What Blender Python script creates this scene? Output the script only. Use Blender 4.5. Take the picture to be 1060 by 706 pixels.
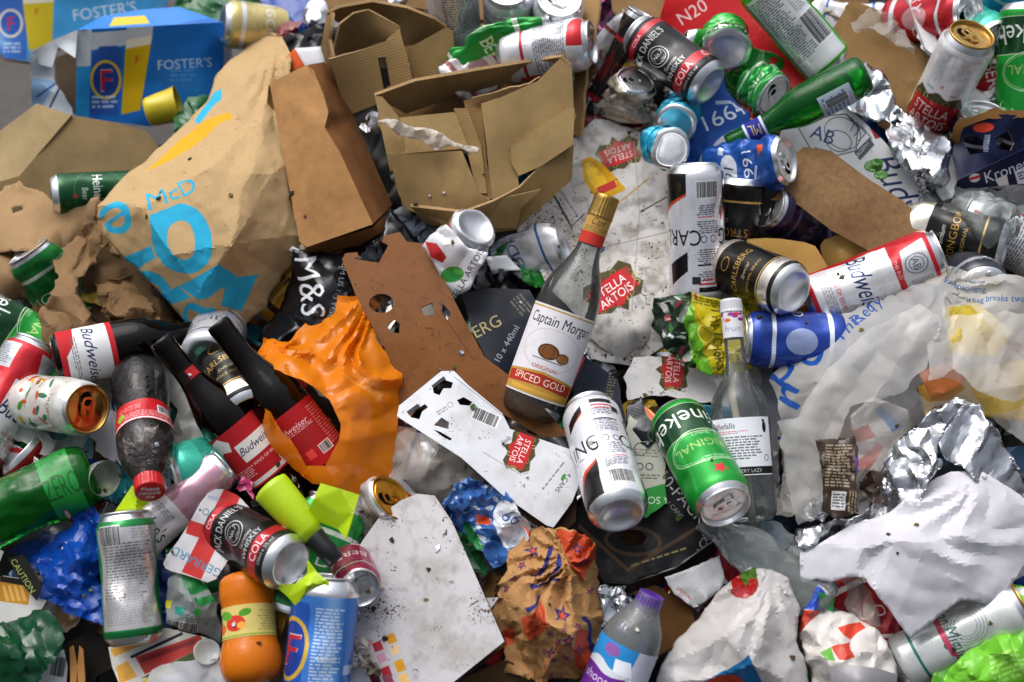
import bpy, math, random
import numpy as np
from mathutils import Vector, Matrix
from mathutils.geometry import delaunay_2d_cdt
for o in list(bpy.data.objects): bpy.data.objects.remove(o)
SC = bpy.context.scene
COL = SC.collection
R_ = math.radians
# ------------------------------------------------------------------ camera, sky, sun
PITCH = 52.0; DIST = 1.50; OZ = 0.26; SLOPE = 15.0; FOC = 45.0
PW, PH = 1060.0, 706.0
FP = PW * FOC / 36.0
F = Vector((0, math.cos(R_(PITCH)), -math.sin(R_(PITCH))))
RT = Vector((1, 0, 0)); UP = RT.cross(F)
O = Vector((0, 0, OZ)); NRM = Vector((0, -math.sin(R_(SLOPE)), math.cos(R_(SLOPE))))
CAM = O - F * DIST
cam = bpy.data.cameras.new("camera"); cam.lens = FOC; cam.sensor_width = 36; cam.clip_start = 0.05; cam.clip_end = 200
cam.dof.use_dof = True; cam.dof.focus_distance = 1.42; cam.dof.aperture_fstop = 3.4
camo = bpy.data.objects.new("camera", cam); COL.objects.link(camo)
camo.matrix_world = Matrix((RT, UP, -F)).transposed().to_4x4(); camo.location = CAM
SC.camera = camo
w = bpy.data.worlds.new("World"); SC.world = w; w.use_nodes = True
nt = w.node_tree; bg = nt.nodes["Background"]
sky = nt.nodes.new("ShaderNodeTexSky"); sky.sky_type = 'NISHITA'; sky.sun_disc = False
SUN_EL, SUN_AZ = 58.0, -35.0
sky.sun_elevation = R_(SUN_EL); sky.sun_rotation = R_(SUN_AZ); sky.dust_density = 4.0; sky.air_density = 1.0; sky.ozone_density = 1.0
hs = nt.nodes.new("ShaderNodeHueSaturation"); hs.inputs["Saturation"].default_value = 0.35
nt.links.new(sky.outputs[0], hs.inputs["Color"])
# overcast sky: brightest overhead, dimmer towards the horizon
wtc = nt.nodes.new("ShaderNodeTexCoord"); wsp = nt.nodes.new("ShaderNodeSeparateXYZ"); nt.links.new(wtc.outputs["Generated"], wsp.inputs[0])
wmr = nt.nodes.new("ShaderNodeMapRange"); wmr.inputs[1].default_value = 0.0; wmr.inputs[2].default_value = 1.0; wmr.inputs[3].default_value = 0.3; wmr.inputs[4].default_value = 1.8; nt.links.new(wsp.outputs[2], wmr.inputs[0])
wvm = nt.nodes.new("ShaderNodeVectorMath"); wvm.operation = 'SCALE'; nt.links.new(hs.outputs[0], wvm.inputs[0]); 
wy = nt.nodes.new("ShaderNodeMapRange"); wy.inputs[1].default_value = -1.0; wy.inputs[2].default_value = 1.0; wy.inputs[3].default_value = 0.35; wy.inputs[4].default_value = 1.65; nt.links.new(wsp.outputs[1], wy.inputs[0])
wm = nt.nodes.new("ShaderNodeMath"); wm.operation = 'MULTIPLY'; nt.links.new(wmr.outputs[0], wm.inputs[0]); nt.links.new(wy.outputs[0], wm.inputs[1]); nt.links.new(wm.outputs[0], wvm.inputs[3])
nt.links.new(wvm.outputs[0], bg.inputs[0]); bg.inputs[1].default_value = 0.122
sun = bpy.data.lights.new("sun", 'SUN'); sun.energy = 0.8; sun.angle = R_(60); sun.color = (1.0, 0.98, 0.955)
suno = bpy.data.objects.new("sun", sun); COL.objects.link(suno)
sd = Vector((math.sin(R_(SUN_AZ)) * math.cos(R_(SUN_EL)), math.cos(R_(SUN_AZ)) * math.cos(R_(SUN_EL)), math.sin(R_(SUN_EL))))
suno.rotation_euler = sd.to_track_quat('Z', 'Y').to_euler()
SC.view_settings.view_transform = 'Standard'; SC.view_settings.look = 'None'; SC.view_settings.gamma = 1.0
SC.view_settings.exposure = 0.27
SC.render.engine = 'CYCLES'
SC.cycles.max_bounces = 8; SC.cycles.transparent_max_bounces = 16
# ------------------------------------------------------------------ picture <-> pile plane
def ray(px, py): return F + RT * ((px - PW / 2) / FP) - UP * ((py - PH / 2) / FP)
def P(px, py, h=0.0):
    r = ray(px, py); return CAM + r * ((h - (CAM - O).dot(NRM)) / r.dot(NRM))
nF, nR, nU, nC, nO, nN = (np.array(v) for v in (F, RT, UP, CAM, O, NRM))
def Pn(x, y, h):
    r = nF[None] + nR[None] * ((x - PW / 2) / FP)[:, None] - nU[None] * ((y - PH / 2) / FP)[:, None]
    t = (h - (nC - nO) @ nN) / (r @ nN); return nC[None] + r * t[:, None]
def proj(p):
    d = Vector(p) - CAM; z = d.dot(F); return PW / 2 + FP * d.dot(RT) / z, PH / 2 - FP * d.dot(UP) / z
def frame(px, py):
    n = -ray(px, py).normalized(); r = (RT - n * RT.dot(n)).normalized(); return r, n.cross(r), n
# ------------------------------------------------------------------ noise
def hsh(i, j, seed):
    v = np.sin(i * 127.1 + j * 311.7 + seed * 74.7) * 43758.5453; return v - np.floor(v)
def vnoise(x, y, seed=0):
    i, j = np.floor(x), np.floor(y); fx, fy = x - i, y - j
    fx = fx * fx * (3 - 2 * fx); fy = fy * fy * (3 - 2 * fy)
    a, b, c, d = hsh(i, j, seed), hsh(i + 1, j, seed), hsh(i, j + 1, seed), hsh(i + 1, j + 1, seed)
    return (a * (1 - fx) + b * fx) * (1 - fy) + (c * (1 - fx) + d * fx) * fy
def fbm(x, y, seed=0, o=4):
    s = 0; a = .5
    for k in range(o): s = s + a * vnoise(x * 2 ** k, y * 2 ** k, seed + k * 13); a *= .5
    return s
def facets(x, y, scale, seed=0, ang=0.0, stretch=1.0):
    """piecewise linear random relief, -1..1: crumpled sheet"""
    c, s = math.cos(R_(ang)), math.sin(R_(ang))
    X = (x * c + y * s) / (scale * stretch); Y = (-x * s + y * c) / scale
    X, Y = X + .8 * (vnoise(X * .7, Y * .7, seed + 5) - .5) + .37 * Y, Y + .8 * (vnoise(X * .7 + 9, Y * .7, seed + 8) - .5)
    i, j = np.floor(X), np.floor(Y); fx, fy = X - i, Y - j
    h00, h10, h01, h11 = hsh(i, j, seed), hsh(i + 1, j, seed), hsh(i, j + 1, seed), hsh(i + 1, j + 1, seed)
    lo = h00 * (1 - fx) + h10 * (fx - fy) + h11 * fy; hi = h00 * (1 - fy) + h01 * (fy - fx) + h11 * fx
    return np.where(fx > fy, lo, hi) * 2 - 1
# ------------------------------------------------------------------ printing (labels drawn into generated images)
def hx(c):
    if isinstance(c, str):
        c = c.lstrip('#'); return np.array([int(c[i:i + 2], 16) / 255 for i in (0, 2, 4)], np.float32)
    return np.array(c, np.float32)
_tc = {}
def glyphs(s, bold=0.0, shear=0.0):
    k = (s, bold, shear)
    if k not in _tc:
        cu = bpy.data.curves.new("t", 'FONT'); cu.body = s; cu.fill_mode = 'NONE'; cu.offset = bold; cu.shear = shear
        cu.resolution_u = 3; cu.size = 1.37; cu.align_x = 'CENTER'
        ob = bpy.data.objects.new("t", cu); COL.objects.link(ob)
        me = ob.to_mesh(); n = len(me.vertices); v = np.zeros(n * 3); me.vertices.foreach_get("co", v); v = v.reshape(-1, 3)[:, :2]
        e = np.zeros(len(me.edges) * 2, int); me.edges.foreach_get("vertices", e); e = e.reshape(-1, 2)
        E = v[e].copy(); ob.to_mesh_clear(); bpy.data.objects.remove(ob); bpy.data.curves.remove(cu)
        E[..., 1] = 0.5 - E[..., 1]; _tc[k] = E     # capital height = 1, centred, y down
    return _tc[k]
def xf(E, x, y, rot=0, sx=1, sy=1):
    E = np.asarray(E, float) * (sx, sy); c, s = math.cos(R_(rot)), math.sin(R_(rot))
    return np.stack([E[..., 0] * c - E[..., 1] * s + x, E[..., 0] * s + E[..., 1] * c + y], -1)
def loop(p): p = np.asarray(p, float); return np.stack([p, np.roll(p, -1, 0)], 1)
def ell(n=28): t = np.arange(n) * 2 * math.pi / n; return loop(np.stack([np.cos(t), np.sin(t)], 1))
class Cv:
    def __init__(s, x0, y0, w, h, res=2.0, bg='ffffff', a=1.0):
        s.x0, s.y0, s.w, s.h, s.res = x0, y0, w, h, res
        s.W, s.H = max(4, int(w * res)), max(4, int(h * res))
        s.a = np.zeros((s.H, s.W, 4), np.float32); s.a[..., :3] = hx(bg); s.a[..., 3] = a; s.img = None; s.rng = random.Random(int(w * 7 + h))
    def edges(s, E, col, al=1.0, A=None, hard=1.0):
        SS = 3; k = s.res * SS
        E = (np.asarray(E, float) - (s.x0, s.y0)) * k
        x0 = max(0, int(E[..., 0].min() // SS) - 1); x1 = min(s.W, int(E[..., 0].max() // SS) + 2)
        y0 = max(0, int(E[..., 1].min() // SS) - 1); y1 = min(s.H, int(E[..., 1].max() // SS) + 2)
        if x1 <= x0 or y1 <= y0: return s
        w, h = (x1 - x0) * SS, (y1 - y0) * SS
        E = E - (x0 * SS, y0 * SS); cnt = np.zeros((h, w + 1), np.int32)
        ya, yb = E[:, 0, 1], E[:, 1, 1]; xa, xb = E[:, 0, 0], E[:, 1, 0]
        sw = ya > yb; ya, yb = np.where(sw, yb, ya), np.where(sw, ya, yb); xa, xb = np.where(sw, xb, xa), np.where(sw, xa, xb)
        r0 = np.ceil(ya - .5).astype(int); r1 = np.ceil(yb - .5).astype(int); n = np.clip(r1 - r0, 0, None)
        idx = np.repeat(np.arange(len(E)), n); 
        if len(idx) == 0: return s
        row = np.arange(n.sum()) - np.repeat(np.cumsum(n) - n, n) + r0[idx]
        xx = xa[idx] + (row + .5 - ya[idx]) / (yb[idx] - ya[idx]) * (xb[idx] - xa[idx])
        ok = (row >= 0) & (row < h); row, xx = row[ok], xx[ok]
        np.add.at(cnt, (row, np.clip(np.ceil(xx - .5), 0, w).astype(int)), 1)
        m = (np.cumsum(cnt[:, :w], 1) % 2).reshape(y1 - y0, SS, x1 - x0, SS).mean((1, 3))[..., None] * al
        t = s.a[y0:y1, x0:x1]
        if col is not None: t[..., :3] = t[..., :3] * (1 - m) + hx(col) * m
        if A is not None: t[..., 3:] = t[..., 3:] * (1 - m) + A * m
        elif col is not None: t[..., 3:] = np.maximum(t[..., 3:], m * (1 if s.solid else 0)) if s.solid else t[..., 3:]
        return s
    solid = False
    def poly(s, pts, col, al=1.0, A=None): return s.edges(loop(pts), col, al, A)
    def rect(s, x, y, w, h, col, rot=0, al=1.0, A=None): return s.edges(xf(loop([(-.5, -.5), (.5, -.5), (.5, .5), (-.5, .5)]), x, y, rot, w, h), col, al, A)
    def oval(s, x, y, rx, ry, col, rot=0, al=1.0, A=None): return s.edges(xf(ell(), x, y, rot, rx, ry), col, al, A)
    def ring(s, x, y, rx, ry, t, col, rot=0, al=1.0):
        return s.edges(np.concatenate([xf(ell(), x, y, rot, rx, ry), xf(ell(), x, y, rot, rx - t, ry - t)]), col, al)
    def line(s, pts, wd, col, al=1.0):
        for (a, b), (c, d) in zip(pts[:-1], pts[1:]):
            L = math.hypot(c - a, d - b); s.rect((a + c) / 2, (b + d) / 2, L + wd * .6, wd, col, math.degrees(math.atan2(d - b, c - a)), al)
        return s
    def text(s, t, x, y, size, col, rot=0, bold=0.02, sh=0.0, sx=1.0, al=1.0, A=None): return s if not t.strip() else s.edges(xf(glyphs(t, bold, sh), x, y, rot, size * sx, size), col, al, A)
    def fine(s, x, y, w, h, lh, col, rot=0, al=.75, seed=1):
        rg = random.Random(seed); E = []; q = loop([(0, 0), (1, 0), (1, 1), (0, 1)]); yy = -h / 2
        while yy < h / 2 - lh * .4:
            xx = -w / 2; end = w / 2 - rg.random() * w * .3
            while xx < end:
                ww = lh * (.5 + rg.random() * 2.2); ww = min(ww, w / 2 - xx)
                E.append(q * (ww, lh * .52) + (xx, yy)); xx += ww + lh * .45
            yy += lh
        if E: s.edges(xf(np.concatenate(E), x, y, rot), col, al)
        return s
    def bars(s, x, y, w, h, rot=0, seed=2, col='151515', bg='f2f2f2'):
        s.rect(x, y, w * 1.12, h * 1.15, bg, rot); rg = random.Random(seed); E = []; xx = -w / 2; q = loop([(0, -.5), (1, -.5), (1, .5), (0, .5)])
        while xx < w / 2:
            b = w / 60 * rg.choice((1, 1, 2, 3)); E.append(q * (b, h) + (xx, 0)); xx += b + w / 60 * rg.choice((1, 1, 2))
        return s.edges(xf(np.concatenate(E), x, y, rot), col)
    def grid(s): 
        y, x = np.mgrid[0:s.H, 0:s.W]; return x / s.res + s.x0, y / s.res + s.y0
    def tint(s, mask, col, A=None):
        m = np.clip(mask, 0, 1)[..., None]; s.a[..., :3] = s.a[..., :3] * (1 - m) + hx(col) * m
        if A is not None: s.a[..., 3:] = s.a[..., 3:] * (1 - m) + A * m
        return s
    def dirt(s, amt=.5, scale=12, col='4a4238', seed=0, fine=True):
        x, y = s.grid(); f = fbm(x / scale, y / scale, seed, 5)
        s.tint((f - .5) * 3.0 * amt, col)
        if fine:
            g = vnoise(x / 1.6, y / 1.6, seed + 3) * vnoise(x / scale, y / scale, seed + 4); s.tint((g - .62) * 9 * amt, '2c2620')
            g = vnoise(x / 3.5, y / 3.5, seed + 31) * fbm(x / scale / 1.5, y / scale / 1.5, seed + 41); s.tint((g - .56) * 12 * amt, '241f1a')
        return s
    def grad(s, c0, c1, axis=1, a=0, b=1):
        t = np.linspace(0, 1, s.H if axis else s.W); t = np.clip((t - a) / (b - a), 0, 1)
        t = t[:, None, None] if axis else t[None, :, None]; s.a[..., :3] = hx(c0) * (1 - t) + hx(c1) * t; return s
    def image(s, name="print"):
        if s.img is None:
            im = bpy.data.images.new(name, s.W, s.H, alpha=True); im.alpha_mode = 'CHANNEL_PACKED'
            im.pixels.foreach_set(np.ascontiguousarray(np.clip(s.a[::-1], 0, 1)).ravel()); im.update(); im.pack(); s.img = im
        return s.img
# ------------------------------------------------------------------ materials
_mc = {}
def lin(c):
    c = hx(c); return tuple(float(v) for v in np.where(c <= .04045, c / 12.92, ((c + .055) / 1.055) ** 2.4)) + (1.0,)
def nn(nt, t, **kw):
    n = nt.nodes.new(t)
    for k, v in kw.items(): setattr(n, k, v)
    return n
def mat(kind, col='808080', img=None, **kw):
    """kind: paper card plas foil can bag clear glass metal dull"""
    key = (kind, str(col), id(img) if img else 0, tuple(sorted(kw.items())))
    if key in _mc: return _mc[key]
    m = bpy.data.materials.new(kind); m.use_nodes = True; nt = m.node_tree; L = nt.links.new
    b = nt.nodes["Principled BSDF"]; out = nt.nodes["Material Output"]
    tc = nn(nt, "ShaderNodeTexCoord")
    ci = None; alpha = None
    if img:
        im = nn(nt, "ShaderNodeTexImage"); im.image = img.image(); im.interpolation = 'Cubic' if False else 'Linear'; L(tc.outputs["UV"], im.inputs[0]); ci = im.outputs[0]; alpha = im.outputs[1]
    def noise(scale, detail=4, rough=.6, src="Object"):
        n = nn(nt, "ShaderNodeTexNoise"); n.inputs["Scale"].default_value = scale; n.inputs["Detail"].default_value = detail; n.inputs["Roughness"].default_value = rough; L(tc.outputs[src], n.inputs[0]); return n.outputs[0]
    def ramp(src, a, b_, c0, c1):
        r = nn(nt, "ShaderNodeValToRGB"); r.color_ramp.elements[0].position = a; r.color_ramp.elements[1].position = b_
        r.color_ramp.elements[0].color = c0 if len(c0) == 4 else (*c0, 1); r.color_ramp.elements[1].color = c1; L(src, r.inputs[0]); return r.outputs[0]
    def mixc(f, a, b_, typ='MIX'):
        x = nn(nt, "ShaderNodeMix", data_type='RGBA', blend_type=typ)
        for s, v in ((0, f), (6, a), (7, b_)):
            if isinstance(v, (int, float, tuple)): x.inputs[s].default_value = v
            else: L(v, x.inputs[s])
        return x.outputs[2]
    def bump(src, st, dist=.001, prev=None):
        x = nn(nt, "ShaderNodeBump"); x.inputs["Strength"].default_value = st; x.inputs["Distance"].default_value = dist; L(src, x.inputs["Height"])
        if prev: L(prev, x.inputs["Normal"])
        return x.outputs[0]
    def crumple(scale, st, dist, prev=None):
        n = nn(nt, "ShaderNodeTexNoise", noise_type='RIDGED_MULTIFRACTAL'); n.inputs["Scale"].default_value = scale * .45; n.inputs["Detail"].default_value = 2; n.inputs["Roughness"].default_value = .45; n.inputs["Distortion"].default_value = .6
        L(tc.outputs["Object"], n.inputs[0]); return bump(n.outputs[0], st, dist, prev)
    base = ci if ci else None
    c = lin(col)
    dirt = kw.get('dirt', .25)
    b.inputs['Specular IOR Level'].default_value = {'plas': .4, 'can': .4, 'bag': .5}.get(kind, .18)
    if kind in ('paper', 'card', 'plas', 'dull', 'wood'):
        c2 = tuple(v * (.62 if kind in('card','wood') else .78) for v in c[:3]) + (1,)
        if base is None: base = ramp(noise(kw.get('ns', 22), 6, .65), .3, .72, c2, c)
        if dirt: 
            g = ramp(noise(45, 8, .75), .53, .72, (0, 0, 0, 1), (1, 1, 1, 1)); g2 = nn(nt, "ShaderNodeMath", operation='MULTIPLY'); L(g, g2.inputs[0]); g2.inputs[1].default_value = dirt
            base = mixc(g2.outputs[0], base, lin('3a3026'))
        L(base, b.inputs["Base Color"])
        b.inputs["Roughness"].default_value = kw.get('rough', {'paper': .75, 'card': .85, 'plas': .32, 'dull': .9, 'wood': .6}[kind])
        nb = bump(noise(kw.get('bs', 160), 5, .6), kw.get('bump', .25), .0012)
        cs = kw.get('crs', (.12 if img else .3) if kind == 'paper' else (.22 if kind == 'plas' else 0))
        if cs: nb = crumple(40, cs, .008, crumple(110, cs * .6, .003, nb))
        if kw.get('corr'):
            wv = nn(nt, "ShaderNodeTexWave"); wv.inputs["Scale"].default_value = kw['corr']; wv.inputs["Distortion"].default_value = .4
            mp = nn(nt, "ShaderNodeMapping"); mp.inputs["Rotation"].default_value[2] = R_(kw.get('cang', 0)); L(tc.outputs["UV"], mp.inputs[0]); L(mp.outputs[0], wv.inputs[0])
            nb = bump(wv.outputs[1], .16, .0012, nb)
        L(nb, b.inputs["Normal"])
        if kind == 'plas': b.inputs["Coat Weight"].default_value = .12; b.inputs["Coat Roughness"].default_value = .2
        if kw.get('trans'): 
            b.inputs["Subsurface Weight"].default_value = 0
            tr = nn(nt, "ShaderNodeBsdfTranslucent"); L(base, tr.inputs[0]); mx = nn(nt, "ShaderNodeMixShader"); mx.inputs[0].default_value = kw['trans']; L(b.outputs[0], mx.inputs[1]); L(tr.outputs[0], mx.inputs[2]); L(mx.outputs[0], out.inputs[0])
    elif kind in ('can', 'foil', 'metal'):
        alu = ramp(noise(30, 4), .35, .65, (.72, .72, .73, 1), c if not img else (.86, .86, .87, 1))
        if not img: alu = ramp(noise(30, 4), .35, .65, tuple(v * .85 for v in c[:3]) + (1,), c)
        if img:
            L(mixc(alpha, alu, ci), b.inputs["Base Color"])
            mt = nn(nt, "ShaderNodeMapRange"); L(alpha, mt.inputs[0]); mt.inputs[3].default_value = 1.0; mt.inputs[4].default_value = kw.get('pm', .35); L(mt.outputs[0], b.inputs["Metallic"])
            b.inputs["Coat Weight"].default_value = .15; b.inputs["Coat Roughness"].default_value = .12
        else:
            L(alu, b.inputs["Base Color"]); b.inputs["Metallic"].default_value = 1.0
        rr = nn(nt, "ShaderNodeMapRange"); L(noise(60, 5), rr.inputs[0]); rr.inputs[3].default_value = kw.get('rough', .24) - .08; rr.inputs[4].default_value = kw.get('rough', .24) + .16; L(rr.outputs[0], b.inputs["Roughness"])
        L(bump(noise(55 if kind != 'foil' else 130, 4),   .22 if kind != 'foil' else .3, .0012), b.inputs["Normal"])
    elif kind == 'bag':       # thin film: partly see-through, print alpha = opacity
        op = kw.get('op', .6)
        b.inputs["Roughness"].default_value = kw.get('rough', .3); b.inputs["Specular IOR Level"].default_value = .6
        if base is None:
            b.inputs["Base Color"].default_value = c; col_s = None
        else: L(base, b.inputs["Base Color"])
        tr = nn(nt, "ShaderNodeBsdfTranslucent"); (L(base, tr.inputs[0]) if base else setattr(tr.inputs[0], 'default_value', c))
        mx = nn(nt, "ShaderNodeMixShader"); mx.inputs[0].default_value = kw.get('trl', .35); L(b.outputs[0], mx.inputs[1]); L(tr.outputs[0], mx.inputs[2])
        tp = nn(nt, "ShaderNodeBsdfTransparent"); m2 = nn(nt, "ShaderNodeMixShader"); L(tp.outputs[0], m2.inputs[1]); L(mx.outputs[0], m2.inputs[2])
        lw = nn(nt, "ShaderNodeLayerWeight"); lw.inputs[0].default_value = .45
        mr = nn(nt, "ShaderNodeMapRange"); L(lw.outputs["Facing"], mr.inputs[0]); mr.inputs[3].default_value = op; mr.inputs[4].default_value = min(1, op + .35)
        if alpha:
            mm = nn(nt, "ShaderNodeMath", operation='MAXIMUM'); L(mr.outputs[0], mm.inputs[0]); L(alpha, mm.inputs[1]); L(mm.outputs[0], m2.inputs[0])
        else: L(mr.outputs[0], m2.inputs[0])
        L(m2.outputs[0], out.inputs[0])
        L(crumple(24, .65, .014, crumple(70, .45, .005, bump(noise(110, 4), .3, .001))), b.inputs["Normal"])
    elif kind in ('clear', 'glass'):
        tp = nn(nt, "ShaderNodeBsdfTransparent"); tp.inputs[0].default_value = c
        gl = nn(nt, "ShaderNodeBsdfGlossy"); gl.inputs["Roughness"].default_value = kw.get('rough', .08); gl.inputs[0].default_value = (1, 1, 1, 1)
        df = nn(nt, "ShaderNodeBsdfDiffuse"); df.inputs[0].default_value = lin(kw.get('dcol', 'dde2e2'))
        bp = bump(noise(kw.get('bs', 40), 3), kw.get('bump', .25), .003); L(bp, gl.inputs["Normal"])
        m0 = nn(nt, "ShaderNodeMixShader"); m0.inputs[0].default_value = kw.get('haze', .06); L(tp.outputs[0], m0.inputs[1]); L(df.outputs[0], m0.inputs[2])
        lw = nn(nt, "ShaderNodeLayerWeight"); lw.inputs[0].default_value = .35; L(bp, lw.inputs["Normal"])
        mr = nn(nt, "ShaderNodeMapRange"); L(lw.outputs["Fresnel"], mr.inputs[0]); mr.inputs[1].default_value = .04; mr.inputs[3].default_value = .014; mr.inputs[4].default_value = .95
        m1 = nn(nt, "ShaderNodeMixShader"); L(mr.outputs[0], m1.inputs[0]); L(m0.outputs[0], m1.inputs[1]); L(gl.outputs[0], m1.inputs[2]); L(m1.outputs[0], out.inputs[0])
    m.name = kw.get('nm', kind); _mc[key] = m; return m
ALU = lambda: mat('metal', 'e6e7e9', rough=.3)
GOLD = lambda: mat('metal', 'c9a05a', rough=.25)
# ------------------------------------------------------------------ mesh helpers
NAMES = []
def mk(name, verts, faces, mats, parent=None, uv=None, smooth=True, fm=None, loc=None, solid=0, rim=None):
    me = bpy.data.meshes.new(name); me.from_pydata([tuple(v) for v in verts], [], [tuple(f) for f in faces])
    for m in mats: me.materials.append(m)
    if uv is not None:
        ul = me.uv_layers.new(name="UVMap"); li = np.zeros(len(me.loops), int); me.loops.foreach_get("vertex_index", li)
        u = np.asarray(uv, float)[li] if len(uv) == len(verts) else np.asarray(uv, float); ul.data.foreach_set("uv", u.ravel())
    if fm is not None: me.polygons.foreach_set("material_index", np.asarray(fm, int))
    me.polygons.foreach_set("use_smooth", np.full(len(me.polygons), smooth))
    ob = bpy.data.objects.new(name, me); COL.objects.link(ob)
    if parent: ob.parent = parent
    if loc is not None: ob.location = loc
    if solid:
        s = ob.modifiers.new("solid", 'SOLIDIFY'); s.thickness = solid; s.offset = -1; s.use_rim = True
        if rim: me.materials.append(rim); s.material_offset_rim = len(mats)
        if solid > .0007: e = ob.modifiers.new('edges', 'EDGE_SPLIT'); e.split_angle = R_(38)
    return ob
def tag(o, label, cat, group=None, kind=None):
    if label: o['label'] = label
    if cat: o['category'] = cat
    if group: o['group'] = group
    if kind: o['kind'] = kind
    return o
def empty(name, M, label, cat, group=None):
    o = bpy.data.objects.new(name, None); COL.objects.link(o); o.empty_display_size = .05; o.matrix_world = M; return tag(o, label, cat, group)
def tps(Pt, h):
    Pt = np.asarray(Pt, float) / 100; h = np.asarray(h, float); n = len(Pt)
    if np.ptp(h) < 1e-9: return lambda x, y: np.full(len(x), h[0])
    U = lambda d2: np.where(d2 < 1e-12, 0, d2 * np.log(np.maximum(d2, 1e-12)))
    K = U(((Pt[:, None] - Pt[None]) ** 2).sum(-1)) + np.eye(n) * .02; A = np.zeros((n + 3, n + 3)); A[:n, :n] = K; A[:n, n] = 1; A[:n, n + 1:] = Pt; A[n, :n] = 1; A[n + 1:, :n] = Pt.T
    s = np.linalg.lstsq(A, np.concatenate([h, [0, 0, 0]]), rcond=None)[0]
    def f(x, y):
        q = np.stack([x, y], 1) / 100; return U(((q[:, None] - Pt[None]) ** 2).sum(-1)) @ s[:n] + s[n] + q @ s[n + 1:]
    return f
def linear_h(outl, inner):
    pt = [(p[0], p[1]) for p in outl] + [(p[0], p[1]) for p in inner]; hh = np.array([p[2] for p in outl] + [p[2] for p in inner])
    n = len(outl); v, _, f, ov, _, _ = delaunay_2d_cdt([Vector(p) for p in pt], [(i, (i + 1) % n) for i in range(n)], [], 0, 1e-5)
    H = np.array([hh[o[0]] if len(o) else 0 for o in ov]); V = np.array([tuple(p) for p in v])
    def g(x, y):
        out = np.full(len(x), np.nan)
        for t in f:
            a, b, c = V[t[0]], V[t[1]], V[t[2]]; d = (b[1] - c[1]) * (a[0] - c[0]) + (c[0] - b[0]) * (a[1] - c[1])
            if abs(d) < 1e-9: continue
            u = ((b[1] - c[1]) * (x - c[0]) + (c[0] - b[0]) * (y - c[1])) / d; w_ = ((c[1] - a[1]) * (x - c[0]) + (a[0] - c[0]) * (y - c[1])) / d; q = 1 - u - w_
            ok = (u > -.02) & (w_ > -.02) & (q > -.02) & np.isnan(out); out[ok] = (u * H[t[0]] + w_ * H[t[1]] + q * H[t[2]])[ok]
        bad = np.isnan(out)
        if bad.any():
            d = (x[bad, None] - V[None, :, 0]) ** 2 + (y[bad, None] - V[None, :, 1]) ** 2; out[bad] = H[d.argmin(1)]
        return out
    return g
def inside(x, y, poly):
    c = np.zeros(len(x), bool); n = len(poly)
    for i in range(n):
        (x0, y0), (x1, y1) = poly[i][:2], poly[(i + 1) % n][:2]
        if y0 == y1: continue
        t = ((y0 > y) != (y1 > y)) & (x < (x1 - x0) * (y - y0) / (y1 - y0) + x0); c ^= t
    return c
def resample(poly, step, torn, seed, round_=0):
    out = []; n = len(poly); rg = random.Random(seed)
    if round_:   # Chaikin corner rounding
        for _ in range(round_):
            q = []
            for i in range(len(poly)):
                a, b = poly[i], poly[(i + 1) % len(poly)]; q += [(a[0] * .78 + b[0] * .22, a[1] * .78 + b[1] * .22), (a[0] * .22 + b[0] * .78, a[1] * .22 + b[1] * .78)]
            poly = q
        n = len(poly)
    for i in range(n):
        a, b = poly[i], poly[(i + 1) % n]; L = math.hypot(b[0] - a[0], b[1] - a[1]); k = max(1, int(round(L / step)))
        for j in range(k):
            t = j / k; out.append((a[0] + (b[0] - a[0]) * t, a[1] + (b[1] - a[1]) * t))
    if torn:
        A = np.array(out); ph = np.arange(len(A)) * step
        for ax in (0, 1):
            A[:, ax] += torn * (2 * vnoise(ph / 14., np.full(len(A), ax * 5.3), seed) - 1) + torn * .5 * (2 * vnoise(ph / 4., np.full(len(A), ax * 3.3 + 1), seed + 2) - 1)
        out = [tuple(p) for p in A]
    return out
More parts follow.
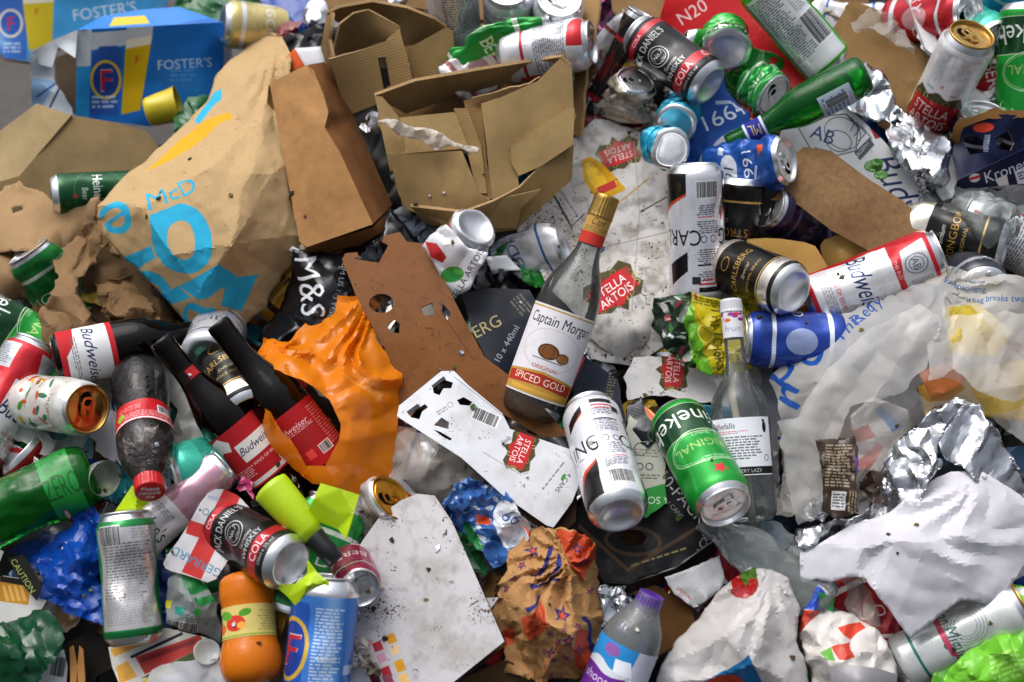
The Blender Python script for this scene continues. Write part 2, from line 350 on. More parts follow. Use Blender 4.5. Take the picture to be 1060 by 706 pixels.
def flatmesh(poly, holes=(), step=5, seed=0, torn=0, round_=0):
    b = resample([p[:2] for p in poly], step, torn, seed, round_); hs_ = [resample([p[:2] for p in h], max(2, step * .7), 0, seed, 0) for h in holes]
    A = np.array(b); rg = np.random.RandomState(seed + 1)
    gx, gy = np.meshgrid(np.arange(A[:, 0].min(), A[:, 0].max(), step), np.arange(A[:, 1].min(), A[:, 1].max(), step * .87))
    gx = gx + (np.arange(gx.shape[0])[:, None] % 2) * step / 2; gx = (gx + rg.uniform(-.25, .25, gx.shape) * step).ravel(); gy = (gy + rg.uniform(-.25, .25, gy.shape) * step).ravel()
    ok = inside(gx, gy, b)
    allb = np.concatenate([A] + [np.array(h) for h in hs_])
    for h in hs_: ok &= ~inside(gx, gy, h)
    gx, gy = gx[ok], gy[ok]
    if len(gx):
        d = np.full(len(gx), 1e9)
        for k in range(0, len(allb), 200):
            d = np.minimum(d, np.sqrt((gx[:, None] - allb[None, k:k + 200, 0]) ** 2 + (gy[:, None] - allb[None, k:k + 200, 1]) ** 2).min(1))
        gx, gy = gx[d > step * .55], gy[d > step * .55]
    V = [Vector(p) for p in allb] + [Vector((x, y)) for x, y in zip(gx, gy)]; E = []; o = 0
    for l in [b] + hs_:
        E += [(o + i, o + (i + 1) % len(l)) for i in range(len(l))]; o += len(l)
    v, _, f, *_ = delaunay_2d_cdt(V, E, [], 0, 1e-5)
    v = np.array([tuple(p) for p in v]); f = np.array([tuple(t) for t in f if len(t) == 3]); c = v[f].mean(1)
    ok = inside(c[:, 0], c[:, 1], b)
    for h in hs_: ok &= ~inside(c[:, 0], c[:, 1], h)
    f = f[ok]; a = v[f]; area = (a[:, 1, 0] - a[:, 0, 0]) * (a[:, 2, 1] - a[:, 0, 1]) - (a[:, 1, 1] - a[:, 0, 1]) * (a[:, 2, 0] - a[:, 0, 0])
    f[area > 0] = f[area > 0][:, ::-1]; f = f[np.abs(area) > 1e-4]
    return v, f
SEED = [100]
INFO = []          # (px, py, radius, short description) of the things a small scrap can be described by
def sheet(name, pts, m, label=None, cat=None, h=0.0, inner=(), holes=(), step=6, cr=(), lat=0, thick=.0006, torn=0, round_=0, smooth=True, parent=None, rim=None, group=None, seed=None, flip=False, short=None, kind=None, pl=False, rad=(), sharp=24):
    """pts: outline (x, y[, h]) on the pile; cr: [(scale_px, amp_m[, ang, stretch])]; m: material or Cv"""
    SEED[0] += 1; seed = SEED[0] if seed is None else seed
    v, f = flatmesh(pts, holes, step, seed, torn, round_)
    cp = [(p[0], p[1]) for p in pts] + [(p[0], p[1]) for p in inner]; ch = [(p[2] if len(p) > 2 else h) for p in pts] + [p[2] for p in inner]
    if pl: hf = .85 * linear_h([(p[0], p[1], (p[2] if len(p) > 2 else h)) for p in pts], inner)(v[:, 0], v[:, 1]) + .15 * tps(cp, ch)(v[:, 0], v[:, 1])
    else: hf = tps(cp, ch)(v[:, 0], v[:, 1])
    lo, hi = min(ch) - .03, max(ch) + .03; hf = np.clip(hf, lo, hi)
    x, y = v[:, 0].copy(), v[:, 1].copy()
    for (cx, cy, nf, amp, rr_) in rad:      # folds fanning out from a gathered point
        dx, dy = v[:, 0] - cx, v[:, 1] - cy; d_ = np.hypot(dx, dy); a_ = np.arctan2(dy, dx) / (2 * math.pi) * nf; a_ = a_ + 2.2 * (vnoise(d_ / 55, a_ * .45, seed) - .5) + 1.2 * vnoise(a_ * .6, d_ / 90, seed + 1)
        hf = hf + amp * (np.abs((a_ % 1) * 2 - 1) * 2 - 1) * np.clip(d_ / 25, 0, 1) * np.exp(-(d_ / rr_) ** 2) * (.1 + 1.6 * vnoise(a_ * .9, d_ / 60, seed + 4) ** 1.5)
    for k, c in enumerate(cr):
        sc_, amp, an, st = (list(c) + [0, 1])[:4] if len(c) < 4 else c[:4]
        hf = hf + amp * facets(v[:, 0], v[:, 1], sc_, seed * 3 + k, an, st)
        if lat: x += lat * facets(v[:, 0], v[:, 1], sc_, seed * 3 + k + 50, an + 40) * (.6 ** k); y += lat * facets(v[:, 0], v[:, 1], sc_, seed * 3 + k + 70, an + 80) * (.6 ** k)
    W = Pn(x, y, hf)
    if isinstance(m, Cv): cv = m; m = mat('paper', img=cv)
    cv = getattr(m, '_cv', None) if False else CVOF.get(m.name)
    uv = np.stack([(v[:, 0] - cv.x0) / cv.w, 1 - (v[:, 1] - cv.y0) / cv.h], 1) if cv else v / 100.0
    if flip: f = f[:, ::-1]
    if parent is None: loc = W.mean(0); ob = mk(name, W - loc, f, [m], None, uv, smooth, loc=Vector(loc), solid=thick, rim=rim); tag(ob, label, cat, group, kind)
    else: ob = mk(name, W - np.array(parent.location), f, [m], parent, uv, smooth, solid=thick, rim=rim)
    if parent is not None and label: ob['label'] = label
    if sharp and smooth: ob.data.set_sharp_from_angle(angle=R_(sharp))
    if short: INFO.append((v[:, 0].mean(), v[:, 1].mean(), math.sqrt(len(f)) * step * .5, short))
    return ob
CVOF = {}
def pm(cv, kind='paper', **kw):
    m = mat(kind, img=cv, nm='%s_print_%d' % (kind, len(CVOF)), **kw); CVOF[m.name] = cv; return m
def root_at(name, px, py, h, label, cat, group=None, short=None, rad=40):
    if short: INFO.append((px, py, rad, short))
    return empty(name, Matrix.Translation(P(px, py, h)), label, cat, group)
def lathe(name, prof, m, parent, n=64, D=None, arc=None, roll=0, u_of=None, vr=None, smooth=True, fm=None, mats=None, off=0.0, closed=True):
    """prof: [(r, z)] along the axis z; faces the viewer at +x; v coordinate over vr=(z0,z1)"""
    prof = np.array(prof, float); k = len(prof); full = arc is None
    ph = np.linspace(-math.pi, math.pi, n + 1) if full else np.linspace(-arc, arc, n + 1)
    vr = vr or (prof[:, 1].min(), prof[:, 1].max())
    r = prof[:, 0][:, None] + off; z = np.repeat(prof[:, 1][:, None], n + 1, 1)
    pts = np.stack([r * np.cos(ph)[None], r * np.sin(ph)[None], z], -1).reshape(-1, 3)
    uu = (.5 + ph / (2 * math.pi) - roll / 360.) if full else (ph + arc) / (2 * arc)
    uv = np.stack([np.repeat(uu[None], k, 0), (z - vr[0]) / (vr[1] - vr[0])], -1).reshape(-1, 2)
    if D is not None: pts = D(pts)
    F_ = []; FM = []
    for i in range(k - 1):
        for j in range(n):
            a = i * (n + 1) + j; q = (a, a + 1, a + n + 2, a + n + 1)
            if prof[i, 0] + off < 1e-6: q = (a, a + n + 2, a + n + 1)
            elif prof[i + 1, 0] + off < 1e-6: q = (a, a + 1, a + n + 1)
            F_.append(q); FM.append(fm[i] if fm else 0)
    # flatten per-loop uv because of mixed polygon sizes
    ulp = [uv[a] for f_ in F_ for a in f_]
    return mk(name, pts, F_, mats or [m], parent, ulp, smooth, FM)
def deform(L, Rr, kx=None, ky=None, kz=1.0, bend=0, bendn=0, fac=0, fs=.02, dents=(), seed=0, st=1.0, acc=0, an=0, twist=0):
    """kx/ky: (base, middle, top) squash towards / across the viewer; bend in the picture plane, bendn towards the viewer"""
    def D(p):
        p = p.copy(); r = np.hypot(p[:, 0], p[:, 1]); ph = np.arctan2(p[:, 1], p[:, 0]); t = np.clip(p[:, 2] / L, -.1, 1.1); w_ = np.minimum(r / Rr, 1.2)
        dr = np.zeros(len(p)); mid = np.clip(np.sin(np.clip(t, 0, 1) * math.pi) ** .5, 0, 1)
        if fac: 
            s_ = ph * Rr
            dr -= fac * (.5 + .5 * facets(s_, p[:, 2], fs, seed, an, st)) * (.15 + .85 * mid); dr -= fac * .35 * (.5 + .5 * facets(s_, p[:, 2], fs * .45, seed + 9, an + 30, st)) * (.15 + .85 * mid)
        for (a, zz, dep, rad) in dents:
            d = np.sqrt((((ph - R_(a) + math.pi) % (2 * math.pi) - math.pi) * Rr) ** 2 + (p[:, 2] - zz * L) ** 2) / rad; dr -= dep * np.clip(1 - d, 0, 1) ** .8
        if acc: q = p[:, 2] / (.012) + .5 * np.sin(ph * 2 + seed); dr -= acc * np.abs((q % 1) * 2 - 1) * mid
        f_ = 1 + dr * w_ / np.maximum(r, 1e-5); p[:, 0] *= f_; p[:, 1] *= f_
        for ax, kk in ((0, kx), (1, ky)):
            if kk is not None:
                k_ = np.interp(t, [0, .5, 1], kk); p[:, ax] *= k_; p[:, 1 - ax] *= 1 + (1 - k_) * .35
        p[:, 2] *= kz
        for ang, ax in ((bend, 1), (bendn, 0)):
            if ang:
                tt = np.clip((p[:, 2] / (L * kz) - .5) * 2.5, -1, 1) * .5; a = R_(ang) * tt; z0 = p[:, 2] - L * kz / 2
                # rotate each slice around the middle
                q = p[:, ax].copy(); p[:, ax] = q * np.cos(a) + z0 * np.sin(a); p[:, 2] = L * kz / 2 - q * np.sin(a) + z0 * np.cos(a)
        if twist:
            a = R_(twist) * t; x_, y_ = p[:, 0].copy(), p[:, 1].copy(); p[:, 0] = x_ * np.cos(a) - y_ * np.sin(a); p[:, 1] = x_ * np.sin(a) + y_ * np.cos(a)
        return p
    return D
def axis_matrix(px, py, ang, tilt, h, L):
    """local z runs along the picture direction ang (0 right, 90 up), raised tilt degrees towards the viewer; the middle of the length sits at the pixel"""
    r, u, n = frame(px, py); a = r * math.cos(R_(ang)) * math.cos(R_(tilt)) + u * math.sin(R_(ang)) * math.cos(R_(tilt)) + n * math.sin(R_(tilt))
    x = (n - a * n.dot(a)); x = x.normalized() if x.length > 1e-3 else u
    y = a.cross(x); M = Matrix((x, y, a)).transposed().to_4x4(); M.translation = P(px, py, h) - a * (L / 2); return M
_discs = {}
def disc_panel(name, r, z, m, parent, D, hole=None, thick=0, seed=1, bumpz=0):
    key = (r, hole is not None)
    if key not in _discs:
        c = [(math.cos(t) * r * 1000, math.sin(t) * r * 1000) for t in np.linspace(0, 2 * math.pi, 40)[:-1]]
        hs_ = [[(math.cos(t) * 7.2 , 11 + math.sin(t) * 8.5) for t in np.linspace(0, 2 * math.pi, 16)[:-1]]] if hole else []
        _discs[key] = flatmesh(c, hs_, 3.0, 3)
    v, f = _discs[key]; rr = np.hypot(v[:, 0], v[:, 1]) / 1000
    zz = z + bumpz * np.clip(1 - (rr / r) ** 2, 0, 1) + np.where((np.abs(v[:, 0]) < 9) & (v[:, 1] > -17) & (v[:, 1] < 19), -.0008, 0)
    c, s = math.cos(R_(hole or 0)), math.sin(R_(hole or 0)); X = (v[:, 0] * c - v[:, 1] * s) / 1000; Y = (v[:, 0] * s + v[:, 1] * c) / 1000
    p = np.stack([X, Y, zz], 1)
    return mk(name, D(p) if D else p, f[:, ::-1], [m], parent, None, True)
def tab(parent, m, D, z, rot, lift=8):
    out = [(-6, -12), (-7.5, -6), (-7.2, 4), (-5, 10), (0, 12), (5, 10), (7.2, 4), (7.5, -6), (6, -12), (0, -13.5)]
    hl = [[(-4, -9.5), (-5, -4), (0, -2.6), (5, -4), (4, -9.5), (0, -10.6)], [(-3, 3), (-3, 6.5), (0, 8.2), (3, 6.5), (3, 3), (0, 1.6)]]
    if 'tab' not in _discs: _discs['tab'] = flatmesh(out, hl, 1.6, 4, round_=1)
    v, f = _discs['tab']; c, s = math.cos(R_(rot)), math.sin(R_(rot)); X = (v[:, 0] * c - v[:, 1] * s) / 1000; Y = (v[:, 0] * s + v[:, 1] * c) / 1000
    zz = z + (6 - v[:, 1]) / 1000 * math.tan(R_(lift)) + .0006
    p = np.stack([X, Y, zz], 1)
    return mk('pull_tab', D(p) if D else p, f[:, ::-1], [m], parent, None, True, solid=.0009)
def can(px, py, ang, tilt, h, tex, label, roll=0, L=150, Dm=66, lid=None, opened=True, cr=None, dents=(), lrot=0, group=None, short=None, pm_=.35, name='drink_can', cat='drink can', basecol=None):
    L /= 1000.; R0 = Dm / 2000.; s = R0 / .033
    cr = dict(cr or {}); kz = cr.get('kz', 1.0); SEED[0] += 1; cr.setdefault('seed', SEED[0])
    rg = random.Random(SEED[0] * 7)
    if not cr.get('fac'): cr['fac'] = .0011; cr.setdefault('fs', .03)
    if not dents: dents = [(rg.uniform(-60, 60), rg.uniform(.25, .75), rg.uniform(.0015, .0055), rg.uniform(.012, .03)) for _ in range(3)]
    D = deform(L, R0, dents=dents, **cr)
    M = axis_matrix(px, py, ang, tilt, h, L * kz); root = empty(name, M, label, cat, group)
    if short: INFO.append((px, py, 45, short))
    lm = lid or ALU(); bm = basecol or ALU(); H = L
    body = [(.0275, .0035), (.031, .0075), (.0327, .012), (.033, .016)] + [(.033, .016 + (H - .016 - .0175) * i / 22) for i in range(1, 22)] + [(.033, H - .0175), (.0325, H - .0145), (.030, H - .0095), (.0272, H - .005), (.0262, H - .0035)]
    lathe('body', [(r * s, z) for r, z in body], pm(tex, 'can', pm=pm_) if tex not in _texm else _texm[tex], root, 60, D, roll=roll, vr=(0, H))
    if tex not in _texm: _texm[tex] = [m for m in bpy.data.materials if CVOF.get(m.name) is tex][0]
    base = [(0, .010), (.008, .0095), (.015, .0075), (.0205, .0035), (.0222, .0006), (.0235, 0), (.0250, .0008), (.0275, .0035)]
    lathe('base', [(r * s, z) for r, z in base], bm, root, 40, D)
    rim = [(.0262, H - .0035), (.0268, H - .0028), (.0272, H - .0008), (.0268, H), (.0258, H - .0004), (.0250, H - .002), (.0246, H - .0062), (.0236, H - .0068), (.0228, H - .0055), (.0222, H - .0048)]
    ld = lathe('lid', [(r * s, z) for r, z in rim], lm, root, 40, D)
    pn = disc_panel('lid_panel', .0222 * s, H - .0048, lm, ld, D, lrot + 180 if opened else None)
    tab(ld, lm, D, H - .0038, lrot)
    return root
_texm = {}
def bottle(name, px, py, ang, tilt, h, prof, m, label, cat='bottle', labels=(), cap=None, cr=None, dents=(), group=None, short=None, inner=True, extra=(), neckring=None):
    """prof [(r,z)] in mm from base to mouth; labels: (z0, z1, half-arc deg or 180, Cv, roll, material kind)"""
    pr = [(r / 1000., z / 1000.) for r, z in prof]; L = max(z for _, z in pr); Rr = max(r for r, _ in pr)
    dp = [pr[0]]
    for a, b in zip(pr[:-1], pr[1:]):
        k = max(1, int(math.hypot(b[0] - a[0], b[1] - a[1]) / .005))
        dp += [(a[0] + (b[0] - a[0]) * i / k, a[1] + (b[1] - a[1]) * i / k) for i in range(1, k + 1)]
    # smooth
    A = np.array(dp)
    for _ in range(2): A[1:-1] = A[:-2] * .25 + A[1:-1] * .5 + A[2:] * .25
    dp = [tuple(p) for p in A]; kz = (cr or {}).get('kz', 1.0); cr = dict(cr or {}); SEED[0] += 1; cr.setdefault('seed', SEED[0])
    D = deform(L, Rr, dents=dents, **cr) if (len(cr) > 1 or dents) else None
    root = empty(name, axis_matrix(px, py, ang, tilt, h, L * kz), label, cat, group)
    if short: INFO.append((px, py, 45, short))
    lathe('body', dp, m, root, 56, D)
    Z = np.array([z for _, z in dp if True]); Rr_ = np.array([r for r, _ in dp]); wall = [(r, z) for r, z in dp if r > .004]
    zz = [z for _, z in wall]; rr = [r for r, _ in wall]
    def rad(z): return float(np.interp(z, zz[3:], rr[3:]))
    for (z0, z1, arc, cv, roll, *kd) in labels:
        z0 /= 1000.; z1 /= 1000.; n = max(2, int((z1 - z0) / .004)); lp = [(rad(z0 + (z1 - z0) * i / n) + .0006, z0 + (z1 - z0) * i / n) for i in range(n + 1)]
        kd = list(kd) + ['paper'] if not kd else list(kd)
        mm = pm(cv, kd[0], **(dict(dirt=.12) if kd[0] in ('paper', 'plas') else {})) if cv not in _texm else _texm[cv]; _texm[cv] = mm
        if arc >= 180: lathe('label', lp, mm, root, 56, D, roll=roll)
        else:
            rot = R_(roll); c, s = math.cos(rot), math.sin(rot)
            def D2(p, c=c, s=s): 
                q = p.copy(); q[:, 0] = p[:, 0] * c - p[:, 1] * s; q[:, 1] = p[:, 0] * s + p[:, 1] * c; return D(q) if D else q
            lathe('label', lp, mm, root, 30, D2, arc=R_(arc))
    if cap:
        z0, z1, r0, r1, cm = cap; z0 /= 1000.; z1 /= 1000.; r0 /= 1000.; r1 /= 1000.
        n = 48; pf = [(r0, z0), (r0 + .0004, z0 + .001)] + [(r0 + (r1 - r0) * t, z0 + (z1 - z0) * t) for t in np.linspace(.1, .93, 6)] + [(r1 * .95, z1 - .0006), (r1 * .85, z1), (0, z1)]
        def Dr(p):
            q = p.copy(); ph = np.arctan2(q[:, 1], q[:, 0]); k = 1 - .035 * (np.sin(ph * 24) > 0) * (q[:, 2] < z1 - .002); q[:, 0] *= k; q[:, 1] *= k; return D(q) if D else q
        lathe('cap', pf, cm, root, 96, Dr)
    return root
# ------------------------------------------------------------------ printed labels
def canvas_can(bg='ffffff', H=150, a=1.0, res=2.6, neck=9, foot=9, bare=True):
    c = Cv(0, 0, 207, H, res, bg, a)
    x, y = c.grid()
    c._bare = ((y < neck) | (y > H - foot)) if bare else (y < 0)
    return c
def fin(c, dirt=.12, seed=1):
    if dirt: c.dirt(dirt * 1.7, 14, '5a5248', seed)
    lum = c.a[..., :3].mean(-1); c.a[..., 3] = np.maximum(c.a[..., 3], np.clip(1.25 - lum * 1.7, 0, 1)); c.a[..., 3][c._bare] = 0; return c
def crest(c, x, y, s=1.0, rot=0, word=("STELLA", "ARTOIS")):
    """red cartouche with a gold scroll border"""
    q = lambda px, py: tuple(xf(np.array([[px * s, py * s]]), x, y, rot)[0])
    rg = random.Random(5)
    out = [q(a * 1.03, b * 1.06) for a, b in [(-26, -9), (-20, -17), (-8, -15), (0, -19), (9, -16), (20, -19), (27, -10), (24, 0), (28, 8), (20, 16), (8, 14), (2, 22), (-4, 14), (-18, 17), (-27, 9), (-23, 0)]]
    c.poly(out, '4c4526')
    for i in range(16):
        t = i / 16 * 6.283; c.ring(*q(25.5 * math.cos(t), 14.5 * math.sin(t)), 3.4 * s, 2.4 * s, .9 * s, rg.choice(('4f4a2a', '8d7f40', 'cbb878', 'cbb878')), rot + i * 40)
    c.poly([q(a, b) for a, b in [(-23, -9), (-8, -12), (8, -13), (24, -11), (22, 0), (24, 9), (8, 12), (0, 17), (-8, 12), (-23, 10), (-21, 0)]], 'c2282b')
    c.text(word[0], *q(0, -4.6), 8.2 * s, 'ffffff', rot, .045, .1, .92); c.text(word[1], *q(0, 5.4), 8.2 * s, 'ffffff', rot, .045, .1, .92)
def swash(c, x, y, s, rot, word="Stella", col='4a4a4a', b=.0): c.text(word, x, y, s, col, rot, b, .45, .8)
def T_stella():
    c = canvas_can('e9e9ec'); crest(c, 103, 96, 1.5)
    c.text("ANNO", 88, 64, 3, '555555'); c.text("1366", 122, 64, 3, '555555'); c.text("*", 104, 60, 9, 'c2282b', 0, .06)
    swash(c, 103, 69, 6, 0); c.fine(30, 80, 34, 70, 3, '666666'); c.bars(180, 80, 26, 16, 90); c.text("PREMIUM LAGER BEER", 103, 122, 3.4, 'b03030'); return fin(c, .08)
def T_bud(H=150):
    c = canvas_can('c01c27', H)
    for o in (0, 104):
        c.poly([(10 + o, 52), (92 + o, 52), (92 + o, 136), (10 + o, 136)], 'dededf'); c.poly([(22 + o, 14), (100 + o, 14), (100 + o, 44), (60 + o, 46), (30 + o, 40)], 'c2c3c8')
        c.ring(50 + o, 29, 12, 12, 1.2, '6a6c74'); c.ring(50 + o, 29, 8, 8, 1, '6a6c74'); c.text("AB", 50 + o, 29, 8, '50525c'); c.fine(82 + o, 29, 28, 24, 2.4, '6a6c78', 0, .8, o); c.fine(34 + o, 24, 16, 10, 2, '7a7c84')
        c.text("Budweiser", 52 + o, 84, 22, '232c5e', 0, .012, .45, .72); c.text("KING OF BEERS", 50 + o, 112, 5, 'b52b31', 0, .01); c.fine(50 + o, 124, 60, 12, 2.8, '8a8a90'); c.text("THIS BUD", 50 + o, 48.5, 4, 'f0e0e0', 0, .02)
    c.rect(103, 143, 207, 3, 'a01820'); return fin(c, .06)
def heinek(c, x, y, s, rot=0, word="Heineken"):
    c.text(word, x, y, s, 'f4f6f2', rot, .035, 0, .95)
def T_hein(H=150, word="Heineken"):
    c = canvas_can('179230', H); c.rect(103, 110, 207, 44, '0b3d1c'); c.rect(103, 87.5, 207, 1.4, 'a8b890'); c.rect(103, 132.5, 207, 1.2, 'a8b890')
    for x in (52, 155, -52, 259): heinek(c, x, 110, 24, word=word)
    for x in (0, 103, 207): c.text("R", x, 122, 4, 'd8e0d0'); c.ring(x, 122, 3, 3, .5, 'd8e0d0')
    for x in (52, 155):
        c.text("ORIGINAL", x, 68, 12, 'a9bf6e', 0, .03); c.ring(x, 66, 46, 26, 1.3, 'b9d8a8'); c.ring(x, 66, 43, 23, .6, 'b9d8a8'); c.fine(x, 46, 44, 7, 3.5, 'c8dcc0'); c.text("QUALITY", x, 84, 4, 'd8ead0')
        c.poly([(x + a, y - 6) for a, y in [(0, 24), (2.4, 30), (9, 30), (4, 34), (5.5, 41), (0, 37), (-5.5, 41), (-4, 34), (-9, 30), (-2.4, 30)]], 'd8262c')
    c.fine(103, 60, 8, 34, 3, 'cfe4c4'); return fin(c, .05)
def T_carling(v=0):
    c = canvas_can('dddee6'); K = '141416'; OR = 'd5452e'
    c.poly([(40, 150), (60, 128), (78, 106), (98, 90), (98, 150)], OR); c.poly([(43, 150), (62, 131), (80, 110), (98, 94), (98, 150)], K)
    c.poly([(148, 150), (148, 118), (170, 108), (190, 92), (207, 66), (207, 150)], OR); c.poly([(148, 150), (148, 121), (172, 111), (193, 95), (207, 72), (207, 150)], K)
    c.poly([(0, 150), (0, 68), (12, 60), (20, 150)], K)
    c.poly([(76, 34), (98, 22), (98, 30), (80, 44), (74, 46)], K); c.poly([(76, 46), (80, 44), (98, 30), (98, 33)], OR); c.poly([(148, 40), (172, 24), (174, 46), (148, 60)], K)
    for x in (62, 176): c.text("CARLING", x, 74, 17, '17171a', 0, .035, 0, .92); c.text("ESTD. 1840", x + 12, 87, 3.4, '444444')
    for y, h in ((20, 6), (26, 3)): c.rect(122, y, 26, h - 1, K if h > 4 else 'c33333')
    for i, (y, h) in enumerate(((36, 10), (54, 18), (86, 14), (104, 12))): c.fine(122, y, 28, h, 2.3, '3c3e44', 0, .9, i)
    c.rect(122, 46, 28, 1.5, K); c.rect(122, 30, 20, 1.6, 'c33333'); c.rect(122, 96, 26, 1, 'c33333'); c.ring(116, 73, 4, 4, .9, '333333'); c.ring(128, 73, 4, 4, .9, '333333'); c.bars(122, 124, 26, 16, 0, 4); c.rect(138, 30, 10, 8, '33343a'); c.fine(20, 40, 26, 40, 3, '85878d')
    return fin(c, .06)
def T_jd(H=118):
    c = canvas_can('121213', H); k = H / 118
    for x in (103, 0, 207):
        c.text("JACK DANIEL'S", x, 33, 9, 'e4e4e2', 0, .02, 0, .85); c.ring(x, 54, 15, 13, 1, 'd0d0ce'); c.ring(x, 54, 11, 9, .8, 'd0d0ce'); c.text("No.7", x, 52, 6, 'e4e4e2', 0, .02, .2)
        c.text("Old", x, 60, 4, 'd8d8d8', 0, 0, .4); swash(c, x, 72, 5.5, 0, "Tennessee", 'e4e4e2'); c.text("WHISKEY", x, 80, 7.2, 'e4e4e2', 0, .03)
    c.rect(103, 93, 207, 13, 'b5202a')
    for x in (103, 45, 160, 5): c.text("COLA", x, 93, 9.5, 'f0eeee', 0, .04)
    c.text("330ml e 5% vol", 103, 103, 4.2, 'dddddd', 0, .03); c.rect(103, 20, 207, 8, 'b5202a'); c.text("COLA", 103, 20, 5, 'ffffff', 0, .02); c.fine(165, 62, 20, 50, 2.6, 'aaaaaa'); return fin(c, .05)
def T_foster():
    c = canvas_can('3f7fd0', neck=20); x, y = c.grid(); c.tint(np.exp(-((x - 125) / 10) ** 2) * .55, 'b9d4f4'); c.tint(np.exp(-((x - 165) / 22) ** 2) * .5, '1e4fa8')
    for cx in (80,): 
        c.rect(cx, 78, 40, 100, '2456b4'); c.ring(cx, 78, 24, 34, 4.5, 'd9b13a'); c.oval(cx, 78, 19, 29, '1d3f9c'); c.text("F", cx, 78, 36, 'e8e8f0', 0, .08, .1); c.text("F", cx, 78, 34, 'c32030', 0, .03, .1)
    c.text("FOSTER'S", 22, 60, 12, 'f0f0f0', 0, .03); c.fine(122, 74, 30, 84, 3.6, 'e6eefc', 0, .8); c.text("440ml", 122, 84, 6, 'f4f8ff', 0, .03); c.rect(150, 96, 16, 10, 'd5def0', 0, .7); c.fine(178, 80, 30, 60, 3, 'd8e6fa')
    c._bare |= False; return fin(c, .04)
def T_gold(txt="SPECIAL BREW", b2=True):
    c = canvas_can('17130e'); c.rect(103, 22, 207, 14, 'c8a255', 0, 1, .35); c.rect(103, 126, 207, 18, 'c9a55a', 0, 1, .3); c.rect(103, 114, 207, 2, 'c9a55a')
    for x in (103, 0, 207): c.text("CARLSBERG", x, 66, 11, 'c8a14e', 0, .03, 0, .78); swash(c, x, 84, 7, 0, "Special", 'd8c89a'); c.text(txt, x, 97, 5, 'c8a14e'); c.ring(x, 44, 9, 7, 1, 'c8a14e')
    c.fine(160, 70, 30, 60, 3, 'b7a678'); return fin(c, .05)
def T_strong():
    c = canvas_can('141210'); c.poly([(60, 0), (150, 0), (158, 40), (64, 34)], 'd9bc4a', 1, .3)
    c.text("STRONGBOW", 103, 76, 12, 'b58a3a', 0, .03, 0, .9); swash(c, 103, 60, 8, 0, "Premium", 'e8e8e0'); c.text("ORIGINAL", 103, 92, 6, 'c9a55a'); c.fine(160, 80, 34, 60, 3, 'bbbbb0'); c.rect(103, 118, 207, 3, 'c9a55a'); return fin(c, .05)
def T_lager():      # green cheap lager, white panel
    c = canvas_can('3fae2a'); c.rect(103, 78, 74, 118, 'dfe3e2'); c.fine(92, 70, 36, 92, 3.1, '4f5a58'); c.bars(126, 92, 26, 40, 0, 6); c.fine(126, 48, 22, 36, 2.8, '67706c'); c.rect(68, 78, 3, 118, '2f7fae'); c.text("LAGER", 20, 70, 16, 'f2f2f2', 0, .04); return fin(c, .04)
def T_dented():     # silver panel of small print on a green can
    c = canvas_can('14803e', H=140); c.rect(103, 70, 82, 106, 'c9c2bf', 0, 1, .5); c.bars(82, 24, 26, 18, 0, 9, bg='c9c6c4'); c.fine(122, 24, 26, 16, 3, '444444'); c.fine(103, 62, 66, 58, 3.1, '3a3434', 0, .95); c.rect(104, 84, 34, 22, 'b8a49e', 0, .6); c.fine(103, 105, 66, 26, 2.7, '55504c'); c.text("12", 92, 86, 9, '333333', 60)
    c.rect(103, 128, 207, 6, '0d6b34'); c.text("cider", 15, 60, 18, 'e0e0d0', 0, .03); return fin(c, .10)
def T_tropic():
    c = canvas_can('dcdcd6'); x, y = c.grid(); r = random.Random(3)
    for i in range(30):
        cx, cy = 103 + r.uniform(-70, 70), 84 + r.uniform(-36, 36); c.oval(cx, cy, r.uniform(3, 12), r.uniform(2, 5), r.choice(('2f7d3a', '4c9a35', 'd65a2a', 'e0a92c', 'c94a2e', '7a5a2c', '2c6b4a')), r.uniform(0, 180))
    c.text("LILT", 40, 80, 26, 'b8902a', 10, .04); c.text("TROPICAL", 103, 38, 8, '6a5a38', 0, .02); c.fine(170, 80, 36, 70, 3, '5f5f55'); return fin(c, .1)
def T_teal(): 
    c = canvas_can('3fb8a0'); c.text("AQUA", 103, 70, 20, '123530', 0, .05); c.text("JUICE", 103, 98, 20, '123530', 0, .05); c.text("PLACE", 103, 44, 16, '14403a', 0, .05); c.fine(30, 80, 40, 70, 3, '17463f'); return fin(c, .05)
def T_pink():
    c = canvas_can('b42a68', a=.55); c.a[..., 3] = .6; c.rect(103, 108, 207, 62, 'e2dfe0', 0, 1, 1); c.text("Gordon's", 103, 112, 19, '242424', 0, .02, .35, .85); c.fine(103, 92, 60, 8, 3, '777777'); c.rect(103, 76, 207, 3, 'a83a62'); c.fine(103, 132, 80, 12, 3, '8a6a70'); return fin(c, .05)
def T_san():
    c = canvas_can('d9dcd9'); c.text("San Miguel", 103, 78, 17, '27564c', 0, .01, .35, .8); [c.ring(103, 62, 26 - k * 4, 22 - k * 3.4, .7, '7c8a86') for k in range(4)]; c.poly([(70, 84), (136, 84), (128, 90), (78, 90)], 'c9506a'); c.rect(103, 120, 207, 3, '2e7d6c'); c.fine(170, 80, 30, 60, 3, '888888'); return fin(c, .04)
def T_white(word="", col='b03038', bg='d8d8dc', seed=1):
    c = canvas_can(bg); c.poly([(60, 0), (112, 0), (108, 34), (80, 30), (62, 18)], 'c4252c'); c.rect(103, 106, 207, 5, 'b3202a'); c.fine(103, 62, 74, 50, 3.4, '4a4a50'); c.text(word, 103, 90, 12, col, 0, .03); c.rect(150, 80, 14, 80, 'c4252c'); return fin(c, .06)
